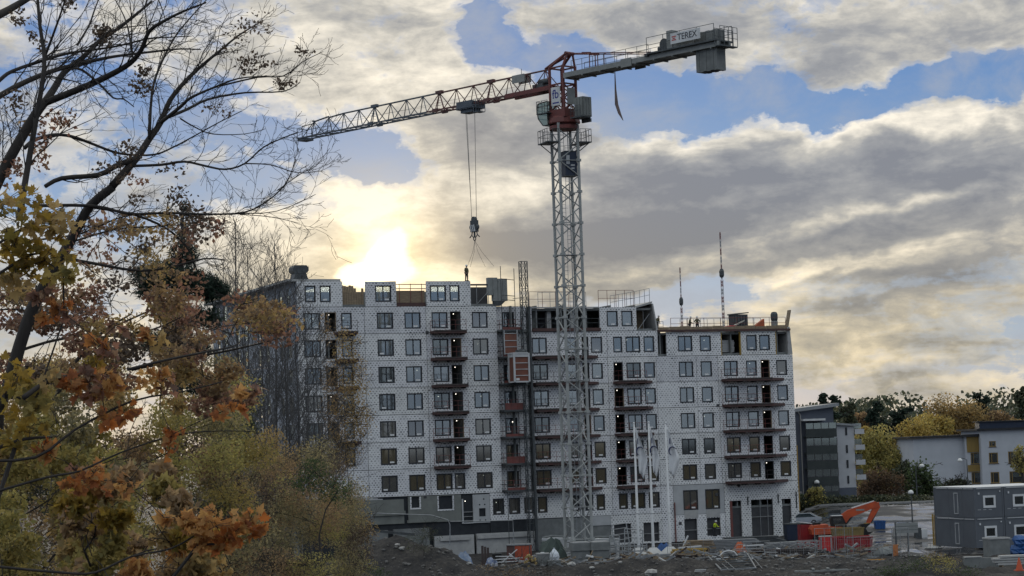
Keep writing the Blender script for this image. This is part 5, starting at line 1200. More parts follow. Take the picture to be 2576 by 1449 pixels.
# --- pipe barriers
for k, (u, Y, w, lab) in enumerate(((1880, 211, 1.5, 'grey pipe barrier with rounded top, in front of the white board'), (1905, 211.5, 1.6, 'grey pipe barrier with rounded top, next to the plank stack'), (1762, 213.5, .9, 'small grey pipe barrier in front of the timber beams'), (1862, 213, .6, 'narrow grey frame barrier before the orange sheet'))):
    t = T('pipe_barrier', lab, 'barrier', u, Y, .05*k, 'grey pipe barriers'); q = MB(); h = 1.1
    q.path([(-w,0,0), (-w,0,h-.2), (-w+.2,0,h), (w-.2,0,h), (w,0,h-.2), (w,0,0)], .04, 6); q.build('barrier_frame', M_STEEL, t); q = MB(); q.tube((-w,0,.55), (w,0,.55), .03, n=5); q.tube((-w,0,.2), (w,0,.2), .03, n=5); q.build('barrier_rail', M_STEEL, t)
    MB().box(-w-.1, -w+.1, -.3, .3, 0, .06).build('barrier_foot', M_STEEL_D, t); MB().box(w-.1, w+.1, -.3, .3, 0, .06).build('barrier_foot', M_STEEL_D, t)
# --- mesh fence panels
def fence(u, Y, w, h, rz, lab):
    t = T('fence_panel', lab, 'fence panel', u, Y, rz, 'temporary mesh fence panels'); q = MB(); x = w/2
    q.path([(-x,0,.1), (-x,0,h), (x,0,h), (x,0,.1), (-x,0,.1)], .035, 6); q.tube((0,0,.1), (0,0,h), .025, n=5); q.build('fence_frame', M_STEEL, t)
    q = MB()
    for a in np.arange(-x+.2, x, .22): q.tube((a,0,.1), (a,0,h), .008, n=3, caps=False)
    for z in np.arange(.4, h, .45): q.tube((-x,0,z), (x,0,z), .008, n=3, caps=False)
    stuff(q.build('fence_mesh', M_STEEL, t)); MB().box(-x-.3, -x+.3, -.12, .12, 0, .14).build('fence_foot', M_CONC, t)
for k, (u, Y, w, h, lab) in enumerate(((1960, 210.5, 3.0, 1.5, 'low mesh fence panel at the left end of the fence row'), (2018, 210, 2.6, 1.7, 'mesh fence panel in front of the cage pallets'), (2072, 209.5, 1.9, 3.0, 'tall mesh fence panel in front of the red barrier box'), (2122, 209.5, 1.6, 3.1, 'tall mesh fence panel before the middle of the red skip'), (2162, 209, 2.6, 2.0, 'mesh fence panel before the right end of the red skip'), (2262, 206, 1.6, 2.9, 'bare post and board fence panel by the wet yard'))): fence(u, Y, w, h, .06*(k % 3), lab)
# cages of scrap
for u, Y, lab in ((1990, 215, 'wire cage pallet full of grey scaffold fittings, left one'), (2030, 214, 'wire cage pallet full of grey scaffold fittings, under a tilted frame')):
    t = T('cage_pallet', lab, 'cage pallet', u, Y, .1, 'cage pallets with scaffold fittings'); q = MB(); w, d, h = 1.0, .7, 1.2
    for x in (-w, w): 
        for y in (-d, d): q.tube((x,y,0), (x,y,h), .045, n=5)
    for z in (.15, .5, .85, h): q.path([(-w,-d,z), (w,-d,z), (w,d,z), (-w,d,z), (-w,-d,z)], .022, 4)
    for x in np.arange(-w, w, .25): q.tube((x,-d,.1), (x,-d,h), .014, n=3)
    q.build('cage', M_STEEL, t); MB().box(-w, w, -d, d, .06, .12).build('cage_floor', M_STEEL_D, t)
    R = random.Random(u); q = MB()
    for k in range(60): a = Vector((R.uniform(-.9,.9), R.uniform(-.6,.6), .2+R.random()*.8)); q.tube(a, a + Vector((R.uniform(-.3,.3), R.uniform(-.3,.3), R.uniform(-.2,.2))), .05, n=5)
    stuff(q.build('fittings', M_STEEL, t))
# formwork grid on the mound
a = gp(1778, 1404); b_ = gp(1880, 1402); c_ = gp(1902, 1440); d_ = gp(1815, 1445)
t = thing('formwork_grid', 'dark steel formwork grid lying tilted on the dirt slope', 'formwork', a); q = MB(); L_ = lambda f, g: (a.lerp(b_, f)).lerp(d_.lerp(c_, f), g) - a + Vector((0,0,.32))
q.path([L_(0,0), L_(1,0), L_(1,1), L_(0,1), L_(0,0)], .07, 6); q.build('grid_frame', M_STEEL, t); [MB().tube(L_(0,g), L_(1,g), .045, n=5).build('grid_bar', M_STEEL_D, t) for g in np.linspace(.14, .9, 6)]
[MB().tube(L_(f,-.02), L_(f+.12,1.03), .035, n=5).build('loose_tube', M_STEEL, t) for f in (.1, .28, 1.05)]; q = MB(); [q.cbox(L_(f, g) + Vector((0,0,.08)), (.42,.16,.08), .2) for f, g in ((.12,.22), (.18,.38), (.40,.3))]; q.build('white_tag', M_WHITE, t)
q = MB(); [q.path([(.45*math.cos(x)+.03*k, .38*math.sin(x), .06+.07*k) for x in np.linspace(0, 6.28, 18)], .04, 5) for k in range(3)]
o = q.build('cable_coil', M_CONC_L); p = gp(1761, 1440); o.location = p; tag(o, 'grey cable coil lying on the dark dirt slope', 'coil')
q = MB(); q.path([(-2.4,-.35,.12), (2.2,-.35,.12), (2.5,.4,.12), (-2.1,.4,.12), (-2.4,-.35,.12)], .09, 4); q.box(-.9,-.72,-.5,.5,.22,.34); q.box(.35,.53,-.5,.5,.22,.34); o = q.build('ground_frame', M_CGREY); p = gp(2070, 1442); o.location = p; tag(o, 'pale rectangular metal frame lying flat on the dirt at the bottom', 'frame')
# --- skips, boxes, red things
def skip(lab, u, Y, w, d, h, m, rz=0, name='skip', ribs=6, taper=.18):
    t = T(name, lab, 'skip', u, Y, rz); q = MB(); q.prism([(-w/2+taper,0), (w/2-taper,0), (w/2,h), (w/2-.06,h), (w/2-taper-.04,.12), (-w/2+taper+.04,.12), (-w/2+.06,h), (-w/2,h)], -d/2, d/2); q.box(-w/2+taper, w/2-taper, -d/2-.04, -d/2-.003, 0, h); q.box(-w/2+taper, w/2-taper, d/2+.003, d/2+.04, 0, h); q.build('skip_body', m, t)
    q = MB(); [q.box(-w/2+taper+(w-2*taper)*(k+.2)/ribs-.05, -w/2+taper+(w-2*taper)*(k+.2)/ribs+.05, -d/2-.11, -d/2-.043, 0, h-.06) for k in range(ribs)]; q.build('rib', m, t)
    q = MB(); q.box(-w/2-.02, w/2+.02, -d/2-.12, -d/2+.02, h-.055, h+.06); q.box(-w/2-.02, w/2+.02, d/2-.02, d/2+.12, h-.055, h+.06); q.build('rim', m, t); return t
skip('long dark red steel skip behind the tall mesh fence panels', 2142, 217.5, 3.75, 1.8, 1.5, M_REDSKIP, .03)
t = skip('low red skip with grey rubble on top, left of the red barrier box', 2030, 221, 3.3, 1.8, 1.0, M_REDSKIP, .1)
t = T('barrier_box', 'bright red upright plastic barrier box at the left end of the red skip', 'barrier box', 2074, 215.5, .03); MB().box(-.6, .6, -.4, .4, .1, 1.65).build('box_body', mat('bright_red', (.55,.03,.03), (.45,.03,.03), .45), t); MB().box(-.62, .62, -.42, .42, 1.655, 1.75).build('box_lid', M_CONC_L, t); q = MB(); [q.box(x, x+.12, -.44, -.402, .15, 1.6) for x in (-.55, .43)]; q.build('edge_post', M_STEEL, t)
t = T('red_container', 'tall dark red container with a white top edge left of the excavator', 'container', 2026, 240, .1); MB().box(-.75, .75, -.8, .8, 0, 1.95).build('container_body', M_REDSKIP, t); q = MB(); [q.box(-.6+.4*k, -.45+.4*k, -.86, -.803, .1, 1.85) for k in range(4)]; q.build('rib', M_REDSKIP, t); MB().prism([(-.85,2.2), (.85,1.96), (.85,2.05), (-.85,2.32)], -.9, .9).build('container_lid', M_WHITE, t)
t = T('blue_container', 'tall dark blue waste container at the right end of the block', 'container', 1991, 246, .15); MB().prism([(-.7,0), (.7,0), (.82,1.75), (-.82,1.75)], -.7, .7).build('container_body', M_BLUEDARK, t); MB().box(-.88, .88, -.76, .76, 1.753, 1.88).build('container_lid', M_STEEL_D, t)
skip('mustard yellow steel skip under the excavator bucket arm', 2130, 231, 3.25, 1.7, 1.85, mat('skip_mustard', (.26,.19,.07), (.2,.15,.06), .6), .02)
skip('small bright blue skip right of the excavator bucket', 2212, 246, 1.2, 1.0, .85, M_BLUE, .0, ribs=3, taper=.06)
# --- excavator
def excavator():
    Y = 237; t = T('excavator', 'orange crawler excavator with its arm bent down towards the right', 'excavator', 2092, Y, 0); z0 = t.location.z; x0 = t.location.x
    def l(u, v, y=Y): p = at(u, v, y); return (p.x-x0, p.z-z0)
    for y in (-1.25, .75):
        q = MB(); pr = [(-1.9,.15), (-1.6,0), (1.6,0), (1.9,.15), (2.0,.45), (1.7,.8), (-1.7,.8), (-2.0,.45)]; q.prism(pr, y, y+.5); q.build('track', M_BLACK, t)
    q = MB(); q.prism([(-2.3,.95), (.9,.95), (.9,1.7), (-.5,1.75), (-.6,2.0), (-2.2,1.9), (-2.45,1.5)], -1.2, 1.2); q.build('house', M_ORANGE, t); MB().lathe([(.8,.7), (.8,.94)], (0,0,0), 14).build('slew_ring', M_BLACK, t)
    q = MB(); q.prism([(-.2,1.76), (1.15,.98), (1.35,1.0), (1.45,1.9), (1.0,2.85), (-.1,2.85), (-.3,2.6)], -1.15, -.2); cab = q.build('cab', M_BLACK, t)
    q = MB(); q.box(-.15, 1.0, -1.2, -.15, 2.853, 2.92); q.build('cab_roof', M_WHITE, cab); q = MB(); q.prism([(.0,1.85), (1.1,1.6), (1.3,1.95), (.95,2.7), (.0,2.7)], -1.17, -1.152); q.build('pane', M_GLASS[1], cab)
    q = MB(); q.box(-2.0, -1.2, .2, .9, 1.9, 2.15); q.tube((-1.5,-.9,1.9), (-1.5,-.9,2.45), .03, n=4); q.tube((-2.1,-1.1,1.9), (-2.1,-1.1,2.3), .03, n=4); q.tube((-2.1,-1.1,2.3), (-1.3,-1.1,2.3), .03, n=4); q.build('exhaust', M_BLACK, t)
    e = l(2204, 1268); f = l(2140, 1303); pt = l(2180, 1333)
    up = [(.55,1.5), (1.05,1.4), (f[0]*.95, f[1]+.02), (e[0]-.3, e[1]-.45), (e[0]+.15, e[1]-.38), (e[0]+.28, e[1]+.1), (e[0]-.1, e[1]+.28), (f[0]-.3, f[1]+.85), (.6, 2.6)]
    MB().prism(up, -.05, .42).build('boom', M_ORANGE, t); q = MB(); q.prism([(f[0]+.2, f[1]+1.0), (e[0]-.2, e[1]+.30), (e[0]-.22, e[1]+.38), (f[0]+.15, f[1]+1.1)], .05, .35); q.build('boom_hose', M_WHITE, t); MB().box(f[0]+.6, f[0]+1.5, -.07, -.052, f[1]+.75, f[1]+.92, None).build('boom_label', M_CGREY, t)
    MB().prism([(e[0]+.3, e[1]+.2), (e[0]-.25, e[1]-.15), (pt[0]+.1, pt[1]+1.0), (pt[0]+.0, pt[1]+.62), (pt[0]+.32, pt[1]+.55), (e[0]+.42, e[1]-.35)], .0, .36).build('stick', M_ORANGE, t)
    q = MB(); q.tube((1.2,.2,1.5), (f[0]+.3, .2, f[1]+.35), .12, n=8); q.tube((e[0]+.35,.2,e[1]-.3), (pt[0]+.55,.2,pt[1]+.75), .10, n=8); q.build('ram', M_STEEL_D, t)
    q = MB(); c = (pt[0]-.15, pt[1]+.1); q.prism([(c[0]+.55,c[1]+.6), (c[0]-.4,c[1]+.55), (c[0]-.85,c[1]+.1), (c[0]-.7,c[1]-.5), (c[0]+.1,c[1]-.75), (c[0]+.6,c[1]-.35), (c[0]+.2,c[1]-.3), (c[0]+.0,c[1]+.1)], -.45, .8); b = q.build('bucket', M_BLACK, t)
    q = MB(); [q.prism([(c[0]+.4,c[1]-.55), (c[0]+.85,c[1]-.3), (c[0]+.6,c[1]-.32)], -.4+.3*k, -.3+.3*k) for k in range(4)]; q.build('tooth', M_STEEL_D, b); MB().box(pt[0]-.2, pt[0]+.35, -.05, .4, pt[1]+.5, pt[1]+.75).build('coupler', M_WOODY, t)
excavator()
# --- parked car
def car():
    t = T('parked_car', 'silver parked car half hidden behind the containers', 'car', 2020, 257, 2.95); S = mat('car_silver', (.50,.53,.57), (.45,.48,.52), .25, .5, .5)
    q = MB(); q.prism([(-2.1,.35), (2.1,.35), (2.15,.7), (1.9,.85), (1.15,.95), (.45,1.42), (-.9,1.45), (-1.75,.98), (-2.15,.9)], -.85, .85); q.build('body', S, t, False)
    q = MB(); [q.prism([(1.0,.95), (.42,1.36), (-.85,1.39), (-1.5,1.0)], y, y+.012) for y in (-.87, .858)]; q.build('side_glass', M_GLASS[3], t)
    for x in (-1.3, 1.35):
        for y in (-.9, .7): w = MB().tube((x,y,.33), (x,y+.2,.33), .33, n=14).build('wheel', M_BLACK, t); MB().tube((x,y-.012,.33), (x,y+.21,.33), .2, n=10).build('rim', S, w)
    for y in (-.65, .45): MB().box(2.12, 2.17, y, y+.25, .62, .76).build('headlight', M_WHITE, t)
car()
# --- site cabins, two high
def cabins():
    P0 = gp(2457.5, 1384); c = Vector((P0.x, P0.y, 0.02)); 
    ry = math.radians(18); 
    GREY = mat('cabin_grey', (.11,.122,.14), (.095,.104,.12), .55, .7); TR = mat('cabin_trim', (.42,.43,.44), (.36,.37,.38), .5); WF = mat('cabin_window_white', (.66,.67,.68), (.58,.59,.6), .5)
    W_, D_, H_ = 3.15, 8.0, 2.86
    def cab(col, lev, lab):
        o = c + Vector((col*(W_+.12)*math.cos(ry), col*(W_+.12)*math.sin(ry), .22 + lev*(H_+.09)))
        t = thing('site_cabin', lab, 'site cabin', o, ry, 'grey site cabins stacked two high')
        # side wall split into boards
        ed = [0, 2.45, 5.0, D_]
        for a, b in zip(ed, ed[1:]): MB().box(0, .08, a+.012, b-.012, .12, H_-.16).build('side_panel', GREY, t)
        win = (.95, 2.25, .95, 2.05)
        panel(.12, W_-.12, .12, H_-.16, [win], GREY, 0, .1, 'front_panel', t)
        MB().box(.1, W_, D_-.1, D_, .12, H_-.16).build('rear_panel', GREY, t); MB().box(W_-.08, W_, .1, D_-.1, .12, H_-.16).build('side_panel', GREY, t); MB().box(.09, W_-.1, .12, D_-.12, .13, .2).build('cabin_floor', M_BACK, t); MB().box(.09, W_-.09, 2.2, 2.25, .22, H_-.2).build('inner_wall', M_BACK, t)
        q = MB(); q.box(-.03, .115, -.03, .115, 0, H_); q.box(W_-.115, W_+.03, -.03, .115, 0, H_); q.box(-.03, .115, D_-.115, D_+.03, 0, H_); q.box(.12, W_-.12, -.02, .08, 0, .115); q.box(.12, W_-.12, -.02, .08, H_-.155, H_-.02); q.box(-.02, .08, .12, D_-.12, 0, .115); q.box(-.02, .08, .12, D_-.12, H_-.155, H_-.02); q.build('corner_frame', GREY, t)
        q = MB(); q.box(.2, W_-.25, -.075, -.024, H_-.13, H_-.03); [q.box(-.075, -.024, a, b, H_-.13, H_-.03) for a, b in ((.2, 2.0), (2.2, 5.0), (5.2, 7.4))]; q.build('eaves_strip', TR, t)
        MB().box(-.02, W_+.02, -.02, D_+.02, H_+.004, H_+.07).build('roof', WF if lev else GREY, t)
        q = MB(); a0, a1, z0, z1 = win; f = .17; q.box(a0-.03, a0+f, -.06, .06, z0-.06, z1+.04); q.box(a1-f, a1+.03, -.06, .06, z0-.06, z1+.04); q.box(a0+f, a1-f, -.06, .06, z0-.06, z0+f); q.box(a0+f, a1-f, -.06, .06, z1-f, z1+.04); w = q.build('window', WF, t)
        MB().box(a0+f, a1-f, .01, .02, z0+f, z1-f).build('pane', M_GLASS[3], w); q = MB(); [q.box(a0+f, a1-f, .03, .04, z, z+.07) for z in np.arange(z0+f, z1-f-.05, .16)]; q.build('blind', M_STEEL_D, w)
        if col == 0:
            q = MB(); y0, y1, z0, z1 = 3.15, 3.95, .28, 2.38; q.box(-.07, -.003, y0, y0+.1, z0, z1); q.box(-.07, -.003, y1-.1, y1, z0, z1); q.box(-.07, -.003, y0+.1, y1-.1, z1-.1, z1); q.box(-.07, -.003, y0+.1, y1-.1, z0, z0+.1); q.build('door_frame', TR, t); MB().box(-.04, -.003, y0+.1, y1-.1, z0+.1, z1-.1).build('door', GREY, t)
        MB().box(.38, .52, -.10, -.024, 2.2, 2.4).build('socket_box', WF, t); MB().lump((W_-.4, -.1, 2.45), .07, 0).build('wall_lamp', WF, t)
        q = MB(); [q.box(x, x+.35, -.012, -.003, .7, .76) for x in (.3, .9, 1.5)]; q.build('door_label', TR, t)
        if lev == 0: q = MB(); [q.box(x, x+.3, y, y+.3, -.2, -.004) for x in (.0, W_-.3) for y in (.1, D_-.4)]; q.build('support_block', M_WOOD, t)
    cab(0, 0, 'grey site cabin at ground level, left end of the row, with tall narrow door'); cab(0, 1, 'grey site cabin on the upper level, left end of the row, with tall narrow door'); cab(1, 0, 'grey site cabin at ground level, next to the left end one'); cab(1, 1, 'grey site cabin on the upper level, next to the left end one')
    cab(2, 0, 'grey site cabin at ground level, farthest right of the row'); cab(2, 1, 'grey site cabin on the upper level, farthest right of the row')
cabins()
q = MB(); q.tube((0,0,0), (0,0,3.2), .09, n=7); q.tube((.25,.3,0), (.25,.3,3.1), .08, n=7); o = q.build('timber_post', M_WOODY); p = gy(2346, 226); o.location = p; tag(o, 'pair of pale timber posts at the far corner of the site cabins', 'posts')
# --- right foreground things
t = T('concrete_bin', 'square concrete bin with a pale top in front of the lower site cabin', 'concrete bin', 2503, 199, .18); MB().box(-.95, .95, -.8, .8, 0, 1.62).build('bin_body', M_CONC, t); q = MB(); q.box(-1.0, 1.0, -.86, -.7, 1.623, 1.75); q.box(-1.0, 1.0, .7, .86, 1.623, 1.75); q.box(-1.0, -.86, -.695, .695, 1.623, 1.75); q.box(.86, 1.0, -.695, .695, 1.623, 1.75); q.build('bin_rim', M_CONC_L, t)
for k, (u, z) in enumerate(((2553, 0), (2572, .1), (2562, .85))):
    q = MB(); q.lump((0,0,.5), .62, .18, (1.05,.9,.95), 20+k); lay(q.build('blue_sack', M_BLUE), ('large blue sack left of the pair at the right picture edge', 'large blue sack at the very right picture edge', 'blue sack lying on top of the two others at the right edge')[k], 'sack', u, 200, 0, z, 'blue sacks')
t = T('jersey_barrier', 'pale concrete barrier with sloping sides at the lower right', 'barrier', 2475, 187, .05); MB().prism([(-2.0,0), (2.2,0), (2.2,.75), (1.6,.85), (-1.2,.95), (-1.9,.9)], -.3, .3).build('barrier_body', M_CONC, t); MB().box(-1.9, -.4, -.33, .33, .955, 1.03).build('barrier_cap', M_CONC_L, t)
stack('pile of grey slabs at the lower right corner', 2540, 184, 2.6, 1.0, 4, .16, M_CONC_L, .05, z0=.3, seed=9)
t = T('traffic_cone', 'orange traffic cone at the lower right corner of the picture', 'traffic cone', 2558, 172, 0, None, .35); MB().box(-.38, .38, -.38, .38, 0, .06).build('cone_base', M_ORANGE, t); MB().lathe([(.30,.063), (.05,1.0), (.03,1.02)], (0,0,0), 14).build('cone_body', M_ORANGE, t)
o = MB().box(-.22, .22, -.05, .05, 0, 1.1).build('orange_board', mat('panel_orange', (.55,.19,.05), (.45,.16,.05), .6)); lay(o, 'upright orange board beside the grey rubble block by the wet yard', 'board', 2249, 208)
q = MB(); q.lump((0,0,.5), .9, .3, (1.3,1,.75), 31, 6, 4); lay(q.build('rubble_block', M_CONC), 'angular grey rubble block left of the orange panel', 'rubble', 2226, 211)
t = T('plank_pile', 'pile of orange yellow planks lying on the ground beside the wet yard', 'planks', 2190, 203); R = random.Random(6)
for k in range(9): a = Vector((R.uniform(-1.6,.2), R.uniform(-.5,.5), .06+.05*k)); e = a + Vector((R.uniform(1.6,2.8), R.uniform(-.35,.35), R.uniform(-.03,.06))); MB().tube(a, e, .075, n=4).build('plank', mat('plank_orange', (.55,.28,.05), (.40,.20,.045), .7) if k == 0 else bpy.data.materials['plank_orange'], t)
for k, (u, Y, w, h, lab) in enumerate(((2280, 214, 1.0, 1.4, 'grey hoarding sign board on two posts beside the wet yard'),)):
    t = T('hoarding', lab, 'sign board', u, Y, .1); MB().box(-1.1, 1.1, -.04, .04, 1.6, 2.6).build('board', M_CGREY, t); q = MB(); [q.box(x-.07, x+.07, .045, .16, 0, 2.65) for x in (-1.1, .1)]; q.build('post', M_STEEL_D, t); q = MB(); [q.box(-1.1, 1.1, -.055, -.042, z, z+.03) for z in (1.9, 2.25)]; q.build('board_seam', M_STEEL_D, t)
for k, (u, Y) in enumerate(((2322, 213), (2342, 212))):
    pass
q = MB(); q.lathe([(.8,0), (.9,.1), (.5,.25), (.2,.3)], (0,0,0), 9); lay(q.build('debris_heap', M_CONC_L), 'small pale debris heap at the corner of the lower site cabin', 'debris', 2345, 219)
t = T('utility_box', 'small pale grey utility box on the kerb by the wet road', 'utility box', 2312, 238, .1); MB().box(-.55, .1, -.3, .3, 0, 1.1).build('box_body', M_STEEL_D, t); MB().box(.11, .75, -.35, .25, 0, .95).build('box_front', M_WHITE, t)
t = T('road_barrier', 'low grey concrete barrier beside the wet road', 'barrier', 2278, 240, .05); MB().prism([(-1.5,0), (1.3,0), (1.2,1.0), (-1.4,1.0)], -.3, .3).build('barrier_body', M_CONC_L, t)
# --- street lamps: dome on a bracket
def lamp(u, v, Y, arm, lab):
    b = gy(u, Y); top = at(u, v, Y); h = top.z - b.z; t = thing('street_lamp', lab, 'street lamp', (top.x, Y, b.z), 0, 'street lamps with white domes')
    q = MB(); x = arm; q.path([(x,0,0), (x,0,h+.1)], [.09,.055], 8); q.path([(x,0,h+.1), (x*.5,0,h+.32), (0,0,h+.3)], .04, 6); q.build('post', M_STEEL_D, t)
    q = MB(); q.lathe([(.30,-.1), (.33,0), (.30,.14), (.2,.27), (.05,.33)], (0,0,h), 12); q.build('dome', mat('lamp_dome', (.72,.73,.72), (.62,.63,.62), .4), t, True); MB().lathe([(.27,-.12), (.27,-.104)], (0,0,h), 12).build('diffuser', M_STICK, t)
lamp(2028, 1159, 275, .25, 'street lamp with white dome in front of the grey apartment house, upper of two'); lamp(2055, 1214, 272, .2, 'street lamp with white dome in front of the grey apartment house, lower of two'); lamp(2319, 1173, 285, -.8, 'street lamp with white dome between the dark tree and the white house gable'); lamp(2291, 1240, 246, .05, 'street lamp with white dome on a dark post beside the wet road'); lamp(2415, 1159, 292, .9, 'street lamp with white dome before the yellow facade strip')
lamp(528, 1088, 150, .75, 'street lamp on a tall grey post among the autumn bushes')

# scraps strewn over the yard
def scraps():
    R = random.Random(77)
    for nm, m, n, sz in (('steel_scrap', M_STEEL, 210, .9), ('timber_scrap', M_WOOD, 220, .8), ('white_scrap', M_WHITE, 60, .35), ('dark_scrap', M_BALC_D, 160, .7), ('grey_scrap', M_CONC_L, 160, .4)):
        q = MB()
        for k in range(n):
            u, Y = R.choice([R.uniform(1290, 1700), R.uniform(1690, 2060), R.uniform(1690, 2260)]), R.uniform(207, 223); p = gy(u, Y); L_ = sz*R.uniform(.3, 1.5); a = R.uniform(-.7, .7) if R.random() < .7 else R.uniform(0, PI)
            M = Matrix.Translation(p + Vector((0, 0, R.uniform(.05, .45)))) @ Matrix.Rotation(a, 4, 'Z') @ Matrix.Rotation(R.gauss(0, .28), 4, 'Y'); w = R.uniform(.03, .13); h = R.uniform(.02, .09)
            q.box(-L_, L_, -w, w, -h, h, M)
        stuff(q.build(nm, m))
scraps()
for k, (u, Y, w, h, lab) in enumerate(((1705, 212, 2.2, 1.3, 'low mesh fence panel in front of the yellow beams'), (1800, 213, 2.6, 1.5, 'mesh fence panel behind the white pipe'), (1900, 214.5, 2.6, 1.5, 'mesh fence panel behind the rounded pipe barriers'), (2215, 207, 2.0, 1.9, 'mesh fence panel right of the red skip'))): fence(u, Y, w, h, .08*(k % 3) - .05, lab)
# ------------------------------------------------------------------ houses beyond
def grey_house():
    Y = 273; p = at(1992, 1264, Y); g = 3.3; s = Y/F
    t = thing('grey_apartment_house', 'grey five storey apartment house with dark glazed balconies', 'building', (p.x-6, Y, g), math.radians(6))
    GR = mat('render_blue_grey', (.10,.115,.15), (.088,.10,.13), .8, .6); LG = mat('render_light', (.50,.51,.54), (.44,.45,.47), .8, .6); DG = mat('balcony_dark', (.028,.036,.036), (.04,.048,.046), .5); BG = glassmat('balcony_glass', (.75,.85,.85), .16, .35, (.15,.165,.17))
    base = t.location.z
    def x(u): return (at(u, 1200, Y).x - t.location.x)
    def z(v, u=2060): return at(u, v, Y).z - base
    xl, xm, xr = 0, x(2025), x(2108); zt = z(1030)
    q = MB(); q.prism([(xl,0), (xr,0), (xr, z(1022,2108)), (xl, z(1046,1997)-.3)], .0, 13); q.build('wall', GR, t)
    q = MB(); q.prism([(xl-.4, z(1046,1997)-.28), (xr+.6, z(1022,2108)+.03), (xr+.6, z(1022,2108)+.45), (xl-.4, z(1046,1997)+.12)], -.7, 13.5); q.build('roof', M_STEEL, t)
    q = MB(); q.tube((xm-.15,-.15,0), (xm-.15,-.15,zt-.6), .08, n=6); q.tube((xm-.15,-.15,zt-.6), (xm-.6,-.1,zt+.1), .08, n=6); q.build('downpipe', M_CONC_L, t)
    MB().box(.0, xm-.3, -.06, -.004, 0, 1.5).build('plinth', M_CONC_L, t)
    rows = [(1064, 1080, 1100), (1102, 1122, 1142), (1140, 1159, 1180), (1178, 1200, 1222), (1214, 1238, 1262)]
    xa, xb = xm+.15, xr-.05
    for k, (v0, v1, v2) in enumerate(rows):
        za, zb, zc = z(v0), z(v1), z(v2)
        b = MB().box(xa, xb, -1.55, -1.45, zc, zb).build('balcony', DG, t)
        MB().box(xa, xb, -1.44, -.01, zc, zc+.15).build('balcony_floor', DG, b)
        n = 4; q = MB()
        for i in range(n+1): a = xa + (xb-xa)*i/n; q.box(a-.04, a+.04, -1.53, -1.46, zb+.002, za)
        q.box(xa, xb, -1.56, -1.44, zb+.002, zb+.07); q.build('balcony_frame', M_BACK, b)
        for i in range(n):
            a0, a1 = xa + (xb-xa)*i/n+.05, xa + (xb-xa)*(i+1)/n-.05; MB().box(a0, a1, -1.51, -1.49, zb+.08, za).build('glass_pane', BG, b)
            if random.random() < .5: MB().box(a0+.1, a1-.1, -1.3, -1.25, zb+.3 + .4*random.random(), za-.05).build('curtain', M_GREYBOARD, b)
    MB().box(xa-.3, xb-1.4, -1.7, -.02, z(1058), z(1053)).build('awning', M_WHITE, t)
    # white wing on the right
    xw = x(2165); q = MB(); q.prism([(xr+.01,0), (xw,0), (xw, z(1072,2165)), (xr+.01, z(1068,2112))], 1.0, 9); w = q.build('side_wing', LG, t); q = MB(); q.prism([(xr, z(1068,2112)+.02), (xw+.5, z(1072,2165)+.02), (xw+.5, z(1072,2165)+.25), (xr, z(1068,2112)+.3)], .6, 9.4); q.build('wing_roof', M_STEEL, w); MB().box(xr+.02, xw-.02, .95, .998, 0, z(1230)).build('wing_plinth', GR, w)
    for v in (1085, 1130, 1168, 1208): MB().box(x(2142), x(2147), .93, .995, z(v+12), z(v-8)).build('window', M_FRAME, w)
    for k, v in enumerate((1082, 1122, 1160, 1198)):
        b = MB().box(xw, xw+1.2, .6, .7, z(v+13), z(v)).build('balcony', LG, t); MB().box(xw, xw+1.2, .72, 3, z(v+13), z(v+11)).build('balcony_floor', LG, b); MB().box(xw+.02, xw+1.1, 1.6, 1.7, z(v)+.05, z(v-14)).build('glass_pane', BG, b)
grey_house()
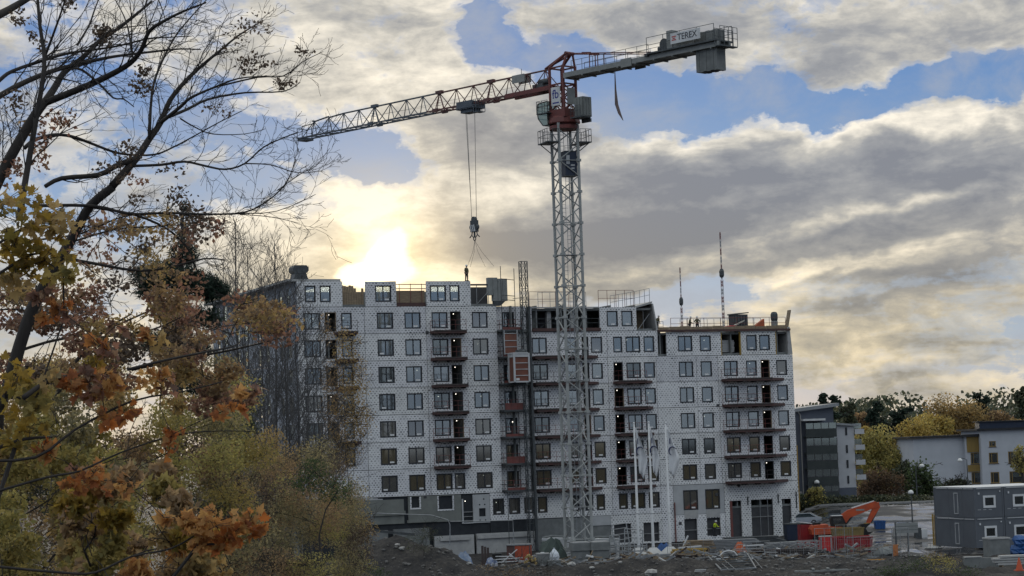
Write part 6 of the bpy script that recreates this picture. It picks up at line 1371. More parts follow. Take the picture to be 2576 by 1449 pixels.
def white_house(u0, u1, vt0, vt1, vb, Y, lab, wins, strip=None, ov=.6, roof2=0):
    a, b = at(u0, vb, Y), at(u1, vb, Y); g = H(a.x, Y)-.3; t = thing('white_house', lab, 'house', (a.x, Y, g), math.radians(2), 'white low houses beyond the cabins')
    WH = mat('render_white', (.47,.49,.53), (.42,.44,.48), .85, .5); OC = mat('ochre_boards', (.26,.175,.055), (.22,.15,.05), .8, 1, stretch=(4,4,.5)); DK = mat('roof_dark', (.02,.022,.027), (.03,.03,.035), .8)
    x = lambda u: at(u, 1150, Y).x - a.x; z = lambda u, v: at(u, v, Y).z - g
    w = x(u1); zt0, zt1 = z(u0, vt0), z(u1, vt1); hs = [(x(q0), x(q1), z(q0, v1), z(q0, v0)) for q0, q1, v0, v1 in wins]
    ztop = min(zt0, zt1)
    panel(0, w, 0, ztop, hs, WH, 0, .3, 'wall', t); 
    MB().prism([(0, ztop+.003), (w, ztop+.003), (w, zt1+.01), (0, zt0+.01)], 0, .3).build('gable', WH, t) if abs(zt1-zt0) > .02 else None
    MB().box(0, .3, .31, 12, 0, zt0).build('side_wall', WH, t); MB().box(w-.3, w, .31, 12, 0, zt1).build('side_wall', WH, t); MB().box(.3, w-.3, 2.0, 2.2, 0, ztop).build('inner_wall', M_BACK, t)
    q = MB(); q.prism([(-ov, zt0+.02), (w+ov*.6, zt1+.02), (w+ov*.6, zt1+.28), (-ov, zt0+.28)], -.6, 12.5)
    r = q.build('roof', DK, t)
    for (q0, q1, v0, v1), (xa, xb, za, zb) in zip(wins, hs):
        q = MB(); f = .12; q.box(xa, xa+f, .05, .15, za, zb); q.box(xb-f, xb, .05, .15, za, zb); q.box(xa+f, xb-f, .05, .15, za, za+f); q.box(xa+f, xb-f, .05, .15, zb-f, zb); q.box(xa+f+.25, xa+f+.33, .05, .15, za+f, zb-f); fr = q.build('window', OC, t); MB().box(xa+f, xb-f, .1, .11, za+f, zb-f).build('pane', M_GLASS[3], fr)
        if random.random() < .5: MB().box(xa+f+.4, xb-f-.05, .2, .22, (za+zb)/2, zb-f).build('blind', M_GREYBOARD, fr)
        MB().box(xa-.1, xb+.1, -.08, .04, za-.09, za-.003).build('window_sill', M_BALC_D, fr)
    if strip:
        for v0, v1 in strip[2:]:
            MB().box(x(strip[0]), x(strip[1]), -.12, -.003, z(strip[0], v1), z(strip[0], v0)).build('ochre_panel', OC, t)
    return t
white_house(2303, 2432, 1103, 1098, 1245, 322, 'low white house with blank gable wall left of the ochre strip', [], None)
white_house(2433.5, 2471, 1098, 1096, 1245, 321.3, 'narrow ochre boarded house section with two windows', [(2442, 2466, 1139, 1168), (2442, 2466, 1188, 1217)], (2433.5, 2471, (1099, 1138), (1170, 1187)))
white_house(2474, 2640, 1083, 1077, 1245, 320, 'taller white house at the right picture edge with dark flat roof', [(2490, 2507, 1110, 1124), (2488, 2511, 1139, 1166), (2490, 2512, 1188, 1216), (2537, 2562, 1136, 1166), (2538, 2575, 1186, 1216)])
t = thing('roof_hut', 'dark flat hut on the roof of the taller white house', 'roof hut', at(2515, 1079, 324)); MB().box(-3, 4.5, 0, 3, -.2, 1.1).build('hut_body', M_BLUEDARK, t); MB().box(-3.3, 4.8, -.3, 3.3, 1.105, 1.22).build('hut_roof', M_BACK, t)
# ------------------------------------------------------------------ vegetation
def rot_mats(n, g):
    q = g.normal(size=(n, 4)); q /= np.linalg.norm(q, axis=1)[:, None]; w, x, y, z = q.T
    return np.stack([1-2*(y*y+z*z), 2*(x*y-z*w), 2*(x*z+y*w), 2*(x*y+z*w), 1-2*(x*x+z*z), 2*(y*z-x*w), 2*(x*z-y*w), 2*(y*z+x*w), 1-2*(x*x+y*y)], -1).reshape(n, 3, 3)
LEAF = (np.array([(0,0,0), (.32,.42,.07), (0,1,-.03), (-.32,.42,.07), (0,.45,-.05)], float), np.array([(0,1,4), (1,2,4), (2,3,4), (3,0,4)]))
def _maple():
    o = [(0,0), (.10,.16), (.42,.05), (.36,.22), (.62,.42), (.40,.47), (.46,.66), (.24,.60), (.20,.80), (.0,1.1), (-.20,.80), (-.24,.60), (-.46,.66), (-.40,.47), (-.62,.42), (-.36,.22), (-.42,.05), (-.10,.16)]
    v = [(x, y, .10*abs(x) - .12*(y-.4)**2) for x, y in o] + [(0,.42,-.06)]; n = len(o)
    return np.array(v, float), np.array([(i, (i+1) % n, n) for i in range(n)])
MAPLE = _maple()
CARD = (np.array([(-.5,0,0), (.5,.05,.05), (.42,.75,-.05), (-.15,1,.1), (-.55,.6,0)], float), np.array([(0,1,2), (0,2,3), (0,3,4)]))
NEEDLE = (np.array([(-.07,0,0), (.07,0,0), (.0,1,0), (0,.05,-.07), (0,.05,.07), (.25,.95,.1)], float), np.array([(0,1,2), (3,4,5)]))
def leaves(name, pts, size, shape, m, parent, g, flat=0.0):
    V, Tm = shape; n = len(pts); R = rot_mats(n, g); S = size*g.uniform(.65, 1.25, n)
    W_ = np.einsum('nij,kj->nki', R, V)*S[:, None, None]
    if flat: W_[:, :, 2] *= (1-flat)
    W_ = W_ + pts[:, None, :]
    I = Tm[None] + (np.arange(n)*len(V))[:, None, None]
    o = indexed(name, W_.reshape(-1, 3), I.reshape(-1, 3), m, parent); return o
def single_leaves(pts, size, shape, m, parent, g, name='leaf'):
    V, Tm = shape; me = bpy.data.meshes.new(name); me.from_pydata([tuple(v) for v in V], [], [tuple(int(i) for i in t) for t in Tm]); me.materials.append(m)
    R = rot_mats(len(pts), g)
    for k, p in enumerate(pts):
        s = size*g.uniform(.7, 1.25); M = Matrix.Translation(Vector(p)) @ Matrix([list(r) for r in R[k]]).to_4x4() @ Matrix.Scale(s, 4)
        o = bpy.data.objects.new(name, me); COL.objects.link(o); o.parent = parent; o.matrix_local = M
def blob_pts(u, v, Y, ru, rv, n, g, depth=None, clump=.22, shell=.0):
    """points clumped inside an ellipsoid given where it is seen"""
    c = at(u, v, Y); s = Y/F; rx, rz = ru*s, rv*s; ry = depth or (rx+rz)/2
    nc = max(4, int(n/9)); a = g.normal(size=(nc, 3)); a /= np.linalg.norm(a, axis=1)[:, None]; a *= (g.uniform(shell, 1, nc)**(1/2.4))[:, None]
    k = g.integers(0, nc, n); b = g.normal(size=(n, 3))*clump + a[k]
    rr = np.linalg.norm(b, axis=1); b *= np.where(rr > 1.12, 1.12/rr, 1)[:, None]
    return b*np.array([rx, ry, rz]) + np.array(c)
def twig(q, p, d, ln, r, lev, g, tips, up=.25, kids=3, curl=.35, thin=.5, minr=.003, n=4):
    m = max(2, int(3 + lev)); pts = [p.copy()]; rad = [r]; dd = d.copy()
    for k in range(m):
        dd = (dd + Vector(g.normal(0, curl*.35, 3)) + Vector((0, 0, up*.12))).normalized()
        p = p + dd*(ln/m); pts.append(p.copy()); rad.append(max(minr, r*(1 - .62*(k+1)/m)))
    q.path(pts, rad, n if lev > 0 else 3, False)
    if lev == 0: tips.append(pts[-1]); return
    for k in range(kids):
        f = .25 + .75*(k + g.uniform(0, .8))/kids; i = min(m-1, int(f*m)); b = pts[i].lerp(pts[i+1], g.uniform(0, 1)); base = (pts[i+1]-pts[i]).normalized()
        side = base.orthogonal().normalized(); side.rotate(Matrix.Rotation(g.uniform(0, 2*PI), 3, base))
        twig(q, b, (base + side*g.uniform(.45, .95)).normalized(), ln*g.uniform(.38, .68), max(minr, rad[i]*thin), lev-1, g, tips, up, kids, curl, thin, minr, n)
    tips.append(pts[-1])
def px_limb(pts, Y0, Y1):
    n = len(pts); return [at(u, v, Y0 + (Y1-Y0)*i/(n-1)) for i, (u, v) in enumerate(pts)]
def smooth(pts, k=3):
    out = []; m = len(pts)
    for i in range(m-1):
        p0, p1, p2, p3 = pts[max(i-1,0)], pts[i], pts[i+1], pts[min(i+2,m-1)]
        for j in range(k):
            t = j/k; out.append(.5*((2*p1) + (p2-p0)*t + (2*p0-5*p1+4*p2-p3)*t*t + (3*p1-p0-3*p2+p3)*t**3))
    return out + [pts[-1]]
Z3 = lambda l: [(x*.324, y*.324) for x, y in l]
Z4 = lambda l: [(x*.324, 469.6 + y*.324) for x, y in l]
Z5 = lambda x, y: (x*.3594, 939 + y*.3594)
PAL = {'yellow': [(0.36, 0.235, 0.045), (0.42, 0.29, 0.06), (0.28, 0.19, 0.045), (0.21, 0.16, 0.045), (0.25, 0.2, 0.05)], 'rust': [(0.2911, 0.1498, 0.1057), (0.4175, 0.2212, 0.1474), (0.2122, 0.1211, 0.0896), (0.1517, 0.095, 0.0731), (0.3676, 0.2341, 0.1476)], 'orange': [(0.44, 0.155, 0.045), (0.48, 0.23, 0.075), (0.36, 0.13, 0.05), (0.42, 0.25, 0.1), (0.28, 0.11, 0.05)], 'olive': [(0.3543, 0.3183, 0.1154), (0.5335, 0.4339, 0.1523), (0.2324, 0.2239, 0.0942), (0.62, 0.5128, 0.168), (0.2947, 0.28, 0.1085)], 'green': [(0.0729, 0.1094, 0.0486), (0.1094, 0.1458, 0.0535), (0.0486, 0.0729, 0.0389)], 'pine': [(0.027, 0.0486, 0.0351), (0.0432, 0.0702, 0.0459), (0.0216, 0.0351, 0.027)], 'brown': [(0.275, 0.1832, 0.107), (0.385, 0.2593, 0.1376), (0.1845, 0.137, 0.092), (0.5129, 0.3432, 0.1659)], 'willow': [(0.3609, 0.2963, 0.1504), (0.4794, 0.387, 0.1875), (0.2447, 0.2171, 0.1191), (0.1491, 0.14, 0.0882), (0.2926, 0.2556, 0.1356)], 'dark': [(0.1342, 0.0971, 0.0736), (0.1918, 0.1344, 0.091), (0.1073, 0.0821, 0.0631)], 'tan': [(0.5566, 0.3054, 0.1138), (0.62, 0.3928, 0.1518), (0.4592, 0.2183, 0.076), (0.334, 0.1746, 0.076)], 'ochre': [(0.44, 0.3037, 0.1272), (0.3333, 0.2444, 0.1098), (0.5491, 0.3762, 0.1485), (0.2387, 0.1857, 0.0914)], 'bright': [(0.5693, 0.4101, 0.1162), (0.464, 0.3329, 0.1082), (0.6, 0.4864, 0.1401), (0.3191, 0.2538, 0.0945)], 'sombre': [(0.0615, 0.0782, 0.0503), (0.0979, 0.1118, 0.0615), (0.1397, 0.1341, 0.0698), (0.0447, 0.0559, 0.0391)], 'russet': [(0.15, 0.095, 0.06), (0.11, 0.075, 0.05), (0.18, 0.12, 0.075), (0.08, 0.06, 0.04)], 'lime': [(0.3689, 0.2907, 0.095), (0.2948, 0.2461, 0.0864), (0.4589, 0.35, 0.1111), (0.2039, 0.1802, 0.0693)]}
LM_ = {k: leafmat('leaf_'+k, v, .22 if k in ('pine','dark','sombre') else (.6 if k in ('yellow','orange','tan') else .5)) for k, v in PAL.items()}
G = np.random.default_rng(21)

def big_tree(name, lab, trunk, limbs, Y, r0, clusters, mat_name, kids=2, tw=(.30, 1.05), dens=5.2):
    b = trunk[-1]; t = thing(name, lab, 'tree', (0, 0, 0))
    t.location = (b.x, b.y, 0); O = Vector((b.x, b.y, 0))
    q = MB(); q.path([p-O for p in smooth(trunk)], [x for x in np.linspace(r0*.75, r0*1.25, len(smooth(trunk)))], 9); q.build('trunk', M_BARK, t, True)
    tips = []
    for pts, ra, rb, ym in limbs:
        L = smooth(px_limb(pts, Y + ym[0], Y + ym[1])); n = len(L); rad = [ra + (rb-ra)*i/(n-1) for i in range(n)]
        q = MB(); q.path([p-O for p in L], rad, 7); lo = q.build('limb', M_BARK, t, True)
        w = MB(); tl = sum((L[i+1]-L[i]).length for i in range(n-1)); k = int(tl*dens)
        for j in range(k):
            f = (.15 + .85*(j + G.uniform(0,1))/k)*(n-1); i = min(n-2, int(f)); p = L[i].lerp(L[i+1], f-i) - O; d = (L[i+1]-L[i]).normalized()
            side = d.orthogonal().normalized(); side.rotate(Matrix.Rotation(G.uniform(0, 2*PI), 3, d)); side.y *= .6
            ln = G.uniform(*tw)*(1.0 if f/(n-1) < .9 else .7)
            twig(w, p, (d*G.uniform(.5,1.1) + side*G.uniform(.4,.9) + Vector((.1,0,.25))).normalized(), ln, max(.004, min(.011, rad[i]*.4)), 2 if ln > .42 else 1, G, tips, .3, 3, .5, .55, .0028)
        stuff(w.build('twigs', M_BARK, lo))
    for u, v, ru, rv, n, pal, sz in clusters:
        P_ = blob_pts(u, v, Y + G.uniform(-1, 1), ru, rv, n, G, None, .30) - np.array(O)
        stuff(leaves('leaf_spray', P_, sz, MAPLE if sz > .085 else LEAF, LM_[pal], t, G))
    return t
gl = lambda u, v, Y: at(u, v, Y)
# left tree, its trunk out of the picture
big_tree('tall_bare_maple', 'tall nearly bare tree reaching in from the left edge, dark limbs across the sky', [gl(-90,620,27), gl(-150,1000,27), Vector((gl(-170,1000,27).x, 27, 0))],
  [(Z3([(-280,1900), (-60,1500), (20,1340), (150,1100), (290,870), (345,800)]), .085, .06, (0, .4)),
   (Z3([(345,800), (420,690), (500,560), (640,450), (760,330), (960,190), (1180,10)]), .055, .016, (.4, 1.6)),
   (Z3([(345,800), (620,690), (840,590), (1010,490), (1100,380), (1160,240), (1280,160), (1420,90), (1600,20)]), .05, .010, (.4, -1.0)),
   (Z3([(-200,860), (0,745), (150,660), (330,580), (480,530), (650,490), (800,455), (950,430), (1200,400), (1400,380), (1560,385)]), .045, .007, (-.6, .8)),
   (Z3([(-200,800), (0,620), (100,550), (330,470), (500,420), (620,400), (900,360), (1150,300), (1300,290), (1480,280)]), .03, .006, (-.2, 1.8)),
   (Z3([(150,1700), (190,1449), (250,1100), (320,700), (345,450), (310,200), (290,-40)]), .045, .018, (-1.5, -.8)),
   (Z3([(345,450), (420,250), (480,80), (520,-60)]), .018, .008, (-.9, -1.2)), (Z3([(600,350), (690,200), (740,60), (790,-60)]), .016, .007, (.5, 1.2)), (Z3([(-40,130), (60,80), (230,-20)]), .06, .04, (0, .5)),
   (Z3([(540,530), (640,545), (780,660), (880,760), (960,770), (1040,830)]), .02, .006, (.3, -.4)), (Z3([(1020,400), (1000,250), (960,120), (890,-10)]), .014, .006, (1, 1.5))],
  28, .15, [(48,42,26,20,70,'dark',.06), (180,14,26,16,60,'dark',.06), (265,90,32,24,150,'dark',.065), (80,92,14,14,40,'dark',.055), (112,120,22,22,60,'dark',.06), (358,170,20,18,50,'dark',.06), (345,222,42,20,90,'dark',.06), (40,260,40,30,90,'dark',.065), (136,305,50,34,110,'rust',.07), (105,390,22,46,90,'rust',.07), (20,430,40,40,110,'rust',.07), (70,330,26,26,50,'brown',.07)], 'bark')
# second tree, leaning to the right
big_tree('leaning_bare_maple', 'big dark tree leaning to the right with fine bare twigs ending near the crane jib', [gl(16,1000,31), gl(-30,1250,31), Vector((gl(-60,1250,31).x, 31, 0))],
  [([(16,1000), (39,907), (81,777), (120,705), (162,635), (194,576), (227,518), (285,470)], .10, .06, (0, -.3)),
   (Z3([(870,1449), (1060,1230), (1160,1080), (1250,950), (1320,780), (1450,620), (1580,500), (1700,400), (1860,270), (2040,160)]), .06, .007, (-.3, .8)),
   (Z3([(1250,950), (1400,830), (1480,760), (1660,680), (1850,610), (2070,590)]), .03, .006, (-.2, -1.2)), (Z3([(1280,920), (1450,850), (1620,770), (1900,720), (2200,710), (2330,640)]), .026, .005, (-.2, 1.4)), (Z3([(1660,680), (2000,600), (2200,590), (2350,480), (2510,400)]), .014, .004, (-.5, -.8)),
   (Z3([(1160,1080), (1180,720), (1240,520), (1350,300), (1450,170), (1620,-20)]), .022, .007, (-.1, .6)),
   (Z3([(190,1150), (260,1090), (350,1060), (440,1045), (560,1060), (700,1110), (870,1175), (1000,1200), (1200,1200), (1350,1140), (1500,1060), (1700,950), (1880,860)]), .03, .006, (-1, .5)),
   (Z3([(1000,1290), (1250,1280), (1430,1255), (1600,1290), (1750,1315), (1900,1270), (2050,1140), (2250,1050), (2310,1030)]), .022, .006, (-.2, -1.0)), (Z3([(1400,920), (1500,980), (1650,1040), (1900,1040), (2060,1000)]), .012, .004, (0, .6)), (Z3([(350,1449), (480,1385), (760,1360), (900,1290), (1060,1230)]), .03, .045, (-.6, -.2)), (Z3([(1900,1270), (2100,1280), (2300,1340), (2480,1330)]), .010, .004, (-.8, -1.2)),
   ([(75,518), (233,518), (324,538), (415,536), (551,539), (635,528), (713,470), (745,400)], .026, .006, (-.5, .4)), (Z4([(1860,215), (2100,235), (2330,285)]), .008, .003, (.2, .4)), (Z4([(1700,215), (1850,210), (2150,190), (2450,60)]), .01, .004, (.1, .6)), (Z3([(2150,1480), (2350,1340), (2450,1290), (2560,1150)]), .007, .003, (.2, .4)),
   (Z4([(720,160), (1050,220), (1300,330), (1450,470), (1510,600), (1550,700)]), .022, .007, (-.2, .8)), (Z4([(500,480), (560,560), (750,600), (1050,650), (1300,630), (1580,560), (1750,570)]), .03, .008, (0, -.8)), (Z4([(560,430), (900,330), (1200,310), (1450,290), (1640,240)]), .016, .006, (.3, 1.2)), (Z4([(150,430), (400,400), (640,360), (900,250), (1060,215)]), .016, .01, (.2, .6))],
  31, .17, [(640,62,50,34,70,'dark',.06), (600,75,40,30,50,'dark',.055), (655,150,46,22,90,'dark',.06), (575,110,50,30,40,'dark',.05), (610,165,34,22,50,'dark',.06), (712,210,30,14,60,'dark',.065), (770,130,30,14,40,'dark',.055), (555,270,40,24,50,'dark',.055), (320,380,42,22,70,'dark',.065), (300,430,60,26,90,'dark',.06), (430,425,40,22,50,'dark',.06), (350,450,40,14,50,'rust',.06),
     (455,510,52,40,160,'dark',.065), (340,505,30,16,40,'dark',.06), (500,560,36,20,60,'dark',.06), (425,580,60,40,90,'brown',.065), (300,575,70,36,110,'brown',.07), (220,620,60,40,80,'rust',.07), (400,640,60,40,90,'ochre',.07), (460,640,30,30,40,'rust',.08)], 'bark', tw=(.22, .72), dens=5.5)

def leafy(name, lab, blobs, Y, size, shape, pal, foot, singles=0, limbs=(), cat='tree', group=None, minr=.006, clump=.22, trunk_r=.06, twigs=30, bark=None, crown='crown', feet=1):
    """a leafy tree or shrub: stem, limbs reaching into every clump, leaves"""
    b = gl(foot[0], foot[1], Y); gz = H(b.x, Y); O = Vector((b.x, Y, gz)); t = thing(name, lab, cat, O, 0, group)
    cs = [at(bb[0], bb[1], Y) - O + Vector((0, bb[6] if len(bb) > 6 else 0, 0)) for bb in blobs]; bark = bark or M_BARK; tips = []
    us = [c.x for c in cs]; low = min(c.z for c in cs); q = MB(); nodes = []
    fx = [at(f, 1200, Y).x - O.x for f in feet] if isinstance(feet, list) else [sum(us)/len(us)*.5] if feet == 1 else [min(us) + (max(us)-min(us))*(k+.5)/feet for k in range(feet)]
    for x in fx:
        e = Vector((x, G.uniform(-.3,.3), max(.4, low*.8))); q.path([Vector((x*.8, 0, -.1)), e*.55 + Vector((G.uniform(-.1,.1),0,0)), e], [trunk_r*1.2, trunk_r, trunk_r*.8], 7); nodes.append((e, trunk_r*.8))
    q.build('trunk', bark, t)
    q = MB(); left = list(cs)
    while left:                                                    # every clump hangs on the nearest branch already there
        c, (p, r) = min(((c, nd) for c in left for nd in nodes), key=lambda z: (z[0]-z[1][0]).length)
        left.remove(c); r2 = max(minr*1.2, r*.72); mid = p.lerp(c, .5) + Vector((G.normal(0,.08), G.normal(0,.08), .06))*(c-p).length
        q.path([p, mid, c], [r*.8, (r+r2)*.4, r2], 5, False); nodes.append((c, r2))
    stuff(q.build('branches', bark, t))
    for pts, ra, rb in limbs:
        q = MB(); q.path([p-O for p in smooth(px_limb(pts, Y-.3, Y+.3))], [x for x in np.linspace(ra, rb, (len(pts)-1)*3+1)], 6); q.build('limb', bark, t, True)
    if twigs:
        w = MB(); tot = sum(bb[4] for bb in blobs)
        for bb, c in zip(blobs, cs):
            s = Y/F
            for k in range(max(2, int(twigs*bb[4]/tot))):
                d = Vector(G.normal(0, 1, 3)); d.z = abs(d.z)*.6; d.normalize(); R_ = max(bb[2], bb[3])*s
                twig(w, c + Vector(G.normal(0,.3,3))*R_*.8, d, R_*G.uniform(.5,1.0), minr, 1, G, tips, .2, 3, .4, .6, minr*.6, 3)
        stuff(w.build('twigs', bark, t))
    P_ = np.concatenate([blob_pts(bb[0], bb[1], Y + (bb[6] if len(bb) > 6 else 0), bb[2], bb[3], bb[4], G, None, clump) for bb in blobs]) - np.array(O)
    pals = [bb[5] if len(bb) > 5 and bb[5] else pal for bb in blobs]; idx = np.repeat(np.arange(len(blobs)), [bb[4] for bb in blobs])
    nsing = min(singles, len(P_))
    order = np.argsort(P_[:, 1]) if singles else np.arange(len(P_)); pick = np.zeros(len(P_), bool); pick[order[:nsing]] = True
    for pn in sorted(set(pals)):
        sel = np.array([pals[i] == pn for i in idx])
        if nsing and (sel & pick).any(): single_leaves(P_[sel & pick], size, shape, LM_[pn], t, G)
        if (sel & ~pick).any():
            o = leaves(crown, P_[sel & ~pick], size, shape, LM_[pn], t, G)
            o['kind'] = 'stuff'
    return t
# --- near maples with single leaves
leafy('yellow_maple', 'maple branches with big olive yellow leaves hanging in at the left edge', [(55,575,80,90,90), (135,562,60,40,55,'ochre'), (115,655,66,44,60), (160,690,30,36,26,'lime'), (40,690,55,40,40,'ochre'), (0,540,40,70,40,'lime'), (30,630,60,50,45), (20,500,40,30,14,'ochre'), (15,985,55,70,70), (80,1020,50,50,45,'lime'), (50,1090,60,50,50), (110,950,40,30,16,'ochre')], 20, .098, MAPLE, 'yellow', (-120,1300), 300, [([(-120,760), (-20,700), (80,640), (160,640)], .02, .006), ([(-100,700), (0,610), (90,560), (170,545)], .018, .005)], minr=.004, trunk_r=.04, twigs=60, clump=.5)
oc = [(600,60,100,70,26), (740,90,100,60,22), (690,130,110,60,18), (870,270,60,40,9), (740,310,50,40,8), (1080,50,80,60,16), (1130,80,60,50,10), (1200,430,70,50,10), (1180,555,30,25,4), (1700,140,50,40,7), (1790,120,40,40,6), (1600,250,70,45,10), (650,750,130,60,22), (880,780,60,50,9), (540,690,50,25,6), (300,530,60,40,9), (330,570,30,25,4)]
ob = [(*Z5(x, y), rx*.47, ry*.47, int(n*2.0), ['orange','tan','rust','orange'][k % 4]) for k, (x, y, rx, ry, n) in enumerate(oc)]
oz = [(1480,1060,170,90,60), (1760,1050,80,60,22), (1390,1200,60,50,14), (1620,1130,80,60,20), (1340,1030,60,40,12), (1550,1210,50,40,6), (1150,1010,40,30,6)]
ob += [(*Z5(x, y), rx*.42, ry*.42, int(n*2.0), 'tan' if k % 2 == 0 else 'orange') for k, (x, y, rx, ry, n) in enumerate(oz)]
ob += [(x*.324, 469.6+y*.324, 24, 19, 14, p) for x, y, p in ((500,940,'orange'), (330,1030,'orange'), (280,860,'rust'), (330,830,'rust'), (1140,1180,'orange'), (1200,1170,'ochre'), (780,1230,'orange'), (830,1270,'rust'), (900,1080,'rust'), (680,1350,'yellow'), (520,1000,'rust'), (690,1430,'rust'))]
leafy('orange_maple', 'maple boughs with glowing orange leaves in the left foreground', ob, 20, .092, MAPLE, 'orange', (-60,1500), 300,
      [([(-60,1160), (90,1150), (190,1080), (330,1010), (460,985), (560,960)], .016, .005), ([(-60,1420), (150,1440), (240,1440), (330,1400), (430,1380), (500,1340), (540,1310), (600,1290)], .014, .005), ([(-20,1240), (120,1200), (200,1185), (300,1140), (420,1100), (520,1085), (640,1085)], .013, .004), ([(-40,1140), (60,1105), (130,1100)], .02, .01), ([(320,930), (420,905), (520,885), (590,870), (610,850)], .014, .005), ([(60,1000), (120,960), (200,940)], .026, .018)], minr=.004, trunk_r=.03, twigs=90, clump=.55)
# --- rust tree behind
rb = []
for k in range(40):
    u, v = G.uniform(-10, 480), G.uniform(735, 960); rb.append((u, v, 50, 36, 210, ['rust','rust','brown','ochre','dark'][k % 5], G.uniform(-3, 3)))
for k in range(20):
    u = G.uniform(470, 715); v = 800 + abs(u-600)*.18 + G.uniform(-45, 55); rb.append((u, v, 54, 26, 85, ['rust','rust','ochre','brown'][k % 4], G.uniform(-3, 3)))
for k in range(20): rb.append((G.uniform(230, 540), G.uniform(545, 745), 46, 34, 75, ['rust','brown','ochre','dark'][k % 4], G.uniform(-3, 3)))
for k in range(10): rb.append((G.uniform(430,640), G.uniform(930, 1030), 44, 28, 190, ['rust','ochre','brown'][k % 3], G.uniform(-2, 2)))
leafy('rust_oak', 'broad tree full of small rust brown leaves with bright sky showing through', rb, 38, .095, LEAF, 'rust', (60,1300), 200, [([(330,930), (450,905), (560,885), (650,865), (705,850)], .03, .007), ([(560,885), (600,800), (640,760)], .014, .005), ([(100,1100), (160,960), (240,850), (330,790)], .06, .015), ([(240,850), (380,830), (470,790)], .02, .008), ([(0,900), (120,860), (260,830), (420,760), (470,720)], .03, .008)], minr=.007, trunk_r=.05, twigs=260, feet=[40])
# --- olive bush bottom left
gb = []
for k in range(46):
    u, v = G.uniform(-10, 330), G.uniform(990, 1460)
    gb.append((u, v, 52, 42, 330, ['olive','lime','olive','ochre','lime','willow'][k % 6], G.uniform(-2, 2)))
leafy('olive_shrub', 'dense olive green shrub filling the lower left corner', gb, 30, .085, LEAF, 'olive', (80,1700), 200, [([(0,1330), (120,1260), (210,1190), (300,1150)], .014, .006), ([(60,1480), (150,1380), (190,1290), (180,1200)], .02, .008)], cat='shrub', minr=.006, trunk_r=.03, twigs=200, feet=3)
bb = []
for k in range(30):
    u, v = G.uniform(170, 560), G.uniform(1180, 1460)
    if u > 430 and v < 1260: v += 120
    bb.append((u, v, 46, 34, 170, ['brown','ochre','lime','tan','yellow','brown'][k % 6], G.uniform(-2, 2)))
leafy('brown_leaved_shrub', 'shrub with large drooping brown and yellow leaves at the bottom of the picture', bb, 25, .085, MAPLE, 'brown', (300,1700), 300, [([(200,1500), (330,1400), (440,1370), (520,1330)], .012, .005)], cat='shrub', minr=.005, trunk_r=.03, twigs=120, feet=3)
# --- thickets further back
tb = []
for k in range(74):
    u, v = G.uniform(-60, 640), G.uniform(930, 1460); tb.append((u, v, 68, 54, 1100, ['dark','olive','brown','willow','lime','ochre','sombre'][k % 7], G.uniform(-6, 6)))
leafy('autumn_thicket', 'dark tangled thicket of olive and brown leaves behind the near shrubs', tb, 66, .10, LEAF, 'dark', (350,1500), 0, cat='shrub', minr=.010, trunk_r=.05, twigs=420, feet=8)
wb = []
for k in range(72):
    u = G.uniform(520, 905); top = 1060 + max(0, u-560)*.18 + max(0, u-800)*1.15; v = G.uniform(top+20, 1470)
    if u > 860 and v < 1150: continue
    wb.append((u, v, 46, 44, 900, ['willow','willow','olive','brown','ochre','dark','willow'][k % 7], G.uniform(-8, 8)))
leafy('willow_thicket', 'yellowish willow bushes sloping down in front of the left building corner', wb, 112, .11, LEAF, 'willow', (700,1400), 0, cat='shrub', minr=.014, trunk_r=.06, twigs=520, feet=9)
for k, (lab, bl) in enumerate((('tall thin shrub with sparse yellow leaves against the white facade, nearest the balconies', [(872,870,34,46,520), (890,950,42,54,760), (884,1040,48,60,1000), (868,1130,46,60,1100), (905,1060,40,44,460)]), ('tall thin shrub with brown yellow leaves at the dark building corner', [(820,830,20,40,260), (838,960,36,60,760), (842,1060,42,70,1000), (830,1160,46,60,1100)]))):
    leafy('tall_shrub', lab, bl, 165+4*k, .15, LEAF, 'ochre' if k == 0 else 'brown', (bl[-2][0], 1330), 0, cat='shrub', minr=.02, trunk_r=.05, twigs=140, group='tall yellow shrubs at the block')
leafy('dark_yew', 'small dark green bush among the pale willows', [(790,1185,40,30,500), (770,1215,40,26,400), (850,1235,44,40,500)], 100, .11, LEAF, 'green', (800,1350), 0, cat='shrub', minr=.012, twigs=40)
leafy('dark_holly', 'dark evergreen bush in the shade left of the street lamp post', [(565,1100,40,60,900), (560,1150,34,34,400), (495,1260,60,30,600)], 90, .12, LEAF, 'sombre', (560,1330), 0, cat='shrub', minr=.012, twigs=40)
leafy('corner_thicket', 'grey brown bushes at the foot of the willows at the bottom', [(600,1400,60,40,900), (690,1420,70,40,900), (780,1425,60,36,800,'olive'), (560,1440,50,30,600,'dark')], 84, .09, LEAF, 'brown', (660,1500), 0, cat='shrub', minr=.010, twigs=200)
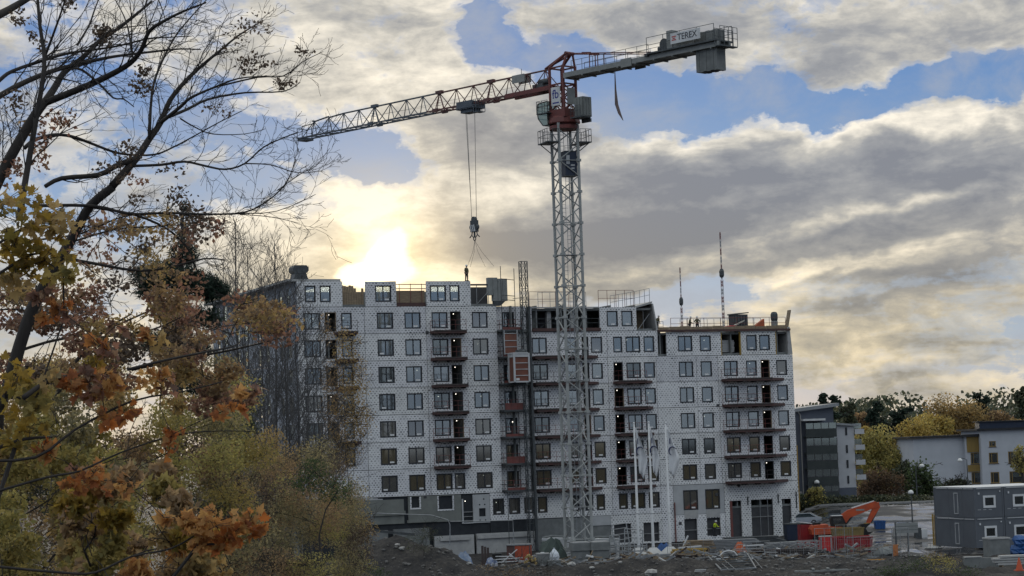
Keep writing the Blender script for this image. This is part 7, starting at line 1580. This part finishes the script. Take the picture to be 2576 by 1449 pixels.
# --- pine
def pine():
    Y = 70; b = gl(440, 1330, Y); O = Vector((b.x, Y, 0)); t = thing('pine_tree', 'dark pine with flat needle clumps among the autumn leaves', 'tree', O)
    q = MB(); q.path([p-O for p in smooth([Vector((b.x, Y, -.1)), gl(440,1240,Y), gl(448,1100,Y), gl(452,900,Y), gl(455,700,Y), gl(460,520,Y)])], [x for x in np.linspace(.22,.04,16)], 8); q.build('trunk', M_BARK_G, t, True)
    blobs = [(420,690,80,34,1500), (500,720,60,30,1100), (385,725,50,24,500), (540,735,42,26,600), (462,640,36,30,420), (462,590,30,36,120), (466,530,20,30,60), (450,790,60,26,620), (520,800,44,26,520), (400,860,60,30,560), (490,880,50,30,420), (470,960,60,36,460), (360,690,34,14,200)]
    q = MB()
    for u, v, ru, rv, n in blobs:
        c = at(u, v, Y)-O; s = at(455, v+26, Y)-O
        for j in range(4): q.path([s, s.lerp(c, .5)+Vector((0,0,.1)), c + Vector(G.normal(0,.25,3))], [.05,.03,.012], 4)
    q.build('limb', M_BARK_G, t)
    P_ = np.concatenate([blob_pts(u, v, Y, ru, rv, n, G, None, .16) for u, v, ru, rv, n in blobs]) - np.array(O)
    leaves('crown', P_, .24, NEEDLE, LM_['pine'], t, G); leaves('crown', P_[::2], .22, NEEDLE, LM_['pine'], t, G)
pine()
# --- bare birches in front of the left wing
BIRCH = ['tallest slender bare tree, left of the sloping roof edge', 'second tallest bare tree, just right of the tallest one', 'slender bare tree under the middle of the sloping roof edge', 'bare tree whose twigs rise above the roof corner, left of the ventilator', 'bare tree at the ridge end of the sloping roof edge', 'bare tree right below the roof ventilator', 'bare tree before the uppermost corner windows', 'leftmost bare tree, half hidden by the pine', 'short bare tree in front of the middle of the left wing', 'short bare tree in front of the block corner', 'lowest bare tree, before the dark corner doors', 'short bare tree before the lower left end of the wing']
def birch(u, vt, Y, r, lab, spread=1.0, seed=0):
    b = gl(u+12, 1300, Y); O = Vector((b.x, Y, 0)); t = thing('bare_tree', lab, 'tree', O, 0, 'slender bare trees in front of the left wing'); g = np.random.default_rng(seed)
    top = at(u, vt, Y) - O; n = 9; pts = [Vector((top.x*(i/n)**1.2 + g.normal(0,.05), g.normal(0,.05), top.z*i/n)) for i in range(n+1)]; rad = [r*(1-.86*i/n) for i in range(n+1)]
    q = MB(); q.path(smooth(pts), [x for x in np.interp(np.linspace(0, n, 3*n+1), range(n+1), rad)], 7); q.build('trunk', M_BARK_G, t, True)
    w = MB(); tips = []
    for k in range(34):
        f = .22 + .76*(k + g.random())/34; i = int(f*n); p = pts[min(i,n-1)].lerp(pts[min(i+1,n)], f*n-i); a = g.uniform(0, 2*PI)
        ln = spread*top.z*(.30 - .20*f)*g.uniform(.7,1.2)
        twig(w, p, Vector((math.cos(a)*.55, math.sin(a)*.55, .95)).normalized(), ln, max(.018, rad[min(i,n)]*.40), 2, g, tips, .5, 3, .3, .6, .012, 4)
    w.build('branches', M_BARK_G, t); return t
for k, (u, vt, Y, r, sp) in enumerate(((592,560,150,.17,1.0), (622,620,158,.14,.9), (655,655,150,.13,.9), (690,612,154,.15,.9), (712,650,160,.13,.8), (742,720,152,.12,.9), (768,790,158,.11,.9), (560,640,146,.13,.9), (668,760,140,.12,1.1), (720,800,142,.11,1.1), (795,850,150,.10,1.0), (610,760,136,.12,1.1))):
    birch(u, vt, Y, r, BIRCH[k], sp, 100+k)
# --- low growth in the foreground right and on the mounds
def low(lab, bl, Y, pal, size=.09, cat='bush', name='low_bush', tw=40): return leafy(name, lab, bl, Y, size, LEAF, pal, (bl[0][0], bl[0][1]+20), 0, cat=cat, minr=.014, trunk_r=.03, twigs=tw)
low('dark green bush at the bottom right in front of the wet yard', [(2290,1425,60,26,700), (2360,1420,50,26,600,'olive'), (2240,1442,60,16,500), (2420,1440,50,16,400)], 178, 'green', .13)
low('brownish twiggy bush behind the green one, below the planks', [(2350,1400,26,12,220), (2390,1412,26,12,220)], 188, 'ochre', .11)
low('ragged green bush on the left dirt slope', [(870,1400,40,20,500), (905,1425,44,20,600,'olive'), (950,1440,40,14,400)], 192, 'green', .12)
low('small grey green bush on top of the dirt mound', [(1065,1352,44,12,420), (1075,1336,30,12,260), (1055,1378,40,14,300)], 199, 'sombre', .10)
low('dry brown weeds at the lower middle of the dirt slope', [(1290,1438,60,10,320), (1240,1425,40,10,200)], 188, 'brown', .10)
low('low weeds on the dirt slope below the concrete blocks', [(1370,1440,60,8,240)], 186, 'dark', .10)
# --- trees beyond the site
def far_tree(lab, u, vt, vb, ru, Y, pal, n=1700, kind='round', size=.42, name='broadleaf_tree', cat='tree'):
    rv = (vb-vt)/2; vc = (vt+vb)/2; bl = []
    g = np.random.default_rng(int(u*7+vt)); m = 11
    for k in range(m):
        f = k/(m-1)
        if kind == 'pine': w = ru*(.35+.65*f)*g.uniform(.6,1.05); bl.append((u + g.normal(0, ru*.30), vt + 2*rv*f, w*.8, rv*.18, int(n/m)))
        else:
            a, r = g.uniform(0, 6.28), math.sqrt(g.random())*.72; bl.append((u + ru*r*math.cos(a), vc - rv*r*math.sin(a), ru*.58, rv*.46, int(n*1.5/m)))
    t = leafy(name, lab, bl, Y, size, CARD, pal, (u, vb), 0, group=None, minr=.05, clump=.30, trunk_r=.22, twigs=70, cat=cat); return t
FT = [('dark pine crown peeping over the roof of the grey apartment house', 2082, 996, 1050, 34, 345, 'pine', 'pine'), ('dark pine just right of the grey house roof', 2130, 1022, 1110, 34, 350, 'sombre', 'pine'), ('dark broad pine with a loose top behind the white wing', 2205, 1018, 1110, 44, 362, 'pine', 'pine'), ('dim brown treetop between the dark pines', 2165, 1035, 1120, 30, 372, 'brown', 'round'),
      ('tall golden yellow tree in the middle of the wood', 2300, 1024, 1190, 66, 345, 'bright', 'round'), ('olive tree in front of the dark pines', 2205, 1080, 1240, 60, 335, 'olive', 'round'), ('large ochre tree behind the white house roof', 2395, 996, 1130, 80, 360, 'ochre', 'round'), ('dull golden tree between the two large yellow ones', 2345, 1040, 1150, 46, 352, 'bright', 'round'), ('dark pine with a pointed loose top above the white house', 2478, 996, 1090, 36, 366, 'pine', 'pine'), ('brownish tree right of the pointed pine', 2525, 1030, 1110, 50, 364, 'brown', 'round'), ('dark tree at the right picture edge reaching high', 2574, 985, 1110, 30, 350, 'sombre', 'pine'), ('brown tree low at the right picture edge', 2562, 1060, 1120, 34, 340, 'ochre', 'round'), ('olive brown tree left of the white house gable', 2265, 1130, 1260, 62, 332, 'olive', 'round'), ('ochre trees filling the gap above the white wing', 2160, 1085, 1200, 44, 340, 'ochre', 'round'), ('dark olive tree behind the dark conifer', 2300, 1160, 1260, 50, 326, 'sombre', 'round'), ('small golden tree beside the white wing balconies', 2175, 1068, 1140, 24, 338, 'bright', 'round'), ('dark treetops behind the ochre tree on its left', 2260, 1030, 1090, 34, 372, 'pine', 'pine'), ('brown treetops behind the ochre tree on its right', 2440, 1026, 1090, 38, 374, 'brown', 'round')]
for lab, u, vt, vb, ru, Y, pal, kd in FT: far_tree(lab, u, vt, vb, ru, Y, pal, 4200 if kd == 'round' else 3600, kd, .27)
far_tree('round rust brown shrub behind the excavator arm', 2225, 1178, 1290, 66, 292, 'russet', 2600, 'round', .24, 'rust_shrub', 'shrub')
far_tree('dark green young tree in front of the white gable', 2326, 1146, 1290, 40, 290, 'green', 2200, 'round', .24)
far_tree('dark rounded shrub before the white gable', 2395, 1200, 1240, 40, 300, 'sombre', 900, 'round', .24, 'dark_shrub', 'shrub')
far_tree('light green young tree in front of the grey apartment house', 2052, 1226, 1290, 26, 268, 'olive', 900, 'round', .2)
far_tree('low green shrub at the corner of the unfinished block', 2012, 1245, 1290, 26, 270, 'green', 700, 'round', .2, 'green_shrub', 'shrub')
far_tree('pale green branches at the right edge before the white house', 2572, 1120, 1200, 24, 300, 'olive', 600, 'round', .22)
def hedge():
    P_ = np.concatenate([blob_pts(u, 1262 - (u-2200)*.02, 268.2, 30, 15, 520, G, .9, .3) for u in range(2020, 2345, 26)]); o = leaves('hedge', P_, .2, CARD, LM_['sombre'], None, G); tag(o, 'long dark hedge along the far side of the wet road', 'hedge')
hedge()
# far wood that closes the view
def far_wood():
    n = 60000; X = G.uniform(40, 260, n); Yy = G.uniform(395, 470, n); Z = 3 + G.random(n)**.7*(14.0 + 1.6*np.sin(X*.21) + 1.4*np.sin(X*.53+1))
    o = leaves('far_wood', np.stack([X, Yy, Z], -1), .62, CARD, LM_['sombre'], None, G); o['kind'] = 'stuff'
far_wood()
# stones on the mounds
def stones():
    q = MB(); R = random.Random(12)
    for k in range(2600):
        u, v = R.uniform(830, 2350), R.uniform(1385, 1452)
        Y = R.uniform(178, 207); p = at(u, 1400, Y); s = R.choice([.05,.06,.07,.08,.09,.10,.12,.15,.2]); q.lump((p.x, Y, H(p.x, Y)+s*.3), s, .3, (R.uniform(.8,1.5), 1, .7), k, 5, 3)
    stuff(q.build('rubble', mat('rubble_stone', (.16,.155,.15), (.09,.085,.08), .85, 3)))
    M2 = mat('pale_stone', (.42,.41,.39), (.30,.29,.28), .8, 3)
    lab = ['large pale stone below the grey crates', 'pale stone at the left foot of the dirt mound', 'pale oblong stone on the left flank of the dirt mound', 'pale stone near the top of the dirt mound', 'pale stone at the right foot of the dirt mound', 'pale stone on the slope below the blue bundles, right one', 'pale stone on the slope below the blue bundles, left one', 'pale stone on the slope below the flag poles', 'pale stone on the slope below the right ballast block', 'big pale boulder at the bottom edge of the picture', 'pale stone beside the left handrail on the mound']
    for k, (u, v, s) in enumerate(((1438,1424,.32), (1000,1375,.2), (1011,1384,.26), (1045,1350,.2), (1180,1425,.18), (1265,1427,.16), (1240,1425,.14), (1560,1420,.16), (1490,1437,.2), (1640,1449,.45), (975,1345,.22))):
        p = gp(u, v); q = MB(); q.lump((0,0,s*.4), s, .25, (1.3,1,.7), 50+k, 7, 4); o = q.build('stone', M2); o.location = p; tag(o, lab[k], 'stone', 'pale stones on the dirt slope')
stones()
